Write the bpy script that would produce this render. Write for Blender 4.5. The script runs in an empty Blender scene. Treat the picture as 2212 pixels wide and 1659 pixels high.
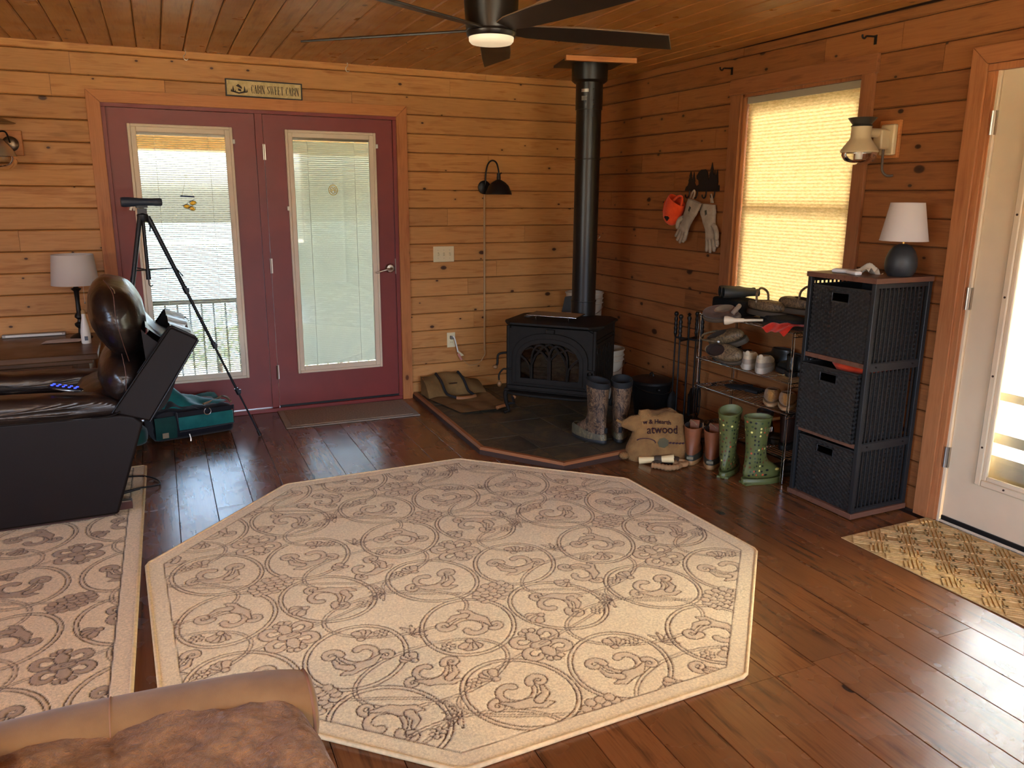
import bpy, math, random
import numpy as np
from mathutils import Vector, Matrix
random.seed(7)
SC = bpy.context.scene
COL = SC.collection
PI = math.pi
def R(d): return math.radians(d)

# ------------------------------------------------------------ camera
cam_d = bpy.data.cameras.new('camera'); cam = bpy.data.objects.new('camera', cam_d); COL.objects.link(cam)
yaw, pitch, roll = 0.4402, -0.2324, 0.0071
fw = Vector((math.sin(yaw)*math.cos(pitch), math.cos(yaw)*math.cos(pitch), math.sin(pitch)))
rt = Vector((math.cos(yaw), -math.sin(yaw), 0)); up = rt.cross(fw)
r2 = rt*math.cos(roll)+up*math.sin(roll); u2 = up*math.cos(roll)-rt*math.sin(roll)
cam.matrix_world = Matrix(((r2.x, u2.x, -fw.x, -3.3896), (r2.y, u2.y, -fw.y, -5.6689), (r2.z, u2.z, -fw.z, 1.5108), (0, 0, 0, 1)))
cam_d.sensor_width = 36.0; cam_d.lens = 1712.7/2212*36.0; cam_d.clip_start = 0.05; cam_d.clip_end = 500
SC.camera = cam

# ------------------------------------------------------------ sky, sun, exposure
W = bpy.data.worlds.new('World'); SC.world = W; W.use_nodes = True
wn = W.node_tree.nodes; wl = W.node_tree.links; wn.clear()
wo = wn.new('ShaderNodeOutputWorld'); wb = wn.new('ShaderNodeBackground'); sky = wn.new('ShaderNodeTexSky')
sky.sky_type = 'NISHITA'; sky.sun_disc = False; sky.sun_elevation = R(38); sky.sun_rotation = R(94)
sky.air_density = 0.7; sky.dust_density = 5.0; sky.ozone_density = 1.2
wb.inputs['Strength'].default_value = 1.05
wl.new(sky.outputs[0], wb.inputs[0]); wl.new(wb.outputs[0], wo.inputs[0])
sd = bpy.data.lights.new('sun', 'SUN'); sun = bpy.data.objects.new('sun', sd); COL.objects.link(sun)
sd.energy = 3.2; sd.angle = R(0.8); sd.color = (1.0, 0.83, 0.62)
sun.rotation_euler = Vector((-0.85, 0.06, -0.60)).to_track_quat('-Z', 'Y').to_euler()
def portal(name, loc, rot, sx, sy):
    l = bpy.data.lights.new(name, 'AREA'); l.shape = 'RECTANGLE'; l.size = sx; l.size_y = sy
    l.cycles.is_portal = True
    o = bpy.data.objects.new(name, l); COL.objects.link(o); o.location = loc; o.rotation_euler = rot
portal('portal_french', (-2.58, 0.16, 1.1), (R(-90), 0, 0), 1.7, 1.8)
portal('portal_side_door', (0.2, -3.77, 1.1), (0, R(90), 0), 1.8, 0.75)
portal('portal_window', (0.2, -2.14, 1.5), (0, R(90), 0), 1.3, 0.9)
portal('portal_rear', (-2.3, -8.5, 1.45), (R(90), 0, 0), 3.0, 1.5)
portal('portal_left', (-6.6, -5.2, 1.5), (0, R(-90), 0), 1.4, 2.4)
SC.view_settings.view_transform = 'Standard'; SC.view_settings.look = 'None'
SC.view_settings.gamma = 1.0; SC.view_settings.use_curve_mapping = False
SC.view_settings.exposure = 2.72
SC.cycles.max_bounces = 10; SC.cycles.diffuse_bounces = 6; SC.cycles.glossy_bounces = 4
SC.cycles.transparent_max_bounces = 24; SC.cycles.transmission_bounces = 8
SC.cycles.sample_clamp_indirect = 4.0; SC.cycles.use_denoising = True
SC.cycles.caustics_reflective = False; SC.cycles.caustics_refractive = False

# ------------------------------------------------------------ materials
def lin(c):
    return tuple((x/255/12.92 if x/255 <= .04045 else ((x/255+.055)/1.055)**2.4) for x in c)
def rgba(c): return (*lin(c), 1.0)
class NT:
    def __init__(s, name):
        s.m = bpy.data.materials.new(name); s.m.use_nodes = True; s.t = s.m.node_tree; s.n = s.t.nodes; s.n.clear()
        s.out = s.n.new('ShaderNodeOutputMaterial'); s.b = s.n.new('ShaderNodeBsdfPrincipled'); s.L(s.b.outputs[0], s.out.inputs[0])
    def L(s, a, b): s.t.links.new(a, b)
    def N(s, ty, **k):
        n = s.n.new('ShaderNode'+ty)
        for a, v in k.items():
            if a in n.inputs: n.inputs[a].default_value = v
            else: setattr(n, a, v)
        return n
    def set(s, **k):
        for a, v in k.items(): s.b.inputs[a.replace('_', ' ')].default_value = v
    def coord(s, kind='Object', scale=(1, 1, 1), rnd=False):
        tc = s.N('TexCoord'); mp = s.N('Mapping'); mp.inputs['Scale'].default_value = scale
        if rnd:
            oi = s.N('ObjectInfo'); mul = s.N('VectorMath', operation='SCALE'); cv = s.N('CombineXYZ')
            s.L(oi.outputs['Random'], cv.inputs[0]); s.L(oi.outputs['Random'], cv.inputs[1]); s.L(oi.outputs['Random'], cv.inputs[2])
            s.L(cv.outputs[0], mul.inputs[0]); mul.inputs['Scale'].default_value = 57.0
            ad = s.N('VectorMath', operation='ADD'); s.L(tc.outputs[kind], ad.inputs[0]); s.L(mul.outputs[0], ad.inputs[1]); s.L(ad.outputs[0], mp.inputs[0])
        else: s.L(tc.outputs[kind], mp.inputs[0])
        return mp.outputs[0]
    def noise(s, vec, scale, detail=3, rough=.5, dist=0):
        n = s.N('TexNoise'); n.inputs['Scale'].default_value = scale; n.inputs['Detail'].default_value = detail
        n.inputs['Roughness'].default_value = rough; n.inputs['Distortion'].default_value = dist
        s.L(vec, n.inputs['Vector']); return n.outputs['Fac']
    def ramp(s, fac, stops, interp='LINEAR'):
        r = s.N('ValToRGB'); r.color_ramp.interpolation = interp; e = r.color_ramp.elements
        while len(e) < len(stops): e.new(.5)
        for i, (p, c) in enumerate(stops): e[i].position = p; e[i].color = c if len(c) == 4 else (*c, 1)
        s.L(fac, r.inputs[0]); return r.outputs[0]
    def mix(s, fac, a, b, mode='MIX'):
        m = s.N('Mix', data_type='RGBA', blend_type=mode)
        for v, i in ((fac, m.inputs['Factor']), (a, m.inputs[6]), (b, m.inputs[7])):
            if hasattr(v, 'default_value') or hasattr(v, 'links'): s.L(v, i)
            else: i.default_value = v
        return m.outputs[2]
    def bump(s, h, strength=.3, dist=.002):
        b = s.N('Bump'); b.inputs['Strength'].default_value = strength; b.inputs['Distance'].default_value = dist
        s.L(h, b.inputs['Height']); s.L(b.outputs[0], s.b.inputs['Normal'])
    def col(s, x): s.L(x, s.b.inputs['Base Color'])
MATS = {}
def mat(name, c, rough=.5, metal=0, vary=0, vscale=8, bump=0, bscale=200, bdist=.001, spec=.5, coat=0, **k):
    if name in MATS: return MATS[name]
    t = NT(name); t.set(Roughness=rough, Metallic=metal, Specular_IOR_Level=spec, Coat_Weight=coat)
    v = t.coord()
    f = t.noise(v, vscale, 4)
    d = tuple(x*(1-vary) for x in lin(c)); l = tuple(min(1, x*(1+vary)) for x in lin(c))
    t.col(t.ramp(f, [(.3, d), (.7, l)]))
    if bump: t.bump(t.noise(v, bscale, 3), bump, bdist)
    for a, x in k.items(): t.b.inputs[a.replace('_', ' ')].default_value = x
    MATS[name] = t.m; return t.m
def wood(name, c1, c2, knot=(70, 32, 14), rough=.4, ks=3.0, kr=.10, gloss=.3, vary=.22, grain=1.0, coat=0.0, kden=.5, bmp=.12, run='X'):
    t = NT(name); v = t.coord('Object', (1, 1, 1), rnd=True)
    if run != 'X':
        sx = t.N('SeparateXYZ'); t.L(v, sx.inputs[0]); cb = t.N('CombineXYZ'); o_ = (2, 0, 1) if run == 'Z' else (1, 2, 0)
        for i_, j_ in enumerate(o_): t.L(sx.outputs[j_], cb.inputs[i_])
        v = cb.outputs[0]
    mp = t.N('Mapping'); mp.inputs['Scale'].default_value = (1.3, 14, 14); t.L(v, mp.inputs[0])
    # knots: sparse voronoi cells, elongated along the board
    mk = t.N('Mapping'); mk.inputs['Scale'].default_value = (ks, ks*1.6, ks*1.6); t.L(v, mk.inputs[0])
    vo = t.N('TexVoronoi', feature='F1', voronoi_dimensions='2D'); vo.inputs['Scale'].default_value = 1.0; t.L(mk.outputs[0], vo.inputs['Vector'])
    gsp = t.N('SeparateColor'); t.L(vo.outputs['Color'], gsp.inputs[0]); gm = t.N('Math', operation='MULTIPLY_ADD'); t.L(gsp.outputs[1], gm.inputs[0]); gm.inputs[1].default_value = 2.2; gm.inputs[2].default_value = .62
    gd = t.N('Math', operation='MULTIPLY'); t.L(vo.outputs['Distance'], gd.inputs[0]); t.L(gm.outputs[0], gd.inputs[1])
    kd = t.ramp(gd.outputs[0], [(0, (1, 1, 1)), (kr*.72, (.9, .9, .9)), (kr, (.15, .15, .15)), (kr*2.6, (0, 0, 0))])
    sp = t.N('SeparateColor'); t.L(vo.outputs['Color'], sp.inputs[0])
    on = t.N('Math', operation='LESS_THAN'); t.L(sp.outputs[0], on.inputs[0]); on.inputs[1].default_value = kden
    kf = t.N('Math', operation='MULTIPLY'); t.L(kd, kf.inputs[0]); t.L(on.outputs[0], kf.inputs[1])
    swirl = t.ramp(vo.outputs['Distance'], [(0, (1, 1, 1)), (.30, (0, 0, 0))])
    g1 = t.N('TexNoise'); g1.inputs['Scale'].default_value = 2.2; g1.inputs['Detail'].default_value = 6; g1.inputs['Roughness'].default_value = .62
    g1.inputs['Distortion'].default_value = .35; t.L(mp.outputs[0], g1.inputs['Vector'])
    ad = t.N('Math', operation='MULTIPLY_ADD'); t.L(swirl, ad.inputs[0]); ad.inputs[1].default_value = .22; t.L(g1.outputs['Fac'], ad.inputs[2])
    base = t.ramp(ad.outputs[0], [(.28, lin(c2)), (.5, lin(c1)), (.78, tuple(x*.92 for x in lin(c1)))])
    mf = t.N('Mapping'); mf.inputs['Scale'].default_value = (6, 160, 160); t.L(v, mf.inputs[0])
    fine = t.noise(mf.outputs[0], 1.0, 2)
    fr = t.ramp(fine, [(.35, (.86, .84, .8)), (.6, (1, 1, 1))])
    c = t.mix(.7*grain, base, fr, 'MULTIPLY')
    # dark mineral streaks
    ms = t.N('Mapping'); ms.inputs['Scale'].default_value = (2.6, 34, 34); t.L(v, ms.inputs[0])
    st = t.ramp(t.noise(ms.outputs[0], 1.0, 3, .5, .5), [(.66, (0, 0, 0)), (.78, (1, 1, 1))])
    stm = t.N('Math', operation='MULTIPLY'); t.L(st, stm.inputs[0]); stm.inputs[1].default_value = .32
    c = t.mix(stm.outputs[0], c, (*tuple(x*1.6 for x in lin(knot)), 1))
    c = t.mix(kf.outputs[0], c, (*lin(knot), 1))
    oi = t.N('ObjectInfo')
    tone = t.ramp(oi.outputs['Random'], [(0, (1-vary, 1-vary*1.08, 1-vary*1.15)), (.5, (1, 1, 1)), (1, (1.0+vary*.25, 1+vary*.22, 1+vary*.2))])
    c = t.mix(1.0, c, tone, 'MULTIPLY'); t.col(c)
    t.set(Roughness=rough, Specular_IOR_Level=gloss, Coat_Weight=coat, Coat_Roughness=.25)
    rr = t.ramp(t.noise(v, 5, 3), [(.3, (rough*.8,)*3), (.7, (min(1, rough*1.25),)*3)]); t.L(rr, t.b.inputs['Roughness'])
    t.bump(fine, bmp, .0005)
    MATS[name] = t.m; return t.m
def glassy(name, tint=(1, 1, 1), gl=.12, rough=.02):
    t = NT(name); tr = t.N('BsdfTransparent'); tr.inputs[0].default_value = (*tint, 1)
    g = t.N('BsdfGlossy'); g.inputs['Roughness'].default_value = rough; g.inputs['Color'].default_value = (1, 1, 1, 1)
    fr = t.N('Fresnel'); fr.inputs[0].default_value = 1.45
    mx = t.N('MixShader'); t.L(fr.outputs[0], mx.inputs[0]); t.L(tr.outputs[0], mx.inputs[1]); t.L(g.outputs[0], mx.inputs[2])
    t.L(mx.outputs[0], t.out.inputs[0]); t.n.remove(t.b); MATS[name] = t.m; return t.m
def cloth(name, c, c2=None, scale=900, rough=.95, transl=0, bump=.4, bdist=.0008, sheen=.2, vs=6):
    t = NT(name); v = t.coord(); f = t.noise(v, vs, 5, .6)
    c2 = c2 or tuple(x*.8 for x in c)
    t.col(t.ramp(f, [(.3, lin(c2)), (.7, lin(c))])); t.set(Roughness=rough, Specular_IOR_Level=.2, Sheen_Weight=sheen)
    t.bump(t.noise(v, scale, 2), bump, bdist)
    if transl:
        tl = t.N('BsdfTranslucent'); tl.inputs[0].default_value = (*lin(c), 1)
        mx = t.N('MixShader'); mx.inputs[0].default_value = transl; t.L(t.b.outputs[0], mx.inputs[1]); t.L(tl.outputs[0], mx.inputs[2]); t.L(mx.outputs[0], t.out.inputs[0])
    MATS[name] = t.m; return t.m

# ------------------------------------------------------------ mesh building
class MB:
    def __init__(s): s.v = []; s.f = []
    def add(s, vs, fs, M=None):
        b = len(s.v)
        s.v += [tuple(M @ Vector(p)) for p in vs] if M is not None else [tuple(p) for p in vs]
        s.f += [tuple(i+b for i in f) for f in fs]; return s
    def box(s, c, d, rot=None):
        x, y, z = d[0]/2, d[1]/2, d[2]/2
        vs = [(-x, -y, -z), (x, -y, -z), (x, y, -z), (-x, y, -z), (-x, -y, z), (x, -y, z), (x, y, z), (-x, y, z)]
        M = Matrix.Translation(c)
        if rot is not None: M = M @ (rot.to_4x4() if isinstance(rot, Matrix) else __import__('mathutils').Euler(rot).to_matrix().to_4x4())
        return s.add(vs, [(0, 3, 2, 1), (4, 5, 6, 7), (0, 1, 5, 4), (1, 2, 6, 5), (2, 3, 7, 6), (3, 0, 4, 7)], M)
    def b2(s, a, b): return s.box([(a[i]+b[i])/2 for i in range(3)], [abs(b[i]-a[i]) for i in range(3)])
    def rings(s, rs, cap0=True, cap1=True, closed=True):
        n = len(rs[0]); b = len(s.v)
        for r in rs: s.v += [tuple(p) for p in r]
        for k in range(len(rs)-1):
            for i in range(n if closed else n-1):
                j = (i+1) % n
                s.f.append((b+k*n+i, b+k*n+j, b+(k+1)*n+j, b+(k+1)*n+i))
        if cap0 and closed: s.f.append(tuple(b+i for i in range(n-1, -1, -1)))
        if cap1 and closed: s.f.append(tuple(b+(len(rs)-1)*n+i for i in range(n)))
        return s
    def cyl(s, p0, p1, r0, r1=None, n=16, cap=True):
        r1 = r0 if r1 is None else r1; p0 = Vector(p0); p1 = Vector(p1); d = (p1-p0).normalized()
        a = d.orthogonal().normalized(); b = d.cross(a)
        rs = [[p+(a*math.cos(2*PI*i/n)+b*math.sin(2*PI*i/n))*r for i in range(n)] for p, r in ((p0, r0), (p1, r1))]
        return s.rings(rs, cap, cap)
    def tube(s, pts, r, n=8, cap=True, closed=False):
        pts = [Vector(p) for p in pts]; m = len(pts); rs = []; prev = None
        for i, p in enumerate(pts):
            if closed: d = pts[(i+1) % m]-pts[i-1]
            else: d = pts[min(i+1, m-1)]-pts[max(i-1, 0)]
            d.normalize()
            if prev is None: a = d.orthogonal().normalized()
            else:
                a = prev-d*prev.dot(d)
                a = a.normalized() if a.length > 1e-6 else d.orthogonal().normalized()
            prev = a; b = d.cross(a); rr = r(i/(m-1)) if callable(r) else r
            rs.append([p+(a*math.cos(2*PI*k/n)+b*math.sin(2*PI*k/n))*rr for k in range(n)])
        if closed: rs.append(rs[0]); return s.rings(rs, False, False)
        return s.rings(rs, cap, cap)
    def lathe(s, prof, c=(0, 0, 0), n=28, axis='Z', cap0=True, cap1=True):
        rs = []
        for r, z in prof:
            ring = []
            for i in range(n):
                t = 2*PI*i/n; x, y = r*math.cos(t), r*math.sin(t)
                p = (x, y, z) if axis == 'Z' else ((z, x, y) if axis == 'X' else (y, z, x))
                ring.append((p[0]+c[0], p[1]+c[1], p[2]+c[2]))
            rs.append(ring)
        return s.rings(rs, cap0, cap1)
    def prism(s, poly, h0, h1, M=None):
        n = len(poly)
        vs = [(p[0], p[1], h0) for p in poly]+[(p[0], p[1], h1) for p in poly]
        fs = [tuple(range(n-1, -1, -1)), tuple(range(n, 2*n))]+[(i, (i+1) % n, n+(i+1) % n, n+i) for i in range(n)]
        return s.add(vs, fs, M)
    def ell(s, c, r, n=16, m=10, M=None, pw=1.0):
        def sg(x): return math.copysign(abs(x)**pw, x)
        rs = []
        for k in range(m+1):
            ph = -PI/2+PI*k/m
            rs.append([(c[0]+r[0]*sg(math.cos(ph))*sg(math.cos(2*PI*i/n)), c[1]+r[1]*sg(math.cos(ph))*sg(math.sin(2*PI*i/n)), c[2]+r[2]*sg(math.sin(ph))) for i in range(n)])
        if M is not None: rs = [[M @ Vector(p) for p in q] for q in rs]
        rs[0] = rs[0]; return s.rings(rs, True, True)
    def grid(s, fn, nu, nv):
        b = len(s.v)
        for j in range(nv+1):
            for i in range(nu+1): s.v.append(tuple(fn(i/nu, j/nv)))
        for j in range(nv):
            for i in range(nu):
                a = b+j*(nu+1)+i; s.f.append((a, a+1, a+nu+2, a+nu+1))
        return s
    def mesh(s, name, m=None, smooth=None):
        me = bpy.data.meshes.new(name); me.from_pydata(s.v, [], s.f)
        if m: me.materials.append(m)
        if smooth is not None:
            me.polygons.foreach_set('use_smooth', [True]*len(me.polygons)); me.set_sharp_from_angle(angle=R(smooth))
        me.update(); return me
    def build(s, name, m=None, parent=None, smooth=None, bevel=0, seg=2, loc=(0, 0, 0), rot=(0, 0, 0), sub=0, stuff=False, label=None, fix=False):
        me = s.mesh(name, m, smooth)
        if fix:
            import bmesh
            bm = bmesh.new(); bm.from_mesh(me); bmesh.ops.recalc_face_normals(bm, faces=bm.faces); bm.to_mesh(me); bm.free()
        o = bpy.data.objects.new(name, me); COL.objects.link(o); o.location = loc; o.rotation_euler = rot
        if parent: o.parent = parent
        if bevel:
            b = o.modifiers.new('b', 'BEVEL'); b.width = bevel; b.segments = seg; b.limit_method = 'ANGLE'; b.angle_limit = R(40)
            me.polygons.foreach_set('use_smooth', [True]*len(me.polygons)); me.set_sharp_from_angle(angle=R(60))
        if sub: x = o.modifiers.new('s', 'SUBSURF'); x.levels = sub; x.render_levels = sub
        if stuff: o['kind'] = 'stuff'
        if label: o['label'] = label
        return o
def thing(name, label, cat, loc=(0, 0, 0), rz=0, group=None, rot=None):
    o = bpy.data.objects.new(name, None); COL.objects.link(o); o.empty_display_size = .1
    o.location = loc; o.rotation_euler = rot if rot else (0, 0, rz)
    o['label'] = label; o['category'] = cat
    if group: o['group'] = group
    return o
def tag(o, label, cat, group=None):
    o['label'] = label; o['category'] = cat
    if group: o['group'] = group
    return o
def struct(o): o['kind'] = 'structure'; return o
def copy_tree(o, parent=None):
    c = o.copy(); COL.objects.link(c)
    if parent: c.parent = parent
    for ch in list(o.children): copy_tree(ch, c)
    return c
def displace(o, strength, scale, depth=2):
    tx = bpy.data.textures.new('t', 'CLOUDS'); tx.noise_scale = scale; tx.noise_depth = depth
    d = o.modifiers.new('d', 'DISPLACE'); d.texture = tx; d.strength = strength; d.mid_level = .5; d.texture_coords = 'LOCAL'
def arc(c, r, a0, a1, n, plane='XY'):
    out = []
    for i in range(n+1):
        a = R(a0+(a1-a0)*i/n); x, y = r*math.cos(a), r*math.sin(a)
        out.append({'XY': (c[0]+x, c[1]+y, c[2]), 'XZ': (c[0]+x, c[1], c[2]+y), 'YZ': (c[0], c[1]+x, c[2]+y)}[plane])
    return out
def catmull(P, n=6):
    P = [Vector(p) for p in P]; out = []
    for i in range(len(P)-1):
        p0 = P[max(i-1, 0)]; p1 = P[i]; p2 = P[i+1]; p3 = P[min(i+2, len(P)-1)]
        for k in range(n):
            t = k/n
            out.append(.5*((2*p1)+(p2-p0)*t+(2*p0-5*p1+4*p2-p3)*t*t+(3*p1-p0-3*p2+p3)*t**3))
    out.append(P[-1]); return out
def text_obj(s, size, name, m, parent=None, loc=(0, 0, 0), rot=(0, 0, 0), extr=.0004, sx=1.0, align='CENTER', offset=0.0, fn=None, label=None):
    c = bpy.data.curves.new(name, 'FONT'); c.body = s; c.size = size; c.extrude = extr; c.align_x = align; c.align_y = 'CENTER'; c.resolution_u = 3; c.offset = offset
    o = bpy.data.objects.new(name, c); COL.objects.link(o)
    bpy.context.view_layer.update()
    me = bpy.data.meshes.new_from_object(o); bpy.data.objects.remove(o); bpy.data.curves.remove(c)
    for v in me.vertices:
        v.co.x *= sx
        if fn: v.co = Vector(fn(v.co))
    me.materials.clear(); me.materials.append(m)
    o = bpy.data.objects.new(name, me); COL.objects.link(o); o.location = loc; o.rotation_euler = rot
    if parent: o.parent = parent
    if label: o['label'] = label
    return o
# ------------------------------------------------------------ shared materials
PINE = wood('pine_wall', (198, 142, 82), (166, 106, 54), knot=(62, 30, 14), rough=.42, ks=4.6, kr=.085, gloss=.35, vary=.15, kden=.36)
PINE_R = wood('pine_wall_shaded', (148, 94, 52), (116, 69, 37), knot=(48, 25, 14), rough=.5, ks=4.2, kr=.10, gloss=.3, vary=.16, kden=.36)  # same pine, made darker and redder to stand for the dim right wall
PINE_C = wood('pine_ceiling', (186, 130, 70), (150, 96, 46), knot=(92, 50, 22), rough=.34, ks=3.4, kr=.07, gloss=.5, vary=.20, kden=.3, coat=.15)
TRIM = wood('pine_trim', (196, 130, 74), (170, 102, 54), knot=(90, 48, 22), rough=.4, ks=3, kr=.05, vary=.08, kden=.25)
TRIM_V = wood('pine_trim_upright', (190, 124, 72), (164, 98, 54), knot=(90, 48, 22), rough=.4, ks=3, kr=.05, vary=.08, kden=.25, run='Z')
TRIM_WV = wood('window_trim_upright', (146, 94, 58), (118, 72, 42), knot=(60, 34, 18), rough=.45, ks=3, kr=.05, vary=.06, kden=.2, run='Z')  # trim pine darkened in colour for the shade around the window
TRIM_WY = wood('window_trim_cross', (142, 90, 54), (114, 68, 40), knot=(60, 34, 18), rough=.45, ks=3, kr=.05, vary=.06, kden=.2, run='Y')  # same shade-darkened tone, grain running across
TRIM_DV = wood('door_trim_upright', (176, 116, 72), (148, 90, 52), knot=(80, 44, 22), rough=.4, ks=3, kr=.05, vary=.06, kden=.2, run='Z')
TRIM_DY = wood('door_trim_cross', (172, 112, 68), (144, 88, 50), knot=(80, 44, 22), rough=.4, ks=3, kr=.05, vary=.06, kden=.2, run='Y')
FLOOR = wood('dark_floor', (122, 76, 42), (66, 39, 22), knot=(30, 16, 10), rough=.25, ks=2.6, kr=.085, gloss=.5, vary=.24, kden=.22, coat=.1, bmp=.03)
WALNUT = wood('shelf_board', (112, 76, 58), (82, 54, 40), knot=(60, 38, 28), rough=.45, ks=.6, kr=.03, vary=.1, kden=.05)
RED = mat('red_door_paint', (126, 44, 38), .42, vary=.08, vscale=5)
CREAM = mat('cream_paint', (226, 212, 188), .4, vary=.04)
WHITE = mat('white_plastic', (232, 230, 222), .35)
IVORY = mat('ivory_plastic', (226, 212, 170), .3)
BLACK = mat('black_metal', (22, 20, 19), .45, metal=0, vary=.1, spec=.35)
IRON = mat('cast_iron', (29, 24, 19), .6, metal=0, vary=.15, vscale=30, bump=.25, bscale=260, spec=.16)
CHROME = mat('chrome', (190, 190, 188), .18, metal=1)
NICKEL = mat('satin_nickel', (186, 176, 160), .28, metal=1)
GLASS = glassy('window_glass', (.80, .82, .80))
JOINT = mat('joint_shadow', (58, 34, 20), .8)
SUB = mat('wall_core', (48, 26, 13), .9)

# ------------------------------------------------------------ planks
def plank(length, wd, th, bv=.0055, name='plank', m=None, parent=None, M=None):
    # local X = along board, local Y = across, local Z = thickness (front face +Z)
    h = wd/2; sec = [(-h, 0), (h, 0), (h, th-bv), (h-bv, th), (-h+bv, th), (-h, th-bv)]
    mb = MB(); mb.rings([[(x, y, z) for y, z in sec] for x in (0, length)])
    me = mb.mesh(name, m); o = bpy.data.objects.new(name, me); COL.objects.link(o)
    if parent: o.parent = parent
    if M is not None: o.matrix_local = M
    return o
def subtract(iv, holes):
    out = [iv]
    for a, b in holes:
        nx = []
        for c, d in out:
            if b <= c or a >= d: nx.append((c, d)); continue
            if a > c: nx.append((c, a))
            if b < d: nx.append((b, d))
        out = nx
    return [q for q in out if q[1]-q[0] > .012]
ROWZ = [2.385, 2.333]+[2.333-.1302*k for k in range(1, 19)]
def split(iv, joints, key, lo=1.3, hi=2.9):
    js = sorted(j for j in joints if iv[0]+.02 < j < iv[1]-.02); e = [iv[0]]+js+[iv[1]]; out = []
    rnd = random.Random(key)
    for a, b in zip(e[:-1], e[1:]):
        while b-a > hi+.4:
            n = a+rnd.uniform(lo, hi); out.append((a, n)); a = n
        out.append((a, b))
    return out
H = 2.378
def wall_core(name, boxes):
    mb = MB()
    for a, b in boxes: mb.b2(a, b)
    return struct(mb.build(name, SUB))
# back wall: french door opening x -3.50..-1.65, z 0..2.05
XL, XR, DH = -3.4998, -1.6455, 2.05
wall_back = wall_core('wall_back', [((-6.7, .016, -.02), (XL-.02, .14, H+.05)), ((XR+.02, .016, -.02), (.14, .14, H+.05)), ((XL-.02, .016, DH+.02), (XR+.02, .14, H+.05))])
BJ = {0: [-2.42, -.95], 1: [-3.64, -1.23], 2: [-3.13, -1.95], 3: [-4.3], 5: [-.93], 6: [-4.6], 8: [-1.26], 9: [-4.02, -.62], 10: [-4.7], 11: [-.86], 12: [-1.1], 14: [-1.05], 15: [-4.5]}
for k in range(len(ROWZ)-1):
    z1, z0 = ROWZ[k], ROWZ[k+1]
    if z1 < .01: break
    z0 = max(z0, 0.0)
    holes = [(XL-.075, XR+.078)] if z0 < 2.12 and z1 < 2.2 else []
    for iv in subtract((-6.6, 0.0), holes):
        for a, b in split(iv, BJ.get(k, []), k*7+1):
            M = Matrix.Translation((a+.0008, .016, (z0+z1)/2)) @ Matrix(((1, 0, 0, 0), (0, 0, -1, 0), (0, 1, 0, 0), (0, 0, 0, 1)))
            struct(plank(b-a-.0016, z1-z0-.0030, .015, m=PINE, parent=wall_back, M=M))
# rows behind the door head
# right wall: window y -1.70..-2.60 z .90..2.116 ; side door y -3.312..-4.24
WY1, WY2, WZ0, WZ1 = -1.700, -2.598, .86, 2.116
DY1, DY2 = -3.302, -4.235
wall_right = wall_core('wall_right', [((.016, .14, -.02), (.14, WY1+.0, H+.05)), ((.016, WY1, -.02), (.14, WY2, WZ0)), ((.016, WY1, WZ1), (.14, WY2, H+.05)),
    ((.016, WY2, -.02), (.14, DY1+.02, H+.05)), ((.016, DY1+.02, 2.07), (.14, DY2-.02, H+.05)), ((.016, DY2-.02, -.02), (.14, -8.6, H+.05))])
RJ = {1: [-2.318, -2.795], 2: [-1.06, -3.03], 4: [-1.47], 5: [-.66], 6: [-1.06], 7: [-.26], 9: [-.9, -1.35], 10: [-.55], 11: [-1.6], 12: [-.3, -1.25], 13: [-.75], 14: [-1.45], 15: [-.5], 16: [-1.1]}
for k in range(len(ROWZ)-1):
    z1, z0 = ROWZ[k], ROWZ[k+1]
    if z1 < .01: break
    z0 = max(z0, 0.0); holes = []
    if z0 < 2.19 and z1 > .80: holes.append((2.598-.0, 1.700-.0) and (1.625, 2.665))
    if z0 < 2.06: holes.append((3.215, 4.32))
    for iv in subtract((0.0, 8.5), holes):
        for a, b in split(iv, [-j for j in RJ.get(k, [])], k*5+3):
            M = Matrix.Translation((.016, -a-.0008, (z0+z1)/2)) @ Matrix(((0, 0, -1, 0), (-1, 0, 0, 0), (0, 1, 0, 0), (0, 0, 0, 1)))
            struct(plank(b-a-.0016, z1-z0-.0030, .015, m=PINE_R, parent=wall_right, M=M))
# left and front walls (outside the frame) with window openings added to light the room
wall_left = struct(MB().b2((-6.6, .14, 0), (-6.72, -3.9, H+.05)).b2((-6.6, -6.5, 0), (-6.72, -8.6, H+.05)).b2((-6.6, -3.9, 0), (-6.72, -6.5, .75)).b2((-6.6, -3.9, 2.15), (-6.72, -6.5, H+.05)).build('wall_left', PINE))
wall_front = struct(MB().b2((-6.72, -8.5, 0), (-3.9, -8.62, H+.05)).b2((-.7, -8.5, 0), (.14, -8.62, H+.05)).b2((-3.9, -8.5, 0), (-.7, -8.62, .7)).b2((-3.9, -8.5, 2.2), (-.7, -8.62, H+.05)).build('wall_front', PINE))
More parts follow.
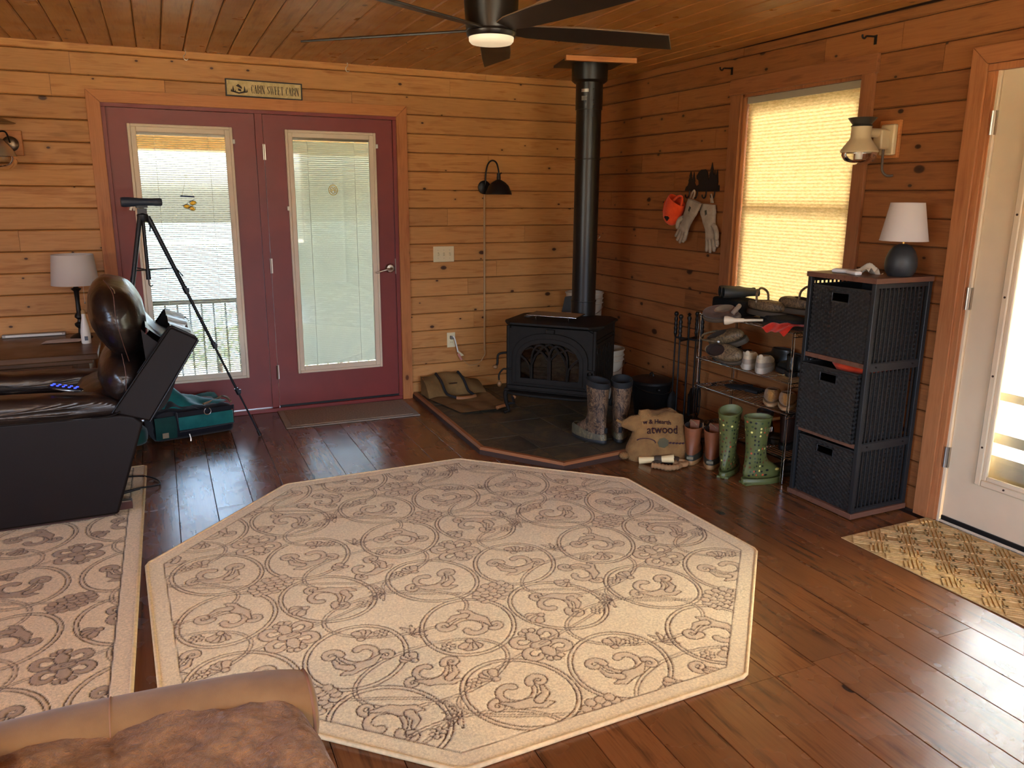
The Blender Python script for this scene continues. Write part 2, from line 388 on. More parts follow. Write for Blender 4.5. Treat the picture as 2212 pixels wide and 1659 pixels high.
# floor boards and ceiling boards run a touch off square to the walls
SK = .0256; Lb = math.sqrt(1+SK*SK)
floor = struct(MB().b2((-6.7, .14, -.12), (.14, -8.6, -.016)).build('floor', JOINT))
k = 0; rnd = random.Random(11)
FJ = {1: [4.03], 2: [4.6], 4: [3.957], 5: [3.97], 6: [3.965], 10: [2.1]}
for k in range(-5, 36):
    x1 = -.668-.1735*k; x0 = x1-.1735
    if x1 > .12: continue
    e = FJ.get(k+1, []); segs = split((-.13, 8.55), e, 100+k, 1.8, 3.6)
    for a, b in segs:
        M = Matrix.Translation(((x0+x1)/2-(a)*SK, -a-.0006, -.016)) @ Matrix(((-SK/Lb, 1/Lb, 0, 0), (-1/Lb, -SK/Lb, 0, 0), (0, 0, 1, 0), (0, 0, 0, 1)))
        struct(plank((b-a)*Lb-.0012, .1735-.0022, .016, bv=.0015, name='floorboard', m=FLOOR, parent=floor, M=M))
ceiling = struct(MB().b2((-6.7, .14, H+.016), (.14, -8.6, H+.12)).build('ceiling', JOINT))
CJ = {}
for x, y in ((-1.03, -2.344), (-.87, -1.9), (-.52, -2.366), (-.37, -1.945), (-1.2, -1.2), (-3.4, -.35), (-2.75, -.9), (-.66, -2.9)):
    CJ.setdefault(int(math.floor((-2.4795-(x+y*-SK))/.1318)), []).append(-y)
for k in range(-20, 32):
    x1 = -2.4795-.1318*k; x0 = x1-.1318
    if x1 > .13: continue
    for a, b in split((-.02, 8.52), CJ.get(k, []), 300+k, 1.6, 3.0):
        M = Matrix.Translation(((x0+x1)/2-a*SK, -a-.0006, H+.016)) @ Matrix(((-SK/Lb, -1/Lb, 0, 0), (-1/Lb, SK/Lb, 0, 0), (0, 0, -1, 0), (0, 0, 0, 1)))
        struct(plank((b-a)*Lb-.0012, .1318-.0026, .016, bv=.006, name='ceiling_board', m=PINE_C, parent=ceiling, M=M))

# ------------------------------------------------------------ french doors: door_1 (fixed leaf), door_2 (active leaf)
def frame_rect(mb, x0, x1, z0, z1, w, y0, y1):
    mb.b2((x0, y0, z0), (x0+w, y1, z1)); mb.b2((x1-w, y0, z0), (x1, y1, z1)); mb.b2((x0+w, y0, z0), (x1-w, y1, z0+w)); mb.b2((x0+w, y0, z1-w), (x1-w, y1, z1)); return mb
XM = -2.579
jm = struct(MB().b2((XL-.02, -.004, .0), (XL+.022, .13, DH-.0225)).b2((XR-.022, -.004, .0), (XR+.02, .13, DH-.0225)).b2((XL-.02, -.004, DH-.022), (XR+.02, .13, DH+.02)).b2((XM-.024, .002, .03), (XM+.024, .11, DH-.02)).build('trim_1', RED, bevel=.002))
struct(MB().b2((XL, -.012, 0), (XR, .12, .028)).build('door_sill', RED, jm, bevel=.003))
cz = 2.122
c1 = struct(MB().prism([(-3.578, 0), (-3.502, 0), (-3.502, DH), (-3.578, cz)], 0, .02, Matrix(((1, 0, 0, 0), (0, 0, -1, 0), (0, 1, 0, 0), (0, 0, 0, 1)))).build('trim_2', TRIM_V, bevel=.0015))
MX = Matrix(((1, 0, 0, 0), (0, 0, -1, 0), (0, 1, 0, 0), (0, 0, 0, 1)))
c2 = struct(MB().prism([(-1.642, 0), (-1.566, 0), (-1.566, cz), (-1.642, DH)], 0, .02, MX).build('trim_3', TRIM_V, bevel=.0015))
c3 = struct(MB().prism([(-3.502, DH+.001), (-1.642, DH+.001), (-1.567, cz+.001), (-3.577, cz+.001)], 0, .02, MX).build('trim_4', TRIM, bevel=.0015))
t = NT('blind_slat'); t.set(Roughness=.5, Specular_IOR_Level=.3); t.b.inputs['Base Color'].default_value = rgba((224, 222, 210))
tl = t.N('BsdfTranslucent'); tl.inputs[0].default_value = rgba((222, 222, 206)); mx = t.N('MixShader'); mx.inputs[0].default_value = .34; t.L(t.b.outputs[0], mx.inputs[1]); t.L(tl.outputs[0], mx.inputs[2]); t.L(mx.outputs[0], t.out.inputs[0]); SLAT = t.m
def french(n, x0, x1, g0, g1, zt, zb, tilt, handed):
    d = thing('door_%d' % n, '', '', (0, 0, 0)); del d['label']; del d['category']; struct(d)
    gi = .052
    mb = MB(); mb.b2((x0, .012, .035), (g0+.015, .056, DH-.024)); mb.b2((g1-.015, .012, .035), (x1, .056, DH-.024))
    mb.b2((g0+.015, .012, .035), (g1-.015, .056, zb+.015)); mb.b2((g0+.015, .012, zt-.015), (g1-.015, .056, DH-.024))
    mb.build('door_slab', RED, d)
    fr = MB(); frame_rect(fr, g0, g1, zb, zt, .018, -.006, .014); frame_rect(fr, g0+.017, g1-.017, zb+.017, zt-.017, gi-.02, -.001, .02)
    fr.build('glass_frame', CREAM, d, bevel=.004)
    MB().b2((g0+.02, .022, zb+.02), (g1-.02, .024, zt-.02)).build('pane', GLASS, d)
    MB().b2((g0+.02, .050, zb+.02), (g1-.02, .052, zt-.02)).build('pane', GLASS, d)
    bl = MB(); z = zb+gi+.004; a0, a1 = g0+gi-.01, g1-gi+.01; ti = tilt
    while z < zt-gi-.012:
        c, s_ = math.cos(ti)*.0074, math.sin(ti)*.0074
        bl.add([(a0, .037-c, z-s_), (a1, .037-c, z-s_), (a1, .037, z+.0012), (a0, .037, z+.0012), (a1, .037+c, z+s_), (a0, .037+c, z+s_)], [(0, 1, 2, 3), (3, 2, 4, 5)])
        z += .0135
    o = bl.build('blind_slats', SLAT, d, smooth=60, stuff=True)
    MB().b2((a0, .030, zt-gi-.012), (a1, .044, zt-gi+.006)).build('head_rail', CREAM, d)
    for f in (.2, .8):
        xx = a0+(a1-a0)*f
        MB().cyl((xx, .0295, zb+gi), (xx, .0295, zt-gi), .0012, n=6).build('ladder_cord', WHITE, d)
    for zz in ((zt+zb)/2+.32, zt-.09):
        q = MB().b2((g0-.012, -.012, zz-.014), (g0+.004, .004, zz+.014)) if zz < zt-.2 else MB().b2((g1-.004, -.012, zz-.014), (g1+.012, .004, zz+.014))
        q.build('blind_slider', WHITE, d, bevel=.002)
    return d
door_1 = french(1, XL+.022, XM-.026, -3.3679, -2.7471, 1.936, .264, R(18), -1)
door_2 = french(2, XM+.028, XR-.024, -2.4129, -1.7909, 1.936, .264, R(61), 1)
for zz in (1.786, 1.034, .287):
    h = MB().cyl((XM+.022, -.006, zz-.05), (XM+.022, -.006, zz+.05), .0065, n=10); h.b2((XM+.02, -.003, zz-.05), (XM+.034, .013, zz+.05))
    h.build('hinge', NICKEL, door_2)
MB().b2((XM+.03, .008, .028), (XR-.024, .012, .042)).build('door_sweep', BLACK, door_2)
hd = MB().lathe([(.004, -.016), (.026, -.014), (.033, -.006), (.034, .012)], (-1.713, 0, .992), 24, 'Y')
hd = hd.build('rosette', NICKEL, door_2, smooth=40)
MB().tube(catmull([(-1.713, -.012, .992), (-1.713, -.045, .992), (-1.735, -.056, .990), (-1.775, -.054, .982), (-1.822, -.046, .968), (-1.832, -.043, .972)], 5), lambda t: .009-.004*t, 10).build('lever', NICKEL, door_2, smooth=50)
MB().b2((XR-.026, .0, .95), (XR-.018, .012, 1.06)).build('strike_plate', NICKEL, door_2)

# ------------------------------------------------------------ window_1 with cellular shade
win = thing('window_1', '', '', (0, 0, 0)); del win['label']; del win['category']; struct(win)
MB().b2((0, WY1, WZ0), (.13, WY1-.018, WZ1)).b2((0, WY2, WZ0), (.13, WY2+.018, WZ1)).b2((0, WY1, WZ1), (.13, WY2, WZ1-.018)).b2((-.0, WY1, WZ0), (.13, WY2, WZ0+.018)).build('window_jamb', TRIM_WV, win)
MB().b2((-.02, -1.612, WZ0-.08), (0, WY1-.004, WZ1)).build('window_casing', TRIM_WV, win, bevel=.0015)
MB().b2((-.02, -2.672, WZ0-.08), (0, WY2+.004, WZ1)).build('window_casing', TRIM_WV, win, bevel=.0015)
MB().b2((-.024, -1.604, WZ1-.002), (0, -2.682, 2.205)).build('window_head_casing', TRIM_WY, win, bevel=.0015)
MB().b2((-.03, -1.60, WZ0-.005), (.01, -2.69, WZ0+.02)).build('window_sill', TRIM_WY, win, bevel=.002)
sf = MB(); 
for a, b in (((.095, WY1-.018, WZ0+.018), (.125, WY1-.06, WZ1-.018)), ((.095, WY2+.018, WZ0+.018), (.125, WY2+.06, WZ1-.018)), ((.095, WY1-.06, WZ0+.018), (.125, WY2+.06, WZ0+.06)), ((.095, WY1-.06, WZ1-.06), (.125, WY2+.06, WZ1-.018)), ((.095, WY1-.06, 1.47), (.125, WY2+.06, 1.51))): sf.b2(a, b)
sf.build('window_sash', WHITE, win)
MB().b2((.108, WY1-.05, WZ0+.05), (.112, WY2+.05, WZ1-.05)).build('pane', GLASS, win)
t = NT('shade_fabric'); v = t.coord('Object', (30, 30, 90)); f = t.noise(v, 1.6, 4, .6)
c = t.ramp(f, [(.32, lin((196, 172, 120))), (.68, lin((230, 208, 158)))])
t.n.remove(t.b); df = t.N('BsdfDiffuse'); tl = t.N('BsdfTranslucent'); t.L(c, df.inputs[0]); t.L(c, tl.inputs[0]); mx = t.N('MixShader'); mx.inputs[0].default_value = .075
t.L(df.outputs[0], mx.inputs[1]); t.L(tl.outputs[0], mx.inputs[2]); t.L(mx.outputs[0], t.out.inputs[0]); SHADE = t.m
sh = MB(); z = WZ1-.055; zig = []
while z > WZ0+.03: zig.append((.030, z)); zig.append((.0355, z-.0095)); z -= .019
b0 = [(x, WY1-.024, zz) for x, zz in zig]; b1 = [(x, WY2+.022, zz) for x, zz in zig]
sh.rings([b0, b1], closed=False)
sh.build('cellular_shade', SHADE, win)
MB().b2((.02, WY1-.02, WZ1-.055), (.055, WY2+.02, WZ1-.018)).build('shade_headrail', mat('shade_rail', (150, 140, 120), .5), win, bevel=.002)

# ------------------------------------------------------------ door_3 (right)
d3 = thing('door_3', '', '', (0, 0, 0)); del d3['label']; del d3['category']; struct(d3)
DW = mat('door_cream', (214, 194, 160), .42, vary=.03)
gy0, gy1, gz0, gz1 = -3.49, -4.06, .27, 1.93
s = MB(); a, b = .012, .056
s.b2((a, DY1-.016, .03), (b, gy0+.02, 2.045)); s.b2((a, gy1-.02, .03), (b, DY2+.012, 2.045)); s.b2((a, gy0+.02, .03), (b, gy1-.02, gz0-.02)); s.b2((a, gy0+.02, gz1+.02), (b, gy1-.02, 2.045))
s.build('door_slab', DW, d3)
s = MB()
def frame_y(mb, y0, y1, z0, z1, w, x0, x1):
    mb.b2((x0, y0, z0), (x1, y0-w, z1)); mb.b2((x0, y1+w, z0), (x1, y1, z1)); mb.b2((x0, y0-w, z0), (x1, y1+w, z0+w)); mb.b2((x0, y0-w, z1-w), (x1, y1+w, z1))
frame_y(s, gy0+.03, gy1-.03, gz0-.03, gz1+.03, .03, -.004, .014); frame_y(s, gy0+.002, gy1-.002, gz0-.002, gz1+.002, .022, .002, .02)
s.build('glass_frame', DW, d3, bevel=.005)
for yy, zz in ((gy0+.014, .42), (gy0+.014, .75), (gy0+.014, 1.1), (gy0+.014, 1.45), (gy0-.11, gz0-.012), (gy0-.4, gz0-.012)): MB().cyl((-.006, yy, zz), (0, yy, zz), .005, n=8).build('frame_screw', JOINT, d3)
MB().b2((.03, gy0, gz0), (.034, gy1, gz1)).build('pane', GLASS, d3)
MB().b2((.004, DY1-.018, .012), (.02, DY2+.014, .034)).build('door_sweep', BLACK, d3)
for zz in (1.833, 1.075, .323):
    MB().cyl((-.004, DY1-.004, zz-.05), (-.004, DY1-.004, zz+.05), .0075, n=10).b2((-.001, DY1+.004, zz-.05), (.012, DY1-.018, zz+.05)).build('hinge', NICKEL, d3)
MY = Matrix(((0, 0, -1, 0), (-1, 0, 0, 0), (0, 1, 0, 0), (0, 0, 0, 1)))
struct(MB().prism([(3.186, 0), (3.262, 0), (3.262, 2.075), (3.186, 2.15)], 0, .022, MY).build('trim_5', TRIM_DV, bevel=.002))
struct(MB().prism([(3.262, 2.076), (4.28, 2.076), (4.35, 2.151), (3.187, 2.151)], 0, .022, MY).build('trim_6', TRIM_DY, bevel=.002))
struct(MB().prism([(4.28, 0), (4.35, 0), (4.35, 2.15), (4.28, 2.075)], 0, .022, MY).build('trim_7', TRIM_DV, bevel=.002))
struct(MB().b2((-.012, -3.262, 0), (.012, -3.292, 2.0445)).b2((-.003, -3.288, 0), (.13, -3.302, 2.06)).b2((-.012, -3.262, 2.045), (.012, -4.28, 2.075)).build('trim_8', TRIM_DV, bevel=.002))
struct(MB().b2((.0, -3.30, 0), (.13, -3.313, 2.058)).b2((0, -4.235, 0), (.13, -4.25, 2.058)).b2((0, -3.3, 2.048), (.13, -4.25, 2.07)).b2((.004, -3.31, 0), (.13, -4.24, .014)).build('trim_9', DW))
# storm door, porch deck and an added sun-blocking roof outside door_3
sd3 = MB(); frame_y(sd3, -3.33, -4.22, .03, 2.03, .10, .12, .15); sd3.b2((.12, -3.4, .03), (.15, -4.2, .36)); sd3.b2((.115, -3.4, .42), (.155, -4.2, .47)); sd3.b2((.12, -3.4, .62), (.15, -4.2, .66))
sd3 = struct(sd3.build('door_4', WHITE, bevel=.003))
MB().b2((.133, -3.42, .36), (.136, -4.14, 1.95)).build('pane', GLASS, sd3)
DECKM = wood('porch_deck', (206, 190, 164), (184, 166, 140), rough=.7, ks=1, kr=.02, vary=.15, kden=.1)
sp = struct(MB().b2((.16, -1.0, -.22), (3.4, -7, -.05)).build('side_porch_floor', DECKM))
rf = MB().b2((.15, -2.9, 2.30), (3.0, -7, 2.42)); rf.b2((2.85, -3.0, -.05), (2.97, -3.12, 2.3)); rf.b2((2.85, -6.8, -.05), (2.97, -6.92, 2.3))  # roof and posts added to keep direct sun out of the doorway
struct(rf.build('sun_block_roof', WHITE))
# ------------------------------------------------------------ back porch, railing, ground, lake shore
dk = struct(MB().b2((-7, .14, -.55), (1.5, 2.0, -.35)).build('porch_floor', DECKM))
for i in range(13): struct(MB().b2((-6.9, .15+i*.142, -.351), (1.4, .15+i*.142+.136, -.326)).build('deck_board', DECKM, dk))
SOF = mat('porch_soffit', (212, 182, 130), .7, vary=.1)
rf = MB(); rf.b2((-7, .14, 2.14), (1.5, 2.1, 2.2)); rf.b2((-7, 1.86, 1.86), (1.5, 1.98, 2.14))
rf = struct(rf.build('porch_roof', SOF))
for i in range(12): struct(MB().b2((-6.9, .16+i*.142, 2.127), (1.4, .16+i*.142+.136, 2.141)).build('soffit_board', SOF, rf))
for x in (-5.6, -2.32, .6): struct(MB().b2((x-.06, 1.86, -.35), (x+.06, 1.98, 1.86)).build('porch_post', SOF, rf))
RAILM = mat('dark_railing', (46, 52, 50), .5)
rl = thing('porch_railing', 'dark metal porch railing seen through the left french door', 'railing', (0, 0, 0))
MB().b2((-6.5, 1.86, .565), (1.2, 1.93, .60)).build('top_rail', RAILM, rl); MB().b2((-6.5, 1.88, -.27), (1.2, 1.91, -.24)).build('bottom_rail', RAILM, rl)
me = MB().b2((-.008, -.008, -.25), (.008, .008, .57)).mesh('baluster', RAILM)
x = -4.6
while x < -1.3:
    o = bpy.data.objects.new('baluster', me); COL.objects.link(o); o.location = (x, 1.895, 0); o.parent = rl; x += .1
GR = mat('dry_grass', (186, 182, 152), .95, vary=.3, vscale=.8)
g = MB(); g.grid(lambda u, v: (-60+120*u, -40+100*v, (-.9 if v < .42 else -.9-(v-.42)*16) + .15*math.sin(u*40)*math.sin(v*33)), 60, 60)
struct(g.build('ground', GR, smooth=60))
LK = mat('lake_water', (120, 150, 160), .12, vary=.1, vscale=.2)
struct(MB().b2((-150, 20, -6.0), (150, 220, -5.8)).build('lake', LK))
FOL = mat('shrub_leaves', (140, 150, 128), .9, vary=.35, vscale=6)
rnd = random.Random(5)
for i, (x, y, h, w) in enumerate([(-7.5, 9, 1.2, 1.6), (-4.6, 10.5, 1.9, 1.3), (-2.2, 9, 1.6, 1.2), (-9.5, 13, 2.4, 2.2), (.4, 11, 2.2, 1.8), (-5.8, 7, .8, .9), (3, 13, 2.6, 2.2)]):
    gz = -.9-((y+40)/100-.42)*16*1.0 if y > 2 else -.9
    b = thing('shrub', ['low round shrub on the slope beyond the railing, far left', 'tall shrub on the slope behind the porch railing', 'shrub on the slope seen left of the door centre', 'wide far shrub near the lake shore', 'large shrub beyond the right porch post', 'smallest shrub close behind the railing', 'far shrub right of the porch'][i], 'shrub', (x, y, gz), group='shrubs beyond the porch')
    mb = MB()
    for j in range(520):
        a = rnd.uniform(0, 2*PI); ph = math.asin(rnd.uniform(-.2, 1)); rr = rnd.uniform(.55, 1)
        p = Vector((w*.6*rr*math.cos(a)*math.cos(ph), w*.6*rr*math.sin(a)*math.cos(ph), h*.45+h*.5*rr*math.sin(ph)+.1))
        q = Vector((rnd.uniform(-1, 1), rnd.uniform(-1, 1), rnd.uniform(-1, 1))).normalized(); r_ = q.orthogonal().normalized()*.07; s_ = q.cross(r_)
        mb.add([p-r_, p-s_*.6, p+r_, p+s_*.6], [(0, 1, 2, 3)])
    mb.build('foliage', FOL, b, stuff=True)
    MB().cyl((0, 0, -.2), (0, 0, h*.6), .05, .02).build('stem', JOINT, b)
# ------------------------------------------------------------ carved rugs: real relief and pile colours on a fine grid
class Carve:
    def __init__(s, x0, x1, y0, y1, st):
        s.x0, s.y0, s.st = x0, y0, st; s.nx = int((x1-x0)/st)+1; s.ny = int((y1-y0)/st)+1
        s.tone = np.zeros((s.ny, s.nx)); s.carve = np.zeros((s.ny, s.nx))
        s.rn = np.random.RandomState(3)
    def field(s, pts, ws):
        P = np.array(pts); m = max(ws)+.012
        i0 = max(0, int((P[:, 0].min()-m-s.x0)/s.st)); i1 = min(s.nx, int((P[:, 0].max()+m-s.x0)/s.st)+2)
        j0 = max(0, int((P[:, 1].min()-m-s.y0)/s.st)); j1 = min(s.ny, int((P[:, 1].max()+m-s.y0)/s.st)+2)
        if i1 <= i0 or j1 <= j0: return None
        X = s.x0+s.st*np.arange(i0, i1)[None, :]; Y = s.y0+s.st*np.arange(j0, j1)[:, None]
        e = np.full((j1-j0, i1-i0), 9.0)
        for k in range(max(1, len(P)-1)):
            a = P[k]; b = P[min(k+1, len(P)-1)]; wa, wb_ = ws[k], ws[min(k+1, len(P)-1)]; mm = max(wa, wb_)+.01
            u0 = max(i0, int((min(a[0], b[0])-mm-s.x0)/s.st)); u1 = min(i1, int((max(a[0], b[0])+mm-s.x0)/s.st)+2)
            v0 = max(j0, int((min(a[1], b[1])-mm-s.y0)/s.st)); v1 = min(j1, int((max(a[1], b[1])+mm-s.y0)/s.st)+2)
            if u1 <= u0 or v1 <= v0: continue
            x = X[:, u0-i0:u1-i0]; y = Y[v0-j0:v1-j0]; d = b-a; L = d@d
            t = np.clip(((x-a[0])*d[0]+(y-a[1])*d[1])/L, 0, 1) if L > 0 else np.zeros((v1-v0, u1-u0))
            dd = np.hypot(x-a[0]-t*d[0], y-a[1]-t*d[1])-(wa+(wb_-wa)*t)
            sub = e[v0-j0:v1-j0, u0-i0:u1-i0]; np.minimum(sub, dd, out=sub)
        return e, (j0, j1, i0, i1)
    def stroke(s, pts, w, tone=1.0, line=.0022, cv=1.0):
        ws = [w(i/max(1, len(pts)-1)) if callable(w) else w for i in range(len(pts))]
        r = s.field(pts, ws)
        if r is None: return
        e, (j0, j1, i0, i1) = r; fl = s.tone[j0:j1, i0:i1]; cf = s.carve[j0:j1, i0:i1]
        jt = (s.rn.rand(*e.shape)-.5)*.0016
        if tone: np.maximum(fl, np.clip(.5-(e+jt)/.003, 0, 1)*tone, out=fl); inside = e < -line; cf[inside] *= .0 if tone >= .9 else 1
        np.maximum(cf, np.clip(1.35-np.abs(e+jt)/line, 0, 1)*cv, out=cf)
    def blobs(s, cs, tone=1.0):
        for x, y, r in cs: s.stroke([(x, y)], r, tone, .0017)
def rot2(p, a): c, s_ = math.cos(a), math.sin(a); return (p[0]*c-p[1]*s_, p[0]*s_+p[1]*c)
def motif(C, cx, cy, a, sc=1.0, mir=1):
    def T(p): q = rot2((p[0]*mir*sc, p[1]*sc), a); return (cx+q[0], cy+q[1])
    def spir(x, y, r, a0, turns, w0, w1, n=26, gr=.32):
        out = []
        for i in range(n):
            t = i/(n-1); an = a0+turns*2*PI*t; rr = r*(1-t*(1-gr)); out.append(T((x+rr*math.cos(an), y+rr*math.sin(an))))
        C.stroke(out, lambda t: (w0+(w1-w0)*t)*sc)
    spir(.02, .0, .062, 2.5, .85, .006, .013)                # main crook
    spir(-.045, .052, .026, -.6, .9, .012, .007, 18)         # upper curl
    spir(.05, -.062, .022, 1.2, -.8, .010, .006, 16)         # lower curl
    body = [T(p) for p in [(-.085, -.035), (-.06, -.045), (-.03, -.042), (.0, -.056), (.045, -.05)]]
    C.stroke(body, lambda t: (.004+.016*math.sin(PI*t))*sc)
    C.stroke([T(p) for p in [(-.05, -.03), (-.065, .0), (-.055, .028)]], lambda t: (.014-.008*t)*sc)
    for an in (-.9, -.3, .3, .9): x, y = .075+.026*math.cos(an+.6), .058+.026*math.sin(an+.6); C.stroke([T((.066, .05)), T((x, y))], lambda t: (.005+.009*t)*sc)
    C.stroke([T((.066, .052))], .011*sc)
def fleur(C, cx, cy, sc=1.0, a=0):
    def T(p): q = rot2((p[0]*sc, p[1]*sc), a); return (cx+q[0], cy+q[1])
    for sy in (1, -1):
        C.stroke([T((0, 0)), T((0, .045*sy)), T((0, .075*sy))], lambda t: (.010+.012*math.sin(PI*min(1, t*1.1)))*sc)
        for k in (-1, 0, 1): C.stroke([T((k*.018, sy*(.088-.008*abs(k))))], .012*sc)
        for sx in (1, -1):
            pts = []
            for i in range(20):
                t = i/19; an = -PI*.75+t*PI*1.55; rr = .034*(1-.45*t); pts.append(T((sx*(.046+rr*math.cos(an)), sy*(.040+rr*math.sin(an)))))
            C.stroke(pts, lambda t: (.009+.004*math.sin(PI*t))*sc)
    C.stroke([T((-.02, 0)), T((.02, 0))], .016*sc)
def cluster(C, cx, cy, sc=1.0):
    rows = [(-.062, 3), (-.038, 4), (-.013, 5), (.013, 5), (.038, 4), (.062, 3)]
    for j, (dy, n) in enumerate(rows):
        for i in range(n): C.stroke([(cx+((i-(n-1)/2)*.032+dy*.35)*sc, cy+dy*sc*.82)], .0175*sc, 1.0, .0018)
def ring(cx, cy, rx, ry, a0=0, a1=360, n=44, rot=0):
    out = []
    for i in range(n+1):
        t = R(a0+(a1-a0)*i/n); q = rot2((rx*math.cos(t), ry*math.sin(t)), rot); out.append((cx+q[0], cy+q[1]))
    return out
def carpet_pattern(C, x0, y0, px, py, xr, yr, lw=.0075, phase=0):
    for i in range(-6, 7):
        for j in range(-6, 7):
            cx = x0+i*px; cy = y0+j*py+((i+phase) % 2)*py/2
            if not (xr[0]-.6 < cx < xr[1]+.6 and yr[0]-.6 < cy < yr[1]+.6): continue
            # big interlaced ovals: sweeping double arcs through the clusters
            for sx in (1, -1):
                for sy in (1, -1):
                    C.stroke(ring(cx+sx*px*.235, cy+sy*py*.235, .165, .190, 0, 360, 50, rot=-sx*sy*.5), lw, .38, .0024)
                C.stroke(ring(cx+sx*px*.5, cy, px*.34, py*.19, 0, 360, 54, rot=.12*sx), lw*.8, .3, .0021, .8)
            C.stroke([(cx+px*.5*math.sin(t*PI*2/40)*.98, cy+py*.5*(t/20-1)) for t in range(0, 41)], lw*.7, .3, .002, .7)
            for sx in (1, -1):
                for sy in (1, -1): motif(C, cx+sx*px*.235, cy+sy*py*.235, sx*.5+(0 if sy > 0 else 2.4), 1.22, sx)
            motif(C, cx+px*.5, cy, 1.1+i*.9+j*.7, 1.1, -1)
            fleur(C, cx, cy+py*.5, 1.12, .12)
            for sx, sy, aa in ((.5, .30, .4), (.5, -.30, 2.9)):
                gx, gy = cx+px*sx, cy+py*sy
                for q_ in range(5):
                    an = aa+(q_-2)*.62; C.stroke([(gx, gy), (gx+.030*math.cos(an), gy+.030*math.sin(an)), (gx+.058*math.cos(an+.25), gy+.058*math.sin(an+.25))], lambda t: .003+.007*math.sin(PI*t), .8, .0018)
            for sx, sy in ((.38, .36), (-.38, .36), (.38, -.36), (-.38, -.36)):
                fx, fy = cx+px*sx, cy+py*sy
                for k in range(6): C.stroke([(fx+.017*math.cos(k*PI/3), fy+.017*math.sin(k*PI/3))], .0095, .9, .0017)
    for i in range(-6, 7):
        for j in range(-6, 7):
            cx = x0+i*px; cy = y0+j*py+((i+phase) % 2)*py/2
            if xr[0]-.1 < cx < xr[1]+.1 and yr[0]-.1 < cy < yr[1]+.1: cluster(C, cx, cy, 1.05)
def carpet_mat(name, base, dark, linec):
    t = NT(name); at = t.N('Attribute', attribute_name='pile'); sp = t.N('SeparateColor'); t.L(at.outputs['Color'], sp.inputs[0])
    v = t.coord(); n1 = t.noise(v, 110, 5, .8); b = t.ramp(n1, [(.34, tuple(x*.70 for x in lin(base))), (.66, tuple(min(1, x*1.14) for x in lin(base)))])
    n2 = t.noise(v, 2.2, 3); b = t.mix(.5, b, t.ramp(n2, [(.3, (.88, .86, .84)), (.7, (1, 1, 1))]), 'MULTIPLY')
    d = t.ramp(n1, [(.3, tuple(x*.85 for x in lin(dark))), (.7, tuple(min(1, x*1.12) for x in lin(dark)))])
    c = t.mix(sp.outputs[0], b, d); c = t.mix(sp.outputs[1], c, (*lin(linec), 1)); t.col(c)
    t.set(Roughness=.95, Specular_IOR_Level=.12, Sheen_Weight=.25, Sheen_Roughness=.5)
    n3 = t.noise(v, 420, 2, .7); t.bump(n3, .55, .004)
    return t.m
def carpet(name, C, m, inside, parent, z0=.011, dep=.0045):
    ny, nx = C.tone.shape; xs = C.x0+C.st*np.arange(nx); ys = C.y0+C.st*np.arange(ny); X, Y = np.meshgrid(xs, ys)
    rs = np.random.RandomState(9); nz = rs.rand(ny, nx)
    nz = (nz+np.roll(nz, 1, 0)+np.roll(nz, 1, 1)+np.roll(nz, -1, 0)+np.roll(nz, -1, 1))/5
    Z = z0-dep*C.carve+(nz-.5)*.0022+.0006*np.sin(X*21)*np.sin(Y*17)
    co = np.stack([X, Y, Z], -1).reshape(-1, 3); idx = np.arange(ny*nx).reshape(ny, nx)
    q = np.stack([idx[:-1, :-1], idx[:-1, 1:], idx[1:, 1:], idx[1:, :-1]], -1).reshape(-1, 4)
    ctr = (co[q[:, 0]]+co[q[:, 2]])/2; q = q[inside(ctr[:, 0], ctr[:, 1])]
    used = np.unique(q); mp = np.full(ny*nx, -1); mp[used] = np.arange(len(used)); q = mp[q]; co = co[used]
    me = bpy.data.meshes.new(name); me.vertices.add(len(co)); me.vertices.foreach_set('co', co.ravel())
    me.loops.add(q.size); me.loops.foreach_set('vertex_index', q.ravel()); me.polygons.add(len(q))
    me.polygons.foreach_set('loop_start', np.arange(0, q.size, 4)); me.polygons.foreach_set('loop_total', np.full(len(q), 4))
    me.update(calc_edges=True); me.polygons.foreach_set('use_smooth', [True]*len(q))
    at = me.color_attributes.new('pile', 'FLOAT_COLOR', 'POINT'); A = np.zeros((len(co), 4)); A[:, 0] = C.tone.ravel()[used]; A[:, 1] = C.carve.ravel()[used]; A[:, 3] = 1
    at.data.foreach_set('color', A.ravel()); me.materials.append(m)
    o = bpy.data.objects.new(name, me); COL.objects.link(o); o.parent = parent; return o
# octagonal rug
RX, RY, RR = -2.2551, -2.7451, 1.300
oct_v = [(RX+RR*math.cos(2.772-i*PI/4), RY+RR*math.sin(2.772-i*PI/4)) for i in range(8)]
rug = thing('area_rug', 'large beige octagonal rug with carved scroll and grape pattern on the dark floor', 'rug')
C = Carve(RX-1.31, RX+1.31, RY-1.31, RY+1.31, .0042)
def oct_d(x, y):  # distance inside the octagon's edge
    d = None
    for i in range(8):
        a = 2.772-(i+.5)*PI/4; e = RR*math.cos(PI/8)-((x-RX)*math.cos(a)+(y-RY)*math.sin(a)); d = e if d is None else np.minimum(d, e)
    return d
carpet_pattern(C, -2.248, -3.085, .778, .815, (-3.6, -.9), (-4.1, -1.4))
xs = C.x0+C.st*np.arange(C.nx); ys = C.y0+C.st*np.arange(C.ny); X, Y = np.meshgrid(xs, ys); D = oct_d(X, Y)
bd = D < .062; C.tone[bd] = 0; C.carve[bd] = 0
C.tone *= .62; C.carve *= .95
C.carve = np.maximum(C.carve, np.clip(1.3-np.abs(D-.064)/.0022, 0, 1)*.75)
RUGM = carpet_mat('rug_pile', (246, 218, 168), (206, 176, 134), (92, 62, 40))
carpet('pile', C, RUGM, lambda x, y: oct_d(x, y) > .003, rug)
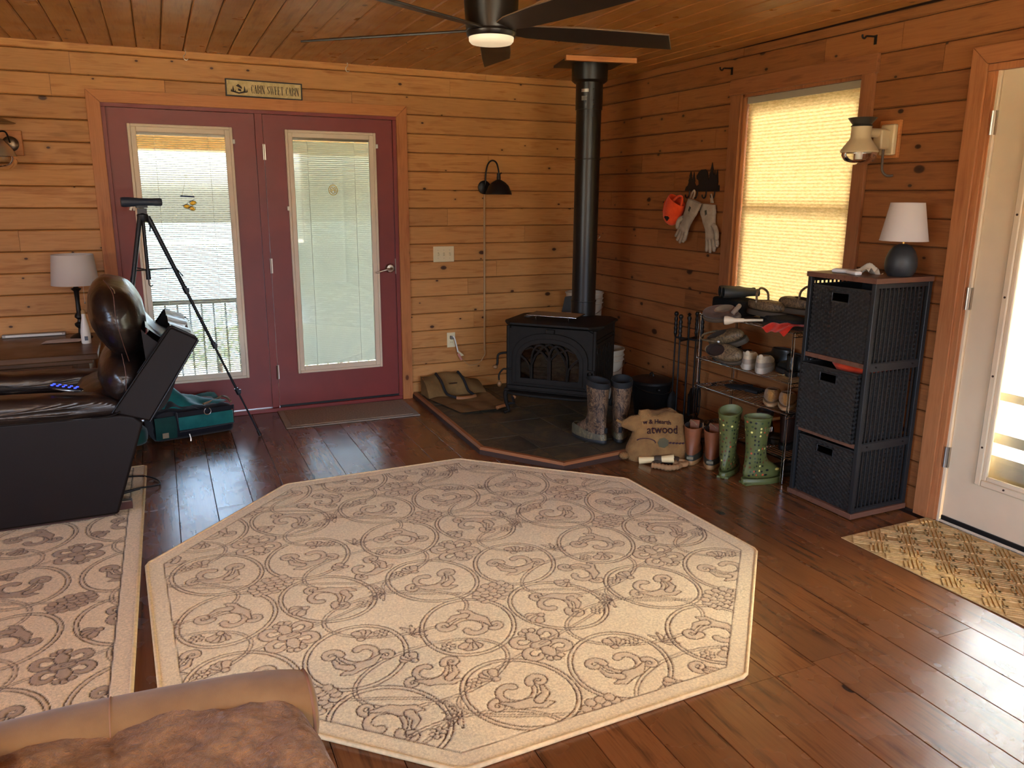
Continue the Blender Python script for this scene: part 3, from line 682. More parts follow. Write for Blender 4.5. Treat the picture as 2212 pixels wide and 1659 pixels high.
BIND = mat('rug_binding', (222, 192, 140), .9, vary=.12, vscale=60, bump=.5, bscale=700)
MB().tube([(x, y, .0075) for k in range(8) for x, y in [tuple(oct_v[k][q]*(1-f)+oct_v[(k+1) % 8][q]*f for q in (0, 1)) for f in (.015, .3, .6, .985)]], .0075, 8, closed=True).build('binding', BIND, rug, smooth=60)
MB().prism([(x*.998+RX*.002, y*.998+RY*.002) for x, y in oct_v[::-1]], .001, .0065).build('backing', BIND, rug)
# runner (larger rug under the recliner)
rug2 = thing('area_rug', 'rectangular beige rug with dark scroll outlines under the brown recliner', 'rug')
e0, e1 = (-3.448, -.92), (-3.585, -4.9)      # right edge runs slightly askew
sl = (e1[0]-e0[0])/(e1[1]-e0[1])
C = Carve(-4.75, -3.42, -4.9, -.92, .0046)
carpet_pattern(C, -3.728, -2.505, .83, .917, (-4.8, -3.3), (-5.0, -.8), lw=.0085)
xs = C.x0+C.st*np.arange(C.nx); ys = C.y0+C.st*np.arange(C.ny); X, Y = np.meshgrid(xs, ys)
EX = e0[0]+(Y-e0[1])*sl; D = (EX-X)
bd = (D < .062) | (Y > -.985); C.tone[bd] = 0; C.carve[bd] = 0
C.carve = np.maximum(C.carve, np.clip(1.4-np.abs(D-.064)/.0026, 0, 1)); C.carve = np.maximum(C.carve, np.clip(1.4-np.abs(Y+.987)/.0026, 0, 1)*(D > .06))
RUG2M = carpet_mat('rug_pile_dark', (234, 206, 158), (172, 142, 106), (50, 34, 24))
carpet('pile', C, RUG2M, lambda x, y: (e0[0]+(y-e0[1])*sl-x) > .004, rug2)
MB().tube([(-4.74, -.922, .0075), (e0[0]-.01, -.922, .0075), (e0[0], -.932, .0075), (e0[0]*.5+e1[0]*.5, (e0[1]+e1[1])/2, .0075), (e1[0], -4.9, .0075)], .0075, 8).build('binding', BIND, rug2, smooth=60)
MB().prism([(-4.74, -.93), (-4.74, -4.89), (e1[0], -4.89), (e0[0], -.93)][::-1], .001, .0065).build('backing', BIND, rug2)
# door mats
MATM = mat('door_mat_grey', (150, 132, 112), .95, vary=.3, vscale=90, bump=.8, bscale=400, bdist=.002)
MATE = mat('door_mat_edge', (150, 138, 122), .9, vary=.1)
dm = thing('door_mat', 'thin grey-brown door mat in front of the red french door', 'mat', (-2.125, -.262, 0), R(-2))
MB().b2((-.46, -.235, .001), (.46, .235, .008)).build('mat_edge', MATE, dm, bevel=.003)
MB().b2((-.42, -.2, .003), (.42, .2, .0105)).build('mat_pile', MATM, dm, bevel=.002)
t = NT('mat_herringbone'); t.col(t.ramp(t.noise(t.coord(), 45, 4, .7), [(.3, lin((178, 146, 92))), (.7, lin((222, 190, 132)))])); t.set(Roughness=.95, Specular_IOR_Level=.1)
t.bump(t.noise(t.coord(), 600, 2), .6, .002); HB = t.m
dm2 = thing('door_mat', 'tan doormat with herringbone ribs in front of the cream door', 'mat', (-.305, -3.60, 0), R(0))
MB().b2((-.285, -.62, .001), (.285, .335, .006)).build('mat_base', HB, dm2, bevel=.002)
rb = MB(); bs = .105
for i in range(-3, 3):
    for j in range(-6, 4):
        cx, cy = (i+.5)*bs*.84, (j+.0)*bs*.84
        o_ = (i+j) % 2
        for k in range(5):
            off = (k-2)*.0175
            if not (-.235 < cx < .23 and -.585 < cy < .30): continue
            a = PI/4 if o_ else -PI/4
            c_ = (cx-math.sin(a)*off, cy+math.cos(a)*off, .0075)
            rb.box(c_, (.088, .010, .005), (0, 0, a))
rb.build('ribs', HB, dm2, stuff=True, bevel=0)
# ------------------------------------------------------------ slate hearth
SLATE = NT('slate'); _v = SLATE.coord('Object', (1, 1, 1), rnd=True)
_c = SLATE.ramp(SLATE.noise(_v, 5, 6, .65, 1.2), [(.3, lin((44, 42, 32))), (.5, lin((66, 60, 44))), (.62, lin((92, 74, 46))), (.72, lin((60, 60, 50)))])
SLATE.col(_c); SLATE.set(Roughness=.55); SLATE.bump(SLATE.noise(_v, 9, 7, .6, 1.5), .9, .006); SLATE = SLATE.m
hp = [(-1.560, -.0), (-1.628, -1.478), (-1.305, -1.945), (-.0, -1.80), (-.0, -.0)]   # outline of the hearth platform
hearth = thing('hearth', 'low corner hearth pad of slate tiles with a pine edge under the stove', 'hearth')
MB().prism(hp[::-1], .0, .028).build('base', JOINT, hearth)
import bmesh
def clip_poly(poly, x0, x1, y0, y1):
    def cut(P, f, inter):
        out = []
        for i in range(len(P)):
            a, b = P[i-1], P[i]
            if f(b):
                if not f(a): out.append(inter(a, b))
                out.append(b)
            elif f(a): out.append(inter(a, b))
        return out
    P = list(poly)
    for ax, v, sg in ((0, x0, 1), (0, x1, -1), (1, y0, 1), (1, y1, -1)):
        if not P: break
        P = cut(P, lambda p: (p[ax]-v)*sg >= 0, lambda a, b: tuple(a[q]+(b[q]-a[q])*((v-a[ax])/(b[ax]-a[ax])) for q in (0, 1)))
    return P
inner = [(-1.528, -.004), (-1.594, -1.462), (-1.29, -1.908), (-.004, -1.764), (-.004, -.004)]
rnd = random.Random(4)
for i in range(6):
    for j in range(7):
        xa, ya = -1.605+i*.305, -1.95+j*.305
        pl = clip_poly(inner, xa+.003, xa+.302, ya+.003, ya+.302)
        if len(pl) >= 3:
            ar = abs(sum(pl[k-1][0]*pl[k][1]-pl[k][0]*pl[k-1][1] for k in range(len(pl))))/2
            if ar > .0008:
                cx = sum(p[0] for p in pl)/len(pl); cy = sum(p[1] for p in pl)/len(pl)
                hh = .042+rnd.uniform(-.001, .0015)
                q = [(p[0]-cx, p[1]-cy) for p in pl]
                if sum(q[k-1][0]*q[k][1]-q[k][0]*q[k-1][1] for k in range(len(q))) < 0: q = q[::-1]
                MB().prism(q, .026, hh).build('slate_tile', SLATE, hearth, loc=(cx, cy, 0))
OAK = wood('hearth_edge_oak', (150, 96, 58), (120, 74, 42), knot=(70, 40, 22), rough=.5, ks=1, kr=.03, vary=.06, kden=.1)
for a, b, a2, b2 in ((hp[0], hp[1], inner[0], inner[1]), (hp[1], hp[2], inner[1], inner[2]), (hp[2], hp[3], inner[2], inner[3])):
    L = math.hypot(b[0]-a[0], b[1]-a[1]); an = math.atan2(b[1]-a[1], b[0]-a[0])
    def loc_(p): return rot2((p[0]-a[0], p[1]-a[1]), -an)
    P = [loc_(q) for q in (a, b, b2, a2)]
    m = MB(); m.add([(P[0][0], P[0][1], 0), (P[1][0], P[1][1], 0), (P[2][0], P[2][1], 0), (P[3][0], P[3][1], 0), (P[0][0], P[0][1]+.003, .032), (P[1][0], P[1][1]+.003, .032), (P[2][0], P[2][1], .044), (P[3][0], P[3][1], .044),
        (P[0][0], P[0][1]+.010, .044), (P[1][0], P[1][1]+.010, .044)], [(0, 1, 5, 4), (4, 5, 9, 8), (8, 9, 6, 7), (3, 2, 1, 0), (0, 4, 8, 7, 3), (1, 2, 6, 9, 5), (2, 3, 7, 6)])
    m.build('edge_molding', OAK, hearth, loc=(a[0], a[1], 0), rot=(0, 0, an), fix=True)
HT = .0450
# ------------------------------------------------------------ cast iron stove; local -Y is the front
SA = R(47)      # front normal turned toward the room
F0 = Vector((-1.184, -.869)); rdir = Vector((math.cos(SA), -math.sin(SA))); ndir = Vector((-math.sin(SA), -math.cos(SA)))
SWD, SDP = .64, .50
ctr = F0+rdir*(SWD/2)-ndir*(SDP/2)
stove = thing('wood_stove', 'black cast iron wood stove with arched glass door on the slate hearth', 'stove', (ctr.x, ctr.y, HT), -SA)
hw, hd_ = SWD/2, SDP/2; zb, zt = .185, .620
# body with an opening behind the glass door
b = MB(); b.b2((-hw+.01, -hd_+.03, zb), (-hw+.03, hd_-.02, zt)); b.b2((hw-.03, -hd_+.03, zb), (hw-.01, hd_-.02, zt)); b.b2((-hw+.03, hd_-.04, zb), (hw-.03, hd_-.02, zt))
b.b2((-hw+.03, -hd_+.03, zb), (hw-.03, hd_-.04, zb+.03)); b.b2((-hw+.03, -hd_+.03, zt-.03), (hw-.03, hd_-.04, zt)); b.build('body', IRON, stove, bevel=.004)
def arch(w, z0, zs, rise, n=18, p=2.3):
    pts = [(-w, z0)]+[(w*math.copysign(abs(math.cos(t))**(2/p), math.cos(t)), zs+rise*abs(math.sin(t))**(2/p)) for t in [PI-PI*i/n for i in range(n+1)]]+[(w, z0)]
    return pts
def ring_prism(mb, outer, inner_, y0, y1):
    n = len(outer); vs = [(x, y0, z) for x, z in outer]+[(x, y0, z) for x, z in inner_]+[(x, y1, z) for x, z in outer]+[(x, y1, z) for x, z in inner_]
    fs = []
    for i in range(n):
        j = (i+1) % n; fs += [(i, j, n+j, n+i), (2*n+i, 3*n+i, 3*n+j, 2*n+j), (i, 2*n+i, 2*n+j, j), (n+i, n+j, 3*n+j, 3*n+i)]
    mb.add(vs, fs)
def strip(outer, k): return [outer[int(round(i*(len(outer)-1)/(k-1)))] for i in range(k)]
rect = lambda n: None
go = arch(.208, zb+.085, .385, .135); fo = arch(.265, zb+.035, .40, .185)
# front plate around the door opening
n = len(fo); front = []
for (x, z) in fo:
    front.append((max(-hw+.012, min(hw-.012, x*1.6 if abs(x) > .18 else x*1.1)), zb+.005 if z < zb+.05 else (zt-.002 if z > .45 and abs(x) < .26 else z)))
front[0] = (-hw+.012, zb+.005); front[-1] = (hw-.012, zb+.005)
fp = MB(); outer = []
for (x, z) in fo:
    a = math.atan2(z-.38, x); 
    sx = (hw-.012)/max(1e-6, abs(math.cos(a))); sz = ((zt-.002-.38) if math.sin(a) > 0 else (.38-zb-.005))/max(1e-6, abs(math.sin(a))); r_ = min(sx, sz)
    outer.append((r_*math.cos(a), .38+r_*math.sin(a)))
ring_prism(fp, outer, fo, -hd_+.03, -hd_+.012); fp.build('front_plate', IRON, stove, fix=True)
dr = MB(); ring_prism(dr, fo, go, -hd_+.022, -hd_-.004); mid = arch(.236, zb+.06, .39, .160); ring_prism(dr, mid, go, -hd_-.004, -hd_-.010)
door = dr.build('door', IRON, stove, fix=True, bevel=.002)
MB().prism([(x, z) for x, z in arch(.212, zb+.08, .385, .138)], hd_-.010, hd_-.006, MX).build('glass', glassy('stove_glass', (.40, .36, .32)), door)
def gothic(mb, x0, x1, zb_, zs, top, w=.0085):
    xm = (x0+x1)/2
    for s_ in (1, -1):
        xa = x0 if s_ > 0 else x1; hw_ = (x1-x0)/2; pts = [(xa, -hd_-.004, zb_), (xa, -hd_-.004, zs)]
        for i in range(1, 10):
            t = i/9; pts.append((xa+s_*hw_*(1-math.cos(t*PI/2)), -hd_-.004, zs+(top-zs)*math.sin(t*PI/2)))
        mb.tube(pts, w, 6)
tr = MB(); z0_ = zb+.085
gothic(tr, -.125, .0+.005, z0_, .40, .505, .0075); gothic(tr, -.005, .125, z0_, .40, .505, .0075)
tr.tube([(0, -hd_-.004, z0_), (0, -hd_-.004, .41)], .0078, 6)
for s_ in (1, -1):
    tr.tube([(s_*.128, -hd_-.004, .36), (s_*.10, -hd_-.004, .43), (s_*.045, -hd_-.004, .49), (0, -hd_-.004, .515)], .0075, 6)
    tr.tube([(s_*.21, -hd_-.004, .43), (s_*.17, -hd_-.004, .40), (s_*.135, -hd_-.004, .35), (s_*.128, -hd_-.004, z0_)], .0075, 6)
    tr.tube([(s_*.0, -hd_-.004, .40), (s_*.05, -hd_-.004, .455), (s_*.13, -hd_-.004, .487), (s_*.17, -hd_-.004, .47)], .0068, 6)
tr.build('door_tracery', IRON, door, smooth=60)
lp = MB(); lp.b2((-hw+.02, -hd_-.004, zb+.004), (hw-.02, -hd_+.03, zb+.03)); lp.b2((-.25, -hd_-.012, zb+.042), (.25, -hd_, zb+.052)); lp.build('lower_rail', IRON, stove, bevel=.003)
ls = [(-hw+.03, -hd_+.01)]+[(-(hw-.03)*math.cos(t), -hd_-.03-.055*math.sin(t)**.6) for t in [PI*i/16 for i in range(1, 16)]]+[(hw-.03, -hd_+.01)]
MB().prism(ls, zb-.022, zb-.004).build('ash_lip', IRON, stove, bevel=.005)
# bottom flange and top plate
MB().b2((-hw-.008, -hd_, zb-.018), (hw+.008, hd_, zb+.004)).build('bottom_plate', IRON, stove, bevel=.006)
def octp(w, d, c, c2): return [(-w+c, -d), (w-c, -d), (w, -d+c2), (w, d-c2), (w-c, d), (-w+c, d), (-w, d-c2), (-w, -d+c2)]
tp = MB(); A = [(x, y, zt+.002) for x, y in octp(hw-.0, hd_-.01, .03, .03)]; B = [(x, y, zt+.016) for x, y in octp(hw+.028, hd_+.03, .075, .10)]; Cc = [(x, y, zt+.028) for x, y in octp(hw+.026, hd_+.028, .075, .10)]; Dd = [(x, y, zt+.036) for x, y in octp(hw-.05, hd_-.05, .05, .06)]
tp.rings([A, B, Cc, Dd]).build('top_plate', IRON, stove, smooth=35)
# side panels with ribs
for s_ in (1, -1):
    sp_ = MB(); x = s_*(hw-.012)
    sp_.b2((x, -hd_+.04, zb+.02), (x+s_*.008, hd_-.05, zt-.10)); sp_.b2((x, -hd_+.03, zt-.098), (x+s_*.012, hd_-.04, zt-.088)); sp_.b2((x, -hd_+.03, zt-.07), (x+s_*.01, hd_-.04, zt-.064))
    for k in range(11): sp_.b2((x, -hd_+.06+k*.034, zb+.03), (x+s_*.012, -hd_+.066+k*.034, zt-.15))
    for k in range(5): sp_.tube([(x+s_*.008, -hd_+.066+k*.072+.034*math.cos(t), zt-.15+.034*math.sin(t)) for t in [PI*i/8 for i in range(9)]], .005, 5)
    sp_.build('side_panel', IRON, stove)
    cm = MB()
    for yy in (-hd_+.02, hd_-.03): cm.tube([(s_*(hw-.018), yy, zb), (s_*(hw-.018), yy, zt)], .014, 8)
    cm.build('corner_column', IRON, stove, smooth=50)
# legs
for sx in (1, -1):
    for sy in (1, -1):
        p = [(sx*(hw-.02), sy*(hd_-.03), zb), (sx*(hw-.0), sy*(hd_-.015), zb-.04), (sx*(hw-.005), sy*(hd_-.02), zb-.10), (sx*(hw-.018), sy*(hd_-.03), zb-.155), (sx*(hw-.012), sy*(hd_-.02), .022), (sx*(hw+.004), sy*(hd_-.002), .016)]
        MB().tube(catmull(p, 5), lambda t: .024-.034*t+.022*t*t if t < .9 else .014, 8).build('leg', IRON, stove, smooth=60)
# handle, latch, knobs
WOODK = mat('turned_wood', (120, 84, 48), .45)
BRASSD = mat('dull_brass', (96, 76, 48), .4, metal=.7)
hn = MB(); hn.tube(catmull([(-hw+.02, -hd_+.04, .43), (-hw-.045, -hd_-.0, .42), (-hw-.05, -hd_-.01, .36), (-hw-.055, -hd_-.02, .345)], 5), .008, 7); hn.build('side_handle', IRON, stove, smooth=60)
MB().ell((-hw-.06, -hd_-.025, .335), (.02, .02, .015), 12, 8).build('handle_knob', WOODK, stove, smooth=60)
hn = MB(); hn.tube(catmull([(-hw+.05, -hd_+.005, .325), (-hw+.02, -hd_-.012, .325), (-hw-.0, -hd_-.03, .325), (-hw-.025, -hd_-.04, .29), (-hw-.025, -hd_-.04, .25)], 5), .006, 7); hn.build('door_handle', IRON, door, smooth=60)
MB().ell((-hw-.022, -hd_-.042, .225), (.017, .017, .021), 12, 8).build('handle_grip', WOODK, door, smooth=60)
MB().b2((.262, -hd_-.006, .345), (hw-.01, -hd_+.01, .36)).ell((hw-.035, -hd_-.01, .34), (.012, .01, .014), 8, 6).build('hinge_pin', IRON, door)
MB().b2((-.03, -hd_-.006, zt-.035), (.03, -hd_+.02, zt-.008)).build('crown_block', IRON, stove, bevel=.003)
# logs and ash seen through the glass
EMB = NT('ash_and_logs'); EMB.col(EMB.ramp(EMB.noise(EMB.coord(), 60, 4, .7), [(.4, lin((26, 14, 8))), (.6, lin((120, 84, 40))), (.7, lin((180, 150, 110)))])); EMB.set(Roughness=.9); EMB = EMB.m
lg = MB(); rnd = random.Random(2)
for k in range(46): lg.ell((rnd.uniform(-.18, .2), rnd.uniform(-.2, -.06), zb+.045+rnd.uniform(0, .03)), [rnd.uniform(.010, .022)]*3, 6, 4)
lg.build('ash_bed', EMB, stove, stuff=True)
for k, (y, z, r_) in enumerate(((-.08, zb+.09, .038), (-.15, zb+.075, .03))): MB().cyl((-.2, y, z), (.17, y+.03, z+.015), r_, r_*.9, 10).build('log', mat('charred_log', (46, 24, 14), .9, vary=.4, vscale=30), stove, smooth=50)
# stove pipe
PIPE = mat('stove_pipe_black', (24, 20, 16), .34, metal=0, vary=.05, spec=.4)
PX, PY = -.560, -.835
sp_ = thing('stove_pipe', 'black round stove pipe rising from the stove to the ceiling', 'pipe', (PX, PY, HT+zt+.034))
zc = H-(HT+zt+.034); zo = zc
pp = MB(); pp.lathe([(.086, 0), (.086, .10)], n=32).lathe([(.0835, .10), (.0835, zc-.28)], n=32); pp.build('pipe', PIPE, sp_, smooth=40)
MB().lathe([(.0895, zc-.30), (.0895, zc-.15), (.0895, zc-.10)], n=32).build('upper_pipe_section', PIPE, sp_, smooth=40)
MB().lathe([(.10, zc-.135), (.118, zc-.12), (.120, zc-.02), (.114, zc-.018)], n=32).build('ceiling_collar', PIPE, sp_, smooth=40)
MB().b2((-.20, -.20, zc-.016), (.20, .20, zc-.002)).build('ceiling_plate', mat('dark_plate', (44, 30, 22), .5), sp_, rot=(0, 0, R(-15)))
MB().b2((-.235, -.235, zc-.034), (.235, -.205, zc-.004)).build('plate_trim', TRIM, sp_, rot=(0, 0, R(-12)))
for z in (zc-.3, zc-.62, .1): MB().lathe([(.0885, z-.004), (.0905, z), (.0885, z+.004)], n=32).build('pipe_seam', PIPE, sp_, smooth=60)
LBL = mat('silver_label', (168, 160, 150), .3, metal=.4)
def pipe_label(a0, a1, z0, z1, m, r=.0905):
    b = MB(); b.grid(lambda u, v: (r*math.sin(a0+(a1-a0)*u), -r*math.cos(a0+(a1-a0)*u), z0+(z1-z0)*v), 6, 1); b.build('label_plate', m, sp_, smooth=60)
CA = -R(29)
pipe_label(CA-.62, CA-.05, zc-.198, zc-.178, LBL); pipe_label(CA-.6, CA-.2, zc-.25, zc-.222, mat('grey_label', (110, 104, 98), .5))
for k, z in enumerate((.16, .228, .255, .282, .34)): MB().ell((.0905*math.sin(CA+.3), -.0905*math.cos(CA+.3), zc-z-.02), (.004, .004, .003), 6, 4).build('pipe_screw', CHROME, sp_)
MB().tube(arc((.098, -.01, .545), .014, 0, 360, 12, 'XZ'), .0022, 5).cyl((.08, -.01, .545), (.09, -.01, .545), .003).build('damper_handle', NICKEL, sp_, smooth=60)
# trivet rack on the stove top
tv = thing('wire_trivet', 'wire trivet rack lying on top of the black stove', 'trivet', (ctr.x, ctr.y, HT+zt+.036), -SA)
t_ = MB(); t_.tube([(-.20, -.16, .03), (.15, -.16, .03), (.15, .04, .03), (-.20, .04, .03)], .003, 6, closed=True); t_.build('rim', CHROME, tv, smooth=60)
t_ = MB(); 
for k in range(22): y = -.152+k*.0088; t_.cyl((-.20, y, .031), (.15, y, .031), .0019, n=5)
t_.build('wires', mat('dull_wire', (120, 92, 62), .35, metal=.7), tv, stuff=True)
for x, y in ((-.13, -.16), (.10, -.16), (-.13, .04), (.10, .04)): MB().tube([(x, y, .03), (x-.003, y-.004, .015), (x, y-.002, .002)], .003, 6).build('foot', CHROME, tv, smooth=60)
th = thing('stove_thermometer', 'small dark round thermometer lying at the left end of the stove top', 'thermometer', (*[ctr[i]-rdir[i]*.24+ndir[i]*.02 for i in (0, 1)], HT+zt+.0345))
MB().lathe([(.03, 0), (.03, .006), (.026, .008)], n=20).build('dial', mat('dial_dark', (60, 52, 44), .4), th, smooth=40)

# ------------------------------------------------------------ brown leather recliner (side seen from the room), local frame = world
LEA = NT('brown_leather'); _v = LEA.coord(); _f = LEA.noise(_v, 3.2, 5, .6)
LEA.col(LEA.ramp(_f, [(.3, lin((20, 14, 12))), (.7, lin((36, 25, 21)))])); LEA.set(Roughness=.32, Specular_IOR_Level=.55, Coat_Weight=.1, Coat_Roughness=.2)
_w = LEA.N('TexNoise'); _w.inputs['Scale'].default_value = 9; _w.inputs['Detail'].default_value = 5; _w.inputs['Distortion'].default_value = 1.6; LEA.L(_v, _w.inputs['Vector'])
_g = LEA.noise(_v, 320, 2); _a = LEA.N('Math', operation='MULTIPLY_ADD'); LEA.L(_g, _a.inputs[0]); _a.inputs[1].default_value = .05; LEA.L(_w.outputs['Fac'], _a.inputs[2])
_m3 = LEA.N('Mapping'); _m3.inputs['Scale'].default_value = (6, 6, 20); LEA.L(_v, _m3.inputs[0]); _n3 = LEA.noise(_m3.outputs[0], 1.0, 3, .55, .8)
_r3 = LEA.ramp(_n3, [(.36, (0, 0, 0)), (.56, (1, 1, 1))]); _a2 = LEA.N('Math', operation='MULTIPLY_ADD'); LEA.L(_r3, _a2.inputs[0]); _a2.inputs[1].default_value = .35; LEA.L(_a.outputs[0], _a2.inputs[2])
LEA.bump(_a2.outputs[0], .30, .010); LEA = LEA.m
LEAF = mat('leather_flat_panel', (22, 14, 12), .5, spec=.2, vary=.08, bump=.2, bscale=500)
PIPING = mat('dark_piping', (16, 11, 9), .5)
rc = thing('recliner', 'dark brown leather power recliner with puffy headrest, facing left', 'recliner', (-4.15, -1.35, .0135))
def lc(p): return (p[0]+4.15, p[1]+1.35, p[2]-.011)
def puff(outline, y0, y1, n=14, pw=2.6, rnd_=.0, minr=.0, bulge=0):
    cx = sum(p[0] for p in outline)/len(outline); cz = sum(p[1] for p in outline)/len(outline); rs = []
    for k in range(n+1):
        t = -1+2*k/n; tt = math.copysign(1-(1-abs(t))**1.9, t); s_ = max(minr, (1-abs(tt)**pw)**(1/pw)) if abs(tt) < 1 else minr
        s_ = max(s_, .12)
        rs.append([lc((cx+(x-cx)*s_, (y0+y1)/2+(y1-y0)/2*tt, cz+(z-cz)*s_)) for x, z in outline])
    return MB().rings(rs)
def smooth_loop(P, n=5):
    P = [Vector((p[0], p[1], 0)) for p in P]; out = []; m = len(P)
    for i in range(m):
        p0, p1, p2, p3 = P[i-1], P[i], P[(i+1) % m], P[(i+2) % m]
        for k in range(n):
            t = k/n; q = .5*((2*p1)+(p2-p0)*t+(2*p0-5*p1+4*p2-p3)*t*t+(3*p1-p0-3*p2+p3)*t**3); out.append((q.x, q.y))
    return out
Y0, Y1 = -1.70, -.98
# base side panels: tapered to the floor
bp = [(-4.9, .03), (-3.575, .03), (-3.43, .462), (-3.47, .50), (-3.52, .512), (-4.9, .53)]
for y in (Y0, Y1-.05):
    MB().prism([(p[0]+4.15, p[1]-.011) for p in bp], -(y+.05+1.35), -(y+1.35), MX).build('side_panel', LEAF, rc, bevel=.012, seg=3)
MB().b2(lc((-4.9, Y0+.05, .06)), lc((-3.60, Y1-.05, .40))).build('base', LEAF, rc, bevel=.01)
MB().b2(lc((-4.88, Y0+.04, .012)), lc((-3.60, Y1-.04, .06))).build('base_rail', mat('base_rail_brown', (58, 28, 20), .5), rc)
MB().b2(lc((-3.62, Y0+.09, .016)), lc((-3.515, Y0+.13, .055))).build('foot_bracket', mat('bracket_brown', (70, 34, 24), .5), rc)
MB().b2(lc((-3.60, Y0+.085, .056)), lc((-3.52, Y0+.12, .060))).build('bracket_cap', NICKEL, rc)
# arms: padded rolls
arm_o = smooth_loop([(-4.95, .50), (-4.6, .485), (-3.9, .49), (-3.60, .50), (-3.505, .53), (-3.53, .575), (-3.66, .612), (-4.0, .625), (-4.6, .635), (-4.95, .60)], 4)
def arm(y0, y1):
    rs = []
    for k in range(13):
        t = -1+2*k/12; s_ = (1-abs(t)**3)**(1/3) if abs(t) < 1 else .0; s_ = max(s_, .25)
        rs.append([lc((x if x < -4.5 else x-(1-s_)*.05, (y0+y1)/2+(y1-y0)/2*t, .555+(z-.555)*s_)) for x, z in arm_o])
    o = MB().rings(rs).build('arm', LEA, rc, smooth=70, sub=1); displace(o, .022, .13); return o
arm(Y0-.012, Y0+.17); arm(Y1-.17, Y1+.012)
MB().tube([lc(p) for p in catmull([(-4.9, Y0-.012, .535), (-4.2, Y0-.016, .522), (-3.75, Y0-.016, .515), (-3.58, Y0-.012, .512), (-3.52, Y0-.008, .53)], 5)], .004, 6).build('arm_seam', PIPING, rc, smooth=60)
# seat
o = puff(smooth_loop([(-4.9, .30), (-4.0, .28), (-3.62, .30), (-3.60, .42), (-3.72, .54), (-4.2, .545), (-4.9, .56)], 4), Y0+.14, Y1-.14).build('seat_cushion', LEA, rc, smooth=70, sub=1); displace(o, .02, .2)
# back shell: tilted slab with flat side panels
shell = [(-3.555, .525), (-3.40, .468), (-3.160, .838), (-3.172, .850), (-3.268, .905), (-3.283, .898)]
def shellp(y0, y1, name, m): return MB().prism([(p[0]+4.15, p[1]-.011) for p in shell], -(y1+1.35), -(y0+1.35), MX).build(name, m, rc, bevel=.008, seg=3)
sh1 = shellp(Y0-.004, Y0+.05, 'back_side_panel', LEAF); sh2 = shellp(Y1-.05, Y1, 'back_side_panel', LEAF)
bk = [(-3.48, .50), (-3.40, .468), (-3.160, .838), (-3.172, .850), (-3.21, .868)]
MB().prism([(p[0]+4.15, p[1]-.011) for p in bk], -(Y1-.05+1.35), -(Y0+.05+1.35), MX).build('back_shell', LEA, rc, bevel=.006)
for y in (Y0-.006, Y0+.052, Y1-.05):
    MB().tube([lc((x, y, z)) for x, z in shell[1:]+[(-3.555, .525)]], .0042, 6).build('shell_piping', PIPING, rc, smooth=60)
# stretched top panel sloping from the cushions to the shell top
MB().grid(lambda u, v: lc((-3.38+.19*u-.0*v, Y0+.06+(Y1-Y0-.12)*v, .905-.06*math.sin(PI*u)**1-.045*u+.012*math.sin(v*9+u*5))), 14, 20).build('back_drape', LEA, rc, smooth=180)
MB().grid(lambda u, v: lc((-3.40+.20*u*(1-v*.35)+.02*v, Y0+.03, .90-.045*u-.06*math.sin(PI*u)-.40*v*(1-.65*u))), 12, 12).build('back_gusset', LEAF, rc, smooth=180)
MB().grid(lambda u, v: lc((-3.275+.09*u, Y0+.06+(Y1-Y0-.12)*v, .899-.034*u+.010*math.sin(v*14))), 4, 16).build('shell_top', LEA, rc, smooth=180)
# cushions
head = smooth_loop([(-3.53, 1.122), (-3.44, 1.09), (-3.385, 1.00), (-3.375, .88), (-3.40, .78), (-3.455, .735), (-3.52, .755), (-3.585, .83), (-3.620, .94), (-3.612, 1.05), (-3.575, 1.105)], 4)
def back_puff(outl, y0, y1, name, amp=.016, sc=.10):
    cx = sum(p[0] for p in outl)/len(outl); cz = sum(p[1] for p in outl)/len(outl); rs = []; n_ = 18
    for k in range(n_+1):
        t = -1+2*k/n_; tt = math.copysign(1-(1-abs(t))**2, t); s_ = math.sqrt(max(0, 1-abs(tt)**3.2)); s_ = max(s_, .06)
        pin = 1.0-.035*math.exp(-((abs(tt)-.55)/.08)**2)
        rs.append([lc((cx+(x-cx)*s_*pin, (y0+y1)/2+(y1-y0)/2*tt, cz+(z-cz)*s_*pin)) for x, z in outl])
    o = MB().rings(rs).build(name, LEA, rc, smooth=180, sub=1); displace(o, amp, sc, 3); return o
hc = back_puff(head, Y0+.005, Y1-.005, 'head_cushion')
low = smooth_loop([(-3.50, .79), (-3.42, .775), (-3.375, .70), (-3.385, .60), (-3.43, .52), (-3.50, .495), (-3.57, .53), (-3.605, .61), (-3.605, .70), (-3.565, .77)], 4)
lcu = back_puff(low, Y0+.01, Y1-.01, 'lumbar_cushion', .016, .09)
lo2 = smooth_loop([(-3.70, .60), (-3.58, .63), (-3.50, .58), (-3.45, .50), (-3.52, .465), (-3.62, .50), (-3.72, .53)], 4)
back_puff(lo2, Y0+.03, Y1-.03, 'lower_cushion', .014, .08)
def seam(pts, par, y=Y0-.0, r=.0028, m=PIPING): MB().tube(catmull([lc(p) for p in pts], 6), r, 5).build('seam', m, par, smooth=60)
SEAM = mat('seam_brown', (70, 40, 30), .5)
# centre seams wrap over the cushion ends
seam([(-3.535, Y0+.10, 1.125), (-3.50, Y0+.02, 1.07), (-3.497, Y0-.001, .96), (-3.482, Y0+.002, .86), (-3.462, Y0+.03, .755)], hc, m=SEAM, r=.002)
seam([(-3.49, Y0+.04, .79), (-3.482, Y0+.008, .70), (-3.49, Y0+.006, .60), (-3.50, Y0+.04, .50)], lcu, m=SEAM, r=.002)
MB().tube(catmull([lc(p) for p in [(-3.506, Y0+.036, 1.098), (-3.494, Y0+.026, 1.085), (-3.492, Y0+.020, 1.07)]], 5), .0022, 6).build('head_zip_pull', NICKEL, hc, smooth=60)
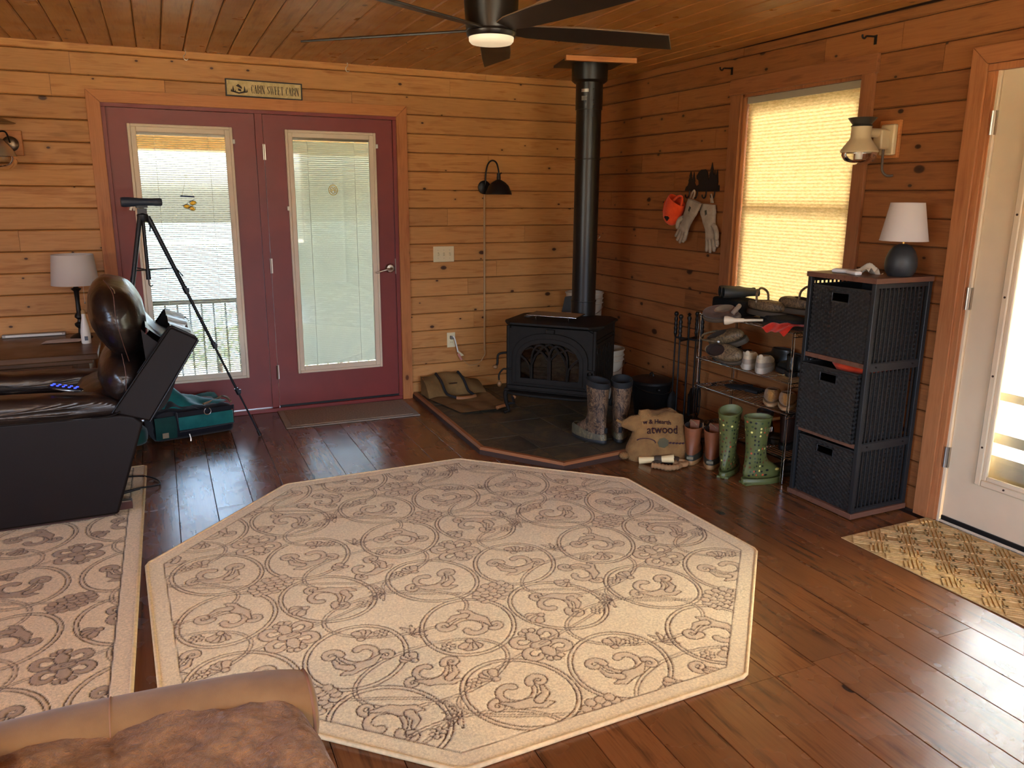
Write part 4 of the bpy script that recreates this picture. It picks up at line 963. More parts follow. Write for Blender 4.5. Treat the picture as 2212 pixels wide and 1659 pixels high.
# remote on the arm
rm = thing('remote_control', 'oval black remote with glowing blue buttons on the recliner arm', 'remote', (-3.735, -1.625, .645), 0, rot=(R(6), R(6), R(-28)))
MB().ell((0, 0, 0), (.082, .024, .011), 28, 8, pw=.8).build('body', mat('remote_black', (26, 26, 30), .3), rm, smooth=60)
MB().tube(ring(0, 0, .081, .0235, 0, 360, 30) and [(x, y, -.001) for x, y in ring(0, 0, .081, .0235, 0, 355, 30)], .0022, 6, closed=True).build('silver_rim', NICKEL, rm, smooth=60)
BLUE = NT('blue_backlight'); BLUE.set(Roughness=.4); BLUE.b.inputs['Base Color'].default_value = rgba((40, 60, 200)); BLUE.b.inputs['Emission Color'].default_value = rgba((50, 70, 255)); BLUE.b.inputs['Emission Strength'].default_value = .5
for i in range(5):
    for j in (-1, 1):
        MB().tube([(x-.058+i*.027, y+j*.0085, .0105) for x, y in ring(0, 0, .0055, .0045, 0, 330, 10)], .0014, 5, closed=True).build('button', BLUE.m, rm)
MB().tube(catmull([(-3.80, -1.585, .650), (-3.86, -1.565, .648), (-3.93, -1.555, .647), (-3.98, -1.53, .65)], 6), .0025, 6).build('control_cord', BLACK, rc, smooth=60, loc=(4.15, 1.35, -.011))
pw_ = MB().tube(catmull([(-3.60, -1.38, .017), (-3.50, -1.36, .03), (-3.425, -1.33, .022), (-3.385, -1.28, .012), (-3.40, -1.19, .01), (-3.47, -1.12, .015), (-3.62, -1.09, .016)], 8), .0045, 7)
pw_.cyl((-3.56, -1.378, .024), (-3.48, -1.352, .026), .009, .006, 8)
tag(pw_.build('power_cord', BLACK, smooth=60), 'black power cord looping over the rug edge behind the recliner', 'cord')

# ------------------------------------------------------------ tan suede sofa (arm, corner of seat) at lower left
SUE = cloth('tan_suede', (140, 108, 68), (110, 80, 48), scale=500, vs=5, bump=.25)
SUE2 = cloth('tan_suede_light', (146, 116, 84), (130, 100, 70), scale=500, vs=3, bump=.2)
FLC = NT('brown_fleece'); _v = FLC.coord(); FLC.col(FLC.ramp(FLC.noise(_v, 26, 6, .75, .8), [(.32, lin((98, 64, 34))), (.68, lin((160, 116, 70)))])); FLC.set(Roughness=1, Specular_IOR_Level=.05, Sheen_Weight=.3)
FLC.bump(FLC.noise(_v, 60, 5, .7, 1.0), .9, .012); FLC = FLC.m
so = thing('sofa', 'tan suede sofa end with brown fleece seat in the lower left corner', 'sofa', (-3.6, -4.7, 0))
def ls_(p): return (p[0]+3.6, p[1]+4.7, p[2])
def ridge(s_):   # s: 0 = left/back, 1 = right/front end of the arm (world x,y of the arm centre line)
    x = -4.15+.975*s_; y = -4.315+.03*math.sin(PI*min(1, s_*.9))-.075*max(0, s_-.72)**1.4*2
    return x, y
rs = []
for k in range(25):
    s_ = k/24; x, y = ridge(s_); top = .655-.016*max(0, .5-s_); r_ = .070
    pts = []
    for i in range(18):
        a = 2*PI*i/18; ca, sa = math.cos(a), math.sin(a)
        rr = r_*(1-.06*(s_ > .96))*(1.0+.012*math.sin(s_*21+a*2))
        pts.append(ls_((x+.10*sa*0, y+rr*ca*1.05, top-r_+rr*sa)))
    rs.append(pts)
e = rs[-1]; cx = sum(p[0] for p in e)/18; cy = sum(p[1] for p in e)/18; cz_ = sum(p[2] for p in e)/18
rs.append([(cx+.008, cy+(p[1]-cy)*.92, cz_+(p[2]-cz_)*.92) for p in e]); rs.append([(cx+.012, cy+(p[1]-cy)*.6, cz_+(p[2]-cz_)*.6) for p in e])
ar = MB().rings(rs).build('arm_roll', SUE, so, smooth=60, sub=1); displace(ar, .008, .16)
MB().tube([(p[0]-.001, cy+(p[1]-cy)*.965, cz_+(p[2]-cz_)*.965) for p in e], .0028, 6, closed=True).build('arm_piping', mat('suede_piping', (120, 82, 58), .9), so, smooth=60)
MB().b2(ls_((-4.15, -4.40, .03)), ls_((-3.178, -4.235, .57))).build('arm_panel', SUE, so, bevel=.02, seg=3)
o = MB().tube([ls_((ridge(.665)[0], ridge(.665)[1]+.0722*math.cos(a), .655-.070+.0688*math.sin(a))) for a in [R(q) for q in range(-40, 200, 12)]], .0012, 5).build('arm_seam', mat('suede_seam', (138, 98, 70), .9), so, smooth=60)
# fleece covered seat cushion
def seat(u, v):
    x = -4.15+1.0*u; xe = x; y = -4.290-1.25*v
    edge = 1-abs(2*u-1)**14; z = .640+.0*v-.005*math.exp(-((u-.655)/.005)**2)-.016*math.exp(-v*30)
    x2 = -4.15+(.985+.055*min(1, v*2.6))*u
    z -= .16*max(0, (u-.93)/.07)**2.2
    z += .006*math.sin(u*31+v*9)*math.sin(v*37+u*5)
    return ls_((x2, y, z))
ct = MB().grid(seat, 90, 110).build('fleece_cushion', FLC, so, smooth=180); displace(ct, .010, .03, 3)
MB().b2(ls_((-4.15, -5.58, .12)), ls_((-3.16, -4.345, .42))).build('seat_base', SUE, so, bevel=.02)
wg = smooth_loop([(-4.2, .50), (-3.72, .50), (-3.60, .56), (-3.575, .64), (-3.62, .70), (-3.74, .735), (-4.2, .76)], 5)
rs = []
for k in range(13):
    t_ = -1+2*k/12; s_ = max(.3, (1-abs(t_)**3)**(1/3) if abs(t_) < 1 else .3)
    rs.append([ls_((-3.95+(x+3.95)*(.6+.4*s_), -4.78+.36*t_, .62+(z-.62)*s_)) for x, z in wg])
o = MB().ell(ls_((-3.965, -4.74, .59)), (.375, .46, .165), 28, 14, pw=.62).build('back_cushion', SUE2, so, smooth=180, sub=1); displace(o, .012, .2)
# ------------------------------------------------------------ ceiling fan
FANM = mat('fan_bronze', (38, 33, 29), .32, metal=.55, vary=.05)
BLADE = mat('fan_blade_dark', (36, 27, 22), .42, vary=.1)
BEDGE = mat('fan_blade_edge', (120, 96, 74), .4)
fan = thing('ceiling_fan', 'dark five-blade ceiling fan with a round light hanging from the plank ceiling', 'ceiling fan', (-2.045, -2.60, H))
def fz(z): return (z-H)*.9
MB().lathe([(.075, fz(2.375)), (.108, fz(2.37)), (.112, fz(2.33)), (.107, fz(2.24)), (.101, fz(2.135)), (.0985, fz(2.118))], n=40).build('motor_housing', FANM, fan, smooth=35)
MB().lathe([(.0985, fz(2.118)), (.096, fz(2.113)), (.099, fz(2.108)), (.097, fz(2.096)), (.092, fz(2.088))], n=40).build('light_collar', FANM, fan, smooth=35)
LMP = NT('fan_light_lens'); LMP.set(Roughness=.35); LMP.b.inputs['Base Color'].default_value = rgba((238, 228, 208)); LMP.b.inputs['Emission Color'].default_value = rgba((255, 230, 190)); LMP.b.inputs['Emission Strength'].default_value = .07
MB().lathe([(.089, fz(2.090)), (.088, fz(2.074)), (.080, fz(2.064)), (.05, fz(2.059)), (.002, fz(2.058))], n=40).build('light_lens', LMP.m, fan, smooth=50)
for k in range(5):
    a = R(-7.5+72*k); pit = R(-13)
    Mb = Matrix.Rotation(a, 4, 'Z') @ Matrix.Translation((0, 0, -.230)) @ Matrix.Rotation(pit, 4, 'X')
    ol = [(.07, -.032), (.16, -.056), (.35, -.070), (.60, -.071), (.745, -.066), (.825, .063), (.60, .064), (.35, .060), (.16, .050), (.07, .028)]
    b = MB().prism(ol, -.004, .004, Mb); o = b.build('blade', BLADE, fan, bevel=.002)
    MB().tube([Mb @ Vector((x, y, 0)) for x, y in ol[:5]], .0032, 5).build('blade_edge', BEDGE, o)

# ------------------------------------------------------------ dark metal and walnut shelf tower with three baskets
CABM = mat('tower_black_steel', (33, 33, 33), .42, metal=0, spec=.4)
tw = thing('basket_tower', 'tall narrow shelf tower of black steel and walnut boards against the right wall', 'shelf', (-.392, -3.136, 0))
TD, TWD, THT = .372, .405, 1.162     # depth (x), width (y), height
def tb(a, b): return (a, b)
for z0, z1, nm in ((1.138, THT, 'top_board'), (.742, .764, 'shelf_board'), (.354, .376, 'shelf_board'), (.008, .034, 'bottom_board')):
    MB().b2((-.006 if nm != 'shelf_board' else .004, -.006 if nm in ('top_board', 'bottom_board') else .018, z0), (TD, TWD+.006 if nm in ('top_board', 'bottom_board') else TWD-.018, z1)).build(nm, WALNUT, tw, bevel=.0015)
for x in (.0, TD-.024):
    for y in (0, TWD-.022): MB().b2((x, y, .0 if y else .034), (x+.024, y+.022, 1.138)).build('post', CABM, tw, bevel=.002)
for y, yy in ((0.002, .016), (TWD-.016, TWD-.002)):
    for z in (.744, .357): 
        MB().b2((.024, y, z-.012), (TD-.024, yy, z+.022)).build('side_rail', CABM, tw, bevel=.001)
        for x in (.06, TD-.07): MB().cyl((x, -.002 if y < .1 else TWD-.004, z+.006), (x, .004 if y < .1 else TWD+.002, z+.006), .004, n=8).build('bolt', IRON, tw)
    for z in (1.12, .036): MB().b2((.024, y, z), (TD-.024, yy, z+.016)).build('side_rail', CABM, tw)
    for z0, z1 in ((.052, .345), (.379, .732), (.766, 1.12)):
        for k in range(11):
            x = .047+k*.0275; MB().b2((x-.0034, y+.004, z0), (x+.0034, yy-.003, z1)).build('side_slat', CABM, tw)
        for z in (z0, z1): MB().b2((.024, y+.003, z-.004), (TD-.024, yy-.003, z+.004)).build('slat_rail', CABM, tw)
for z0, z1 in ((.04, .354), (.378, .742), (.766, 1.12)):
    for y in (.12, .2, .28): MB().b2((TD-.012, y, z0), (TD-.004, y+.008, z1)).build('back_slat', CABM, tw)
WKR = NT('black_wicker'); WKR.col(WKR.ramp(WKR.noise(WKR.coord(), 60, 3), [(.3, lin((22, 22, 21))), (.7, lin((42, 41, 40)))])); WKR.set(Roughness=.3, Specular_IOR_Level=.7); WKR = WKR.m
def basket(z0, h, fwd, hole, lab, wd=.345, dp=.33):
    b = thing('wicker_basket', lab, 'basket', (-.392+.012-fwd, -3.136+TWD/2, z0), group='baskets in the shelf tower')
    W2 = wd/2
    def side(fn, name, L, nu, nv, hl=None):
        m = MB(); bi = len(m.v); keep = []
        for j in range(nv+1):
            for i in range(nu+1):
                u, v = i/nu, j/nv; w_ = .0036*math.sin(v*PI*nv/2+ (PI if (int(u*nu/2) % 2) else 0))*1.0
                m.v.append(fn(u, v, w_))
        for j in range(nv):
            for i in range(nu):
                if hl and hl[0] < (i+.5)/nu < hl[1] and hl[2] < (j+.5)/nv < hl[3]: continue
                a = bi+j*(nu+1)+i; m.f.append((a, a+1, a+nu+2, a+nu+1))
        return m.build(name, WKR, b, smooth=60)
    nv = int(h/.0055); nv += nv % 2
    side(lambda u, v, w: (-w, -W2+wd*u, h*v), 'front_weave', wd, 44, nv, (.36, .64, .80, .93))
    side(lambda u, v, w: (dp*u, -W2-w, h*v), 'side_weave', dp, 44, nv)
    side(lambda u, v, w: (dp*u, W2+w, h*v), 'side_weave', dp, 20, nv//2)
    MB().b2((.006, -W2+.006, 0), (dp, W2-.006, .008)).b2((dp-.006, -W2+.004, .004), (dp, W2-.004, h)).build('basket_body', WKR, b)
    MB().b2((.004, -W2+.004, .004), (.008, -.055, h)).b2((.004, .055, .004), (.008, W2-.004, h)).b2((.004, -.056, .004), (.008, .056, h*.79)).b2((.004, -.056, h*.94), (.008, .056, h)).b2((.006, -W2+.003, .004), (dp, -W2+.007, h)).b2((.006, W2-.007, .004), (dp, W2-.003, h)).build('liner', BLACK, b)
    MB().tube([(0, -W2, h), (dp, -W2, h), (dp, W2, h), (0, W2, h)], .006, 6, closed=True).build('rim', WKR, b, smooth=60)
    MB().tube([(-.002, -.05, h*.80), (-.002, .05, h*.80), (-.002, .05, h*.93), (-.002, -.05, h*.93)], .004, 6, closed=True).build('handle_hole_rim', WKR, b, smooth=60)
    return b
basket(.765, .335, 0, 1, 'black wicker basket on the top level of the shelf tower')
basket(.377, .335, .028, 1, 'black wicker basket on the middle level, pulled out with orange cloth inside')
basket(.036, .300, 0, 1, 'black wicker basket on the bottom level of the shelf tower')
ORG = cloth('orange_cloth', (226, 74, 34), (196, 52, 24), vs=20)
oc = MB().ell((0, 0, 0), (.14, .14, .045), 22, 10).build('orange_cloth', ORG, smooth=180, loc=(-.20, -2.945, .715)); displace(oc, .03, .05); tag(oc, 'bright orange cloth stuffed in the middle wicker basket', 'cloth')
MB()
# things on the tower
tl = thing('table_lamp', 'small table lamp with black pebble base and white cone shade on the shelf tower', 'lamp', (-.175, -3.075, THT))
CER = mat('black_ceramic', (38, 40, 42), .5, vary=.12, vscale=40)
MB().lathe([(.004, .0), (.052, .001), (.064, .018), (.0705, .048), (.068, .082), (.056, .115), (.038, .136), (.018, .147), (.003, .149)], n=36).build('base', CER, tl, smooth=50)
MB().cyl((0, 0, .145), (0, 0, .20), .006, n=10).build('stem', mat('brass', (190, 150, 80), .3, metal=1), tl, smooth=50)
SHD = cloth('lamp_shade_white', (232, 226, 218), (224, 218, 212), transl=.3, sheen=0, bump=.1, vs=2)
sh_ = MB(); sh_.lathe([(.104, .163), (.073, .332)], n=44, cap0=False, cap1=False).lathe([(.102, .163), (.071, .332)], n=44, cap0=False, cap1=False); sh_.build('shade', SHD, tl, smooth=60)
MB().tube([(.104*math.cos(a), .104*math.sin(a), .163) for a in [2*PI*i/40 for i in range(40)]], .0018, 5, closed=True).tube([(.072*math.cos(a), .072*math.sin(a), .332) for a in [2*PI*i/40 for i in range(40)]], .0018, 5, closed=True).build('shade_rim', SHD, tl)
for (x, y, rz, lab, w) in ((-.30, -2.865, 14, 'white wireless charger pad at the left end of the tower top', .085), (-.325, -2.945, -20, 'small white device lying in front of the pads on the tower top', .07)):
    g_ = thing('charging_pad', lab, 'gadget', (x, y, THT), R(rz)); MB().box((0, 0, .009), (w*.5, w*1.3, .017)).build('body', WHITE, g_, bevel=.006, seg=3); MB().box((0, 0, .0185), (w*.36, w*1.1, .002)).build('top_face', mat('pad_grey', (176, 170, 162), .4), g_, bevel=.0008)
pc = MB().grid(lambda u, v: (-.05+.1*u, -.04+.08*v, .006+.03*math.sin(u*4.6)*math.sin(v*3.1+.4)+.012*math.sin(u*13+v*7)), 16, 14).build('crumpled_paper', cloth('paper_towel', (222, 208, 180), vs=10), smooth=180, loc=(-.235, -2.955, THT+.008)); tag(pc, 'crumpled cream paper beside the black lamp base', 'paper')
gr_ = thing('wall_gaslight', 'cream gas-style wall light with a metal cap right of the shaded window', 'wall lamp', (0, -2.795, 1.79), 0)
CRM = mat('old_cream_enamel', (196, 178, 140), .45, vary=.08)
MB().b2((-.018, -.058, -.085), (0, .058, .092)).build('wood_block', TRIM, gr_, bevel=.002)
MB().b2((-.045, -.052, -.072), (-.018, .03, .072)).b2((-.10, -.03, -.045), (-.04, .022, .045)).build('mount_box', CRM, gr_, bevel=.008, seg=3)
MB().cyl((-.04, 0, .03), (-.17, 0, .03), .022, n=14).build('arm', CRM, gr_, smooth=50)
MB().lathe([(.046, .055), (.046, .004), (.052, -.006), (.075, -.038), (.087, -.058), (.084, -.064), (.06, -.04), (.03, -.02)], (-.205, 0, 0), 32).build('hood', CRM, gr_, smooth=45)
MB().lathe([(.004, .058), (.05, .056), (.040, .068), (.062, .095), (.066, .094), (.044, .066)], (-.205, 0, 0), 28).build('cap', mat('tin_grey', (90, 86, 78), .35, metal=.7), gr_, smooth=45)
CG = glassy('clear_globe', (.93, .92, .88))
MB().lathe([(.080, -.060), (.082, -.078), (.068, -.103), (.045, -.118), (.030, -.120)], (-.205, 0, 0), 32, cap0=False, cap1=False).build('globe', CG, gr_, smooth=80)
MB().cyl((-.205, 0, -.095), (-.205, 0, -.03), .017, n=14).build('mantle', WHITE, gr_, smooth=50)
MB().tube(catmull([(-.06, -.012, -.045), (-.06, -.014, -.10), (-.06, -.02, -.145), (-.045, -.035, -.168), (-.02, -.05, -.168)], 6), .006, 8).build('gas_pipe', mat('grey_pipe', (84, 72, 60), .5), gr_, smooth=60)
for y, z, lab in ((-1.585, 2.262, 'left black curtain rod bracket above the shaded window'), (-2.64, 2.272, 'right black curtain rod bracket above the shaded window')):
    br = thing('curtain_bracket', lab, 'bracket', (0, y, z), group='curtain rod brackets')
    MB().b2((-.003, -.008, -.022), (0, .008, .022)).build('wall_plate', BLACK, br)
    MB().tube([(-.002, 0, .015), (-.065, 0, .012)], .004, 6).tube(arc((-.08, 0, .012), .012, 0, -200, 10, 'XZ'), .005, 6).build('hook_arm', BLACK, br, smooth=60)

# ------------------------------------------------------------ black goose-neck wall lamp with cord cover
wl_ = thing('wall_lamp', 'black barn-style gooseneck wall lamp on the back wall', 'wall lamp', (-.965, 0, 1.575))
MB().lathe([(.050, 0), (.050, -.012), (.040, -.02), (.01, -.022)], n=28, axis='Y').build('backplate', BLACK, wl_, smooth=40)
MB().tube(catmull([(0, -.015, .0), (0, -.028, .02), (0, -.035, .10), (.006, -.06, .165), (.022, -.10, .192), (.042, -.135, .175), (.052, -.152, .12), (.052, -.155, .085)], 7), .0062, 10).build('gooseneck', BLACK, wl_, smooth=60)
dm_ = [(.014, .10), (.014, .055), (.024, .05), (.05, .035), (.075, .01), (.092, -.03), (.097, -.052), (.099, -.052), (.094, -.03), (.06, .015)]
MB().lathe(dm_, (.052, -.155, .0), 36).build('shade', BLACK, wl_, smooth=45)
MB().cyl((.052, -.155, .062), (.052, -.155, .10), .016, .012, n=14).tube([(.066, -.155, .098), (.074, -.158, .104)], .006, 6).build('socket', BLACK, wl_, smooth=50)
MB().b2((-.006, -.010, -1.25), (.008, 0, -.05)).build('cord_cover', mat('cord_cover_tan', (176, 142, 98), .5), wl_, bevel=.003)
cd = MB().tube(catmull([(-.963, -.012, .33), (-.966, -.02, .30), (-.985, -.022, .272), (-.995, -.02, .25)], 5), .003, 6); cd.tube(catmull([(-.995, -.02, .25), (-1.04, -.02, .222), (-1.10, -.02, .222), (-1.15, -.02, .262)], 6), .0022, 6)
tag(cd.build('lamp_cord', mat('cord_tan', (190, 160, 120), .5), smooth=60), 'thin cord hanging between the cord cover and the plug adapter', 'cord')
ad_ = thing('plug_adapter', 'pink and white plug cord hanging from the outlet', 'plug', (-1.245, -.012, .46))
MB().tube(catmull([(0, -.005, 0), (.016, -.022, -.01), (.03, -.024, -.06), (.045, -.022, -.125)], 6), .0055, 8).build('white_cord', WHITE, ad_, smooth=60)
MB().box((.062, -.02, -.165), (.018, .012, .06), (0, R(-28), 0)).build('adapter_box', mat('pink_plastic', (196, 130, 110), .5), ad_, bevel=.003)
MB().add([(.045, -.024, -.11), (.05, -.02, -.165), (.095, -.022, -.155)], [(0, 1, 2)]).build('tag_card', IVORY, ad_)
sw = thing('light_switch', 'ivory triple light switch plate on the back wall', 'switch', (-1.2955, 0, 1.085))
MB().b2((-.083, -.006, -.058), (.083, 0, .058)).build('plate', IVORY, sw, bevel=.003)
for k in (-1, 0, 1):
    MB().box((k*.046, -.009, .0), (.010, .014, .022), (R(20 if k else -20), 0, 0)).build('toggle', IVORY, sw, bevel=.002)
    for z in (.03, -.03): MB().cyl((k*.046, -.0065, z), (k*.046, -.0055, z), .0028, n=8).build('screw', NICKEL, sw)
ou = thing('outlet', 'ivory wall outlet with a white cord plugged in', 'outlet', (-1.243, 0, .428))
MB().b2((-.034, -.005, -.058), (.034, 0, .058)).build('plate', IVORY, ou, bevel=.003)
for z in (.02, -.02):
    MB().cyl((0, -.0075, z), (0, -.004, z), .017, n=18).build('socket', IVORY, ou, smooth=40)
    for x in (-.006, .006): MB().b2((x-.001, -.0082, z-.002), (x+.001, -.007, z+.008)).build('slot', JOINT, ou)
MB().b2((-.014, -.03, .008), (.014, -.007, .034)).build('plug', mat('plug_grey', (120, 112, 100), .5), ou, bevel=.003)
for x, lab in ((-2.995, 'open brass cup hook at the ceiling above the left french door'), (-1.98, 'dark cup hook at the ceiling right of the sign')):
    hk = MB().tube(catmull([(0, 0, .0), (0, 0, -.015), (-.012, 0, -.028), (-.010, 0, -.046), (.004, 0, -.052), (.013, 0, -.042)], 5), .0024, 6).cyl((0, 0, 0), (0, 0, .004), .006, n=8).build('cup_hook', NICKEL, smooth=60, loc=(x, -.03 if x < -2.5 else -.035, H-.004)); tag(hk, lab, 'hook', 'ceiling hooks')
# ------------------------------------------------------------ sign
sg = thing('wall_sign', 'framed sign reading CABIN SWEET CABIN above the french doors', 'sign', (-2.529, -.001, 2.178), 0, rot=(0, R(.6), 0))
fr = MB(); frame_rect(fr, -.242, .242, -.053, .053, .007, -.018, 0); fr.build('frame', mat('sign_frame_black', (24, 20, 16), .5), sg, bevel=.001)
t = NT('aged_paper'); _v = t.coord(); t.col(t.ramp(t.noise(_v, 30, 7, .75), [(.3, lin((176, 150, 96))), (.6, lin((214, 194, 140)))])); t.set(Roughness=.6)
MB().b2((-.237, -.010, -.048), (.237, -.003, .048)).build('panel', t.m, sg)
INK = mat('sign_ink', (40, 30, 20), .7)
def letters(s, x0, x1, zb_, h):
    mb = MB(); y = -.0106; wch = {'I': .45, ' ': .6, 'W': 1.35, 'M': 1.2}; tot = sum(wch.get(c, .92) for c in s); u = (x1-x0)/tot; x = x0
    def q(ax, az, bx, bz, t_):   # thick line in letter units
        ax, bx = x+ax*u*w_, x+bx*u*w_; az, bz = zb_+az*h, zb_+bz*h; dx, dz = bx-ax, bz-az; L = math.hypot(dx, dz) or 1; nx, nz = -dz/L*t_*u/2, dx/L*t_*u/2
        if abs(dz) > abs(dx): nx, nz = t_*u/2, 0
        else: nx, nz = 0, t_*u/2
        mb.add([(ax-nx, y, az-nz), (bx-nx, y, bz-nz), (bx+nx, y, bz+nz), (ax+nx, y, az+nz)], [(0, 1, 2, 3)])
    for c in s:
        w_ = wch.get(c, .92)
        TK, TH = .24, .10
        def ser(px, pz, wd=.32): q(px-wd/2, pz, px+wd/2, pz, .09)
        if c == 'I': q(.5, 0, .5, 1, TK); ser(.5, .02, .75); ser(.5, .98, .75)
        elif c == 'A': q(.16, 0, .5, 1, TH); q(.46, 1, .80, 0, TK); q(.27, .34, .68, .34, .09); ser(.16, .02); ser(.8, .02)
        elif c == 'B':
            q(.25, 0, .25, 1, TK); q(.12, .98, .55, .98, .09); q(.12, .02, .55, .02, .09); q(.2, .52, .55, .52, .08); q(.55, .98, .74, .86, .1); q(.74, .88, .74, .64, TK); q(.74, .64, .55, .52, .1); q(.55, .52, .80, .40, .1); q(.80, .42, .80, .14, TK); q(.80, .16, .55, .02, .1)
        elif c == 'C':
            q(.24, .24, .24, .76, TK); q(.24, .76, .38, .95, TH*1.4); q(.38, .97, .66, .97, .09); q(.66, .95, .80, .78, TH); q(.80, .98, .80, .70, .08); q(.24, .24, .38, .05, TH*1.4); q(.38, .03, .66, .03, .09); q(.66, .05, .82, .24, TH)
        elif c == 'N': q(.2, 0, .2, 1, TH); q(.2, 1, .78, 0, TK); q(.78, 0, .78, 1, TH); ser(.2, .02); ser(.78, .98); ser(.14, .98, .24)
        elif c == 'S':
            q(.76, .72, .76, .98, .08); q(.72, .80, .5, .97, TH); q(.5, .97, .3, .88, TH); q(.27, .88, .27, .64, TK); q(.27, .66, .73, .38, TK); q(.73, .38, .73, .14, TK); q(.70, .12, .5, .03, TH); q(.5, .03, .26, .2, TH); q(.24, .02, .24, .3, .08)
        elif c == 'W': q(.08, 1, .30, 0, TK*.8); q(.30, 0, .48, 1, TH*.8); q(.44, 1, .68, 0, TK*.8); q(.68, 0, .90, 1, TH*.8); ser(.08, .98, .2); ser(.45, .98, .2); ser(.9, .98, .2)
        elif c == 'E': q(.25, 0, .25, 1, TK); q(.12, .98, .78, .98, .09); q(.12, .02, .82, .02, .09); q(.25, .5, .6, .5, .08); q(.78, .98, .78, .76, .08); q(.82, .02, .82, .26, .08); q(.6, .62, .6, .38, .08)
        elif c == 'T': q(.5, 0, .5, 1, TK); q(.12, .98, .88, .98, .09); q(.12, .98, .12, .74, .08); q(.88, .98, .88, .74, .08); ser(.5, .02, .4)
        x += w_*u
    return mb
letters('CABIN SWEET CABIN', -.085, .222, -.028, .052).build('lettering', INK, sg)
dr = MB(); y = -.0106
def tri(x, z, w, h): 
    for k in range(4): dr.add([(x-w*(1-k*.22), y, z+h*k*.22), (x+w*(1-k*.22), y, z+h*k*.22), (x, y, z+h*(k*.22+.36))], [(0, 1, 2)])
tri(-.195, -.024, .010, .036); tri(-.206, -.024, .007, .018); tri(-.124, -.020, .010, .034); tri(-.110, -.022, .007, .018); tri(-.182, -.024, .006, .012)
dr.add([(-.212, y, -.024), (-.16, y, -.036), (-.105, y, -.024), (-.13, y, -.018), (-.16, y, -.027), (-.19, y, -.019)], [(0, 1, 4, 5), (1, 2, 3, 4)])
dr.add([(-.178, y, .012), (-.162, y, .024), (-.142, y, .008), (-.140, y, -.006), (-.160, y, .004)], [(0, 1, 2, 3, 4)]); dr.add([(-.165, y, -.002), (-.146, y, -.008), (-.146, y, -.022), (-.165, y, -.016)], [(0, 1, 2, 3)])
dr.build('cabin_drawing', INK, sg)
# ------------------------------------------------------------ suncatchers hung on the two doors
sc1 = thing('suncatcher', 'hanging suncatcher with amber glass bees on the left door glass', 'suncatcher', (-3.05, -.006, 1.56))
MB().tube([(-.035, 0, -.06), (0, 0, .06), (.036, 0, -.06)], .0012, 5).build('chain', NICKEL, sc1); MB().lathe([(.003, 0), (.012, .004), (.012, .010), (.003, .012)], (0, 0, .062), 14, 'Y').build('suction_cup', CG, sc1)
MB().cyl((-.045, 0, -.062), (.04, 0, -.066), .005, n=8).build('bar', mat('slate_blue', (70, 88, 130), .4), sc1)
AMB = glassy('amber_glass', (.95, .66, .12), rough=.1); LEAD = mat('lead_line', (60, 56, 54), .5)
for x, z, a in ((-.01, -.128, 20), (.028, -.105, -15), (.02, -.14, 40)):
    MB().ell((x, 0, z), (.020, .004, .012), 14, 6, Matrix.Translation((x, 0, z)) @ Matrix.Rotation(R(a), 4, 'Y') @ Matrix.Translation((-x, 0, -z))).build('amber_bee', AMB, sc1, smooth=60)
    MB().tube([(x+.021*math.cos(q), -.002, z+.013*math.sin(q)) for q in [2*PI*i/14 for i in range(14)]], .0016, 5, closed=True).tube([(x-.03, 0, z+.004), (x+.012, 0, z+.022)], .0014, 5).build('lead_outline', LEAD, sc1)
sc2 = thing('suncatcher', 'round yellow openwork suncatcher on the right door glass', 'suncatcher', (-2.106, -.006, 1.545))
YEL = mat('yellow_enamel', (206, 170, 50), .4)
q_ = MB(); q_.tube([(.030*math.cos(a), 0, .034*math.sin(a)) for a in [2*PI*i/26 for i in range(26)]], .0026, 6, closed=True)
for x, z, r_ in ((-.010, .012, .008), (.012, .010, .008), (0, -.012, .011), (-.015, -.006, .006), (.016, -.008, .006)): q_.tube([(x+r_*math.cos(a), 0, z+r_*math.sin(a)) for a in [2*PI*i/12 for i in range(12)]], .0022, 5, closed=True)
q_.build('openwork_disc', YEL, sc2, smooth=60); MB().tube([(-.006, 0, .048), (0, 0, .036), (.006, 0, .048)], .001, 4).build('hanger', NICKEL, sc2)

# ------------------------------------------------------------ desk at left with lamp, bottle, paper
DSK = wood('desk_oak', (96, 62, 36), (66, 42, 24), knot=(50, 30, 18), rough=.4, ks=.8, kr=.03, vary=.04, kden=.1)
dk_ = thing('desk', 'oak desk with carved edge behind the brown recliner at far left', 'desk', (-4.5, -.40, 0))
MB().b2((-.7, -.40, .615), (.87, .36, .650)).build('desktop', DSK, dk_, bevel=.006)
MB().b2((-.68, -.37, .590), (.84, .35, .614)).b2((-.66, -.35, .02), (-.60, .33, .59)).b2((.76, -.35, .02), (.82, .33, .59)).b2((-.60, .28, .2), (.76, .33, .59)).b2((-.60, -.35, .50), (.76, -.33, .59)).build('frame', DSK, dk_, bevel=.003)
MB().b2((-.58, -.362, .47), (-.02, -.35, .585)).build('drawer', DSK, dk_, bevel=.003); MB().b2((.02, -.362, .47), (.74, -.35, .585)).build('drawer', DSK, dk_, bevel=.003)
ll = thing('table_lamp', 'table lamp with white drum shade and dark turned base on the desk', 'lamp', (-3.735, -.215, .650))
MB().lathe([(.062, 0), (.062, .008), (.042, .022), (.016, .032), (.013, .06), (.028, .075), (.030, .09), (.014, .10), (.012, .115), (.026, .128), (.024, .142), (.014, .155), (.012, .22), (.015, .285), (.030, .30), (.016, .306), (.008, .32)], n=26).build('turned_base', BLACK, ll, smooth=45)
m_ = MB(); m_.lathe([(.131, .325), (.113, .505)], n=44, cap0=False, cap1=False).lathe([(.129, .325), (.111, .505)], n=44, cap0=False, cap1=False).build('shade', SHD, ll, smooth=60)
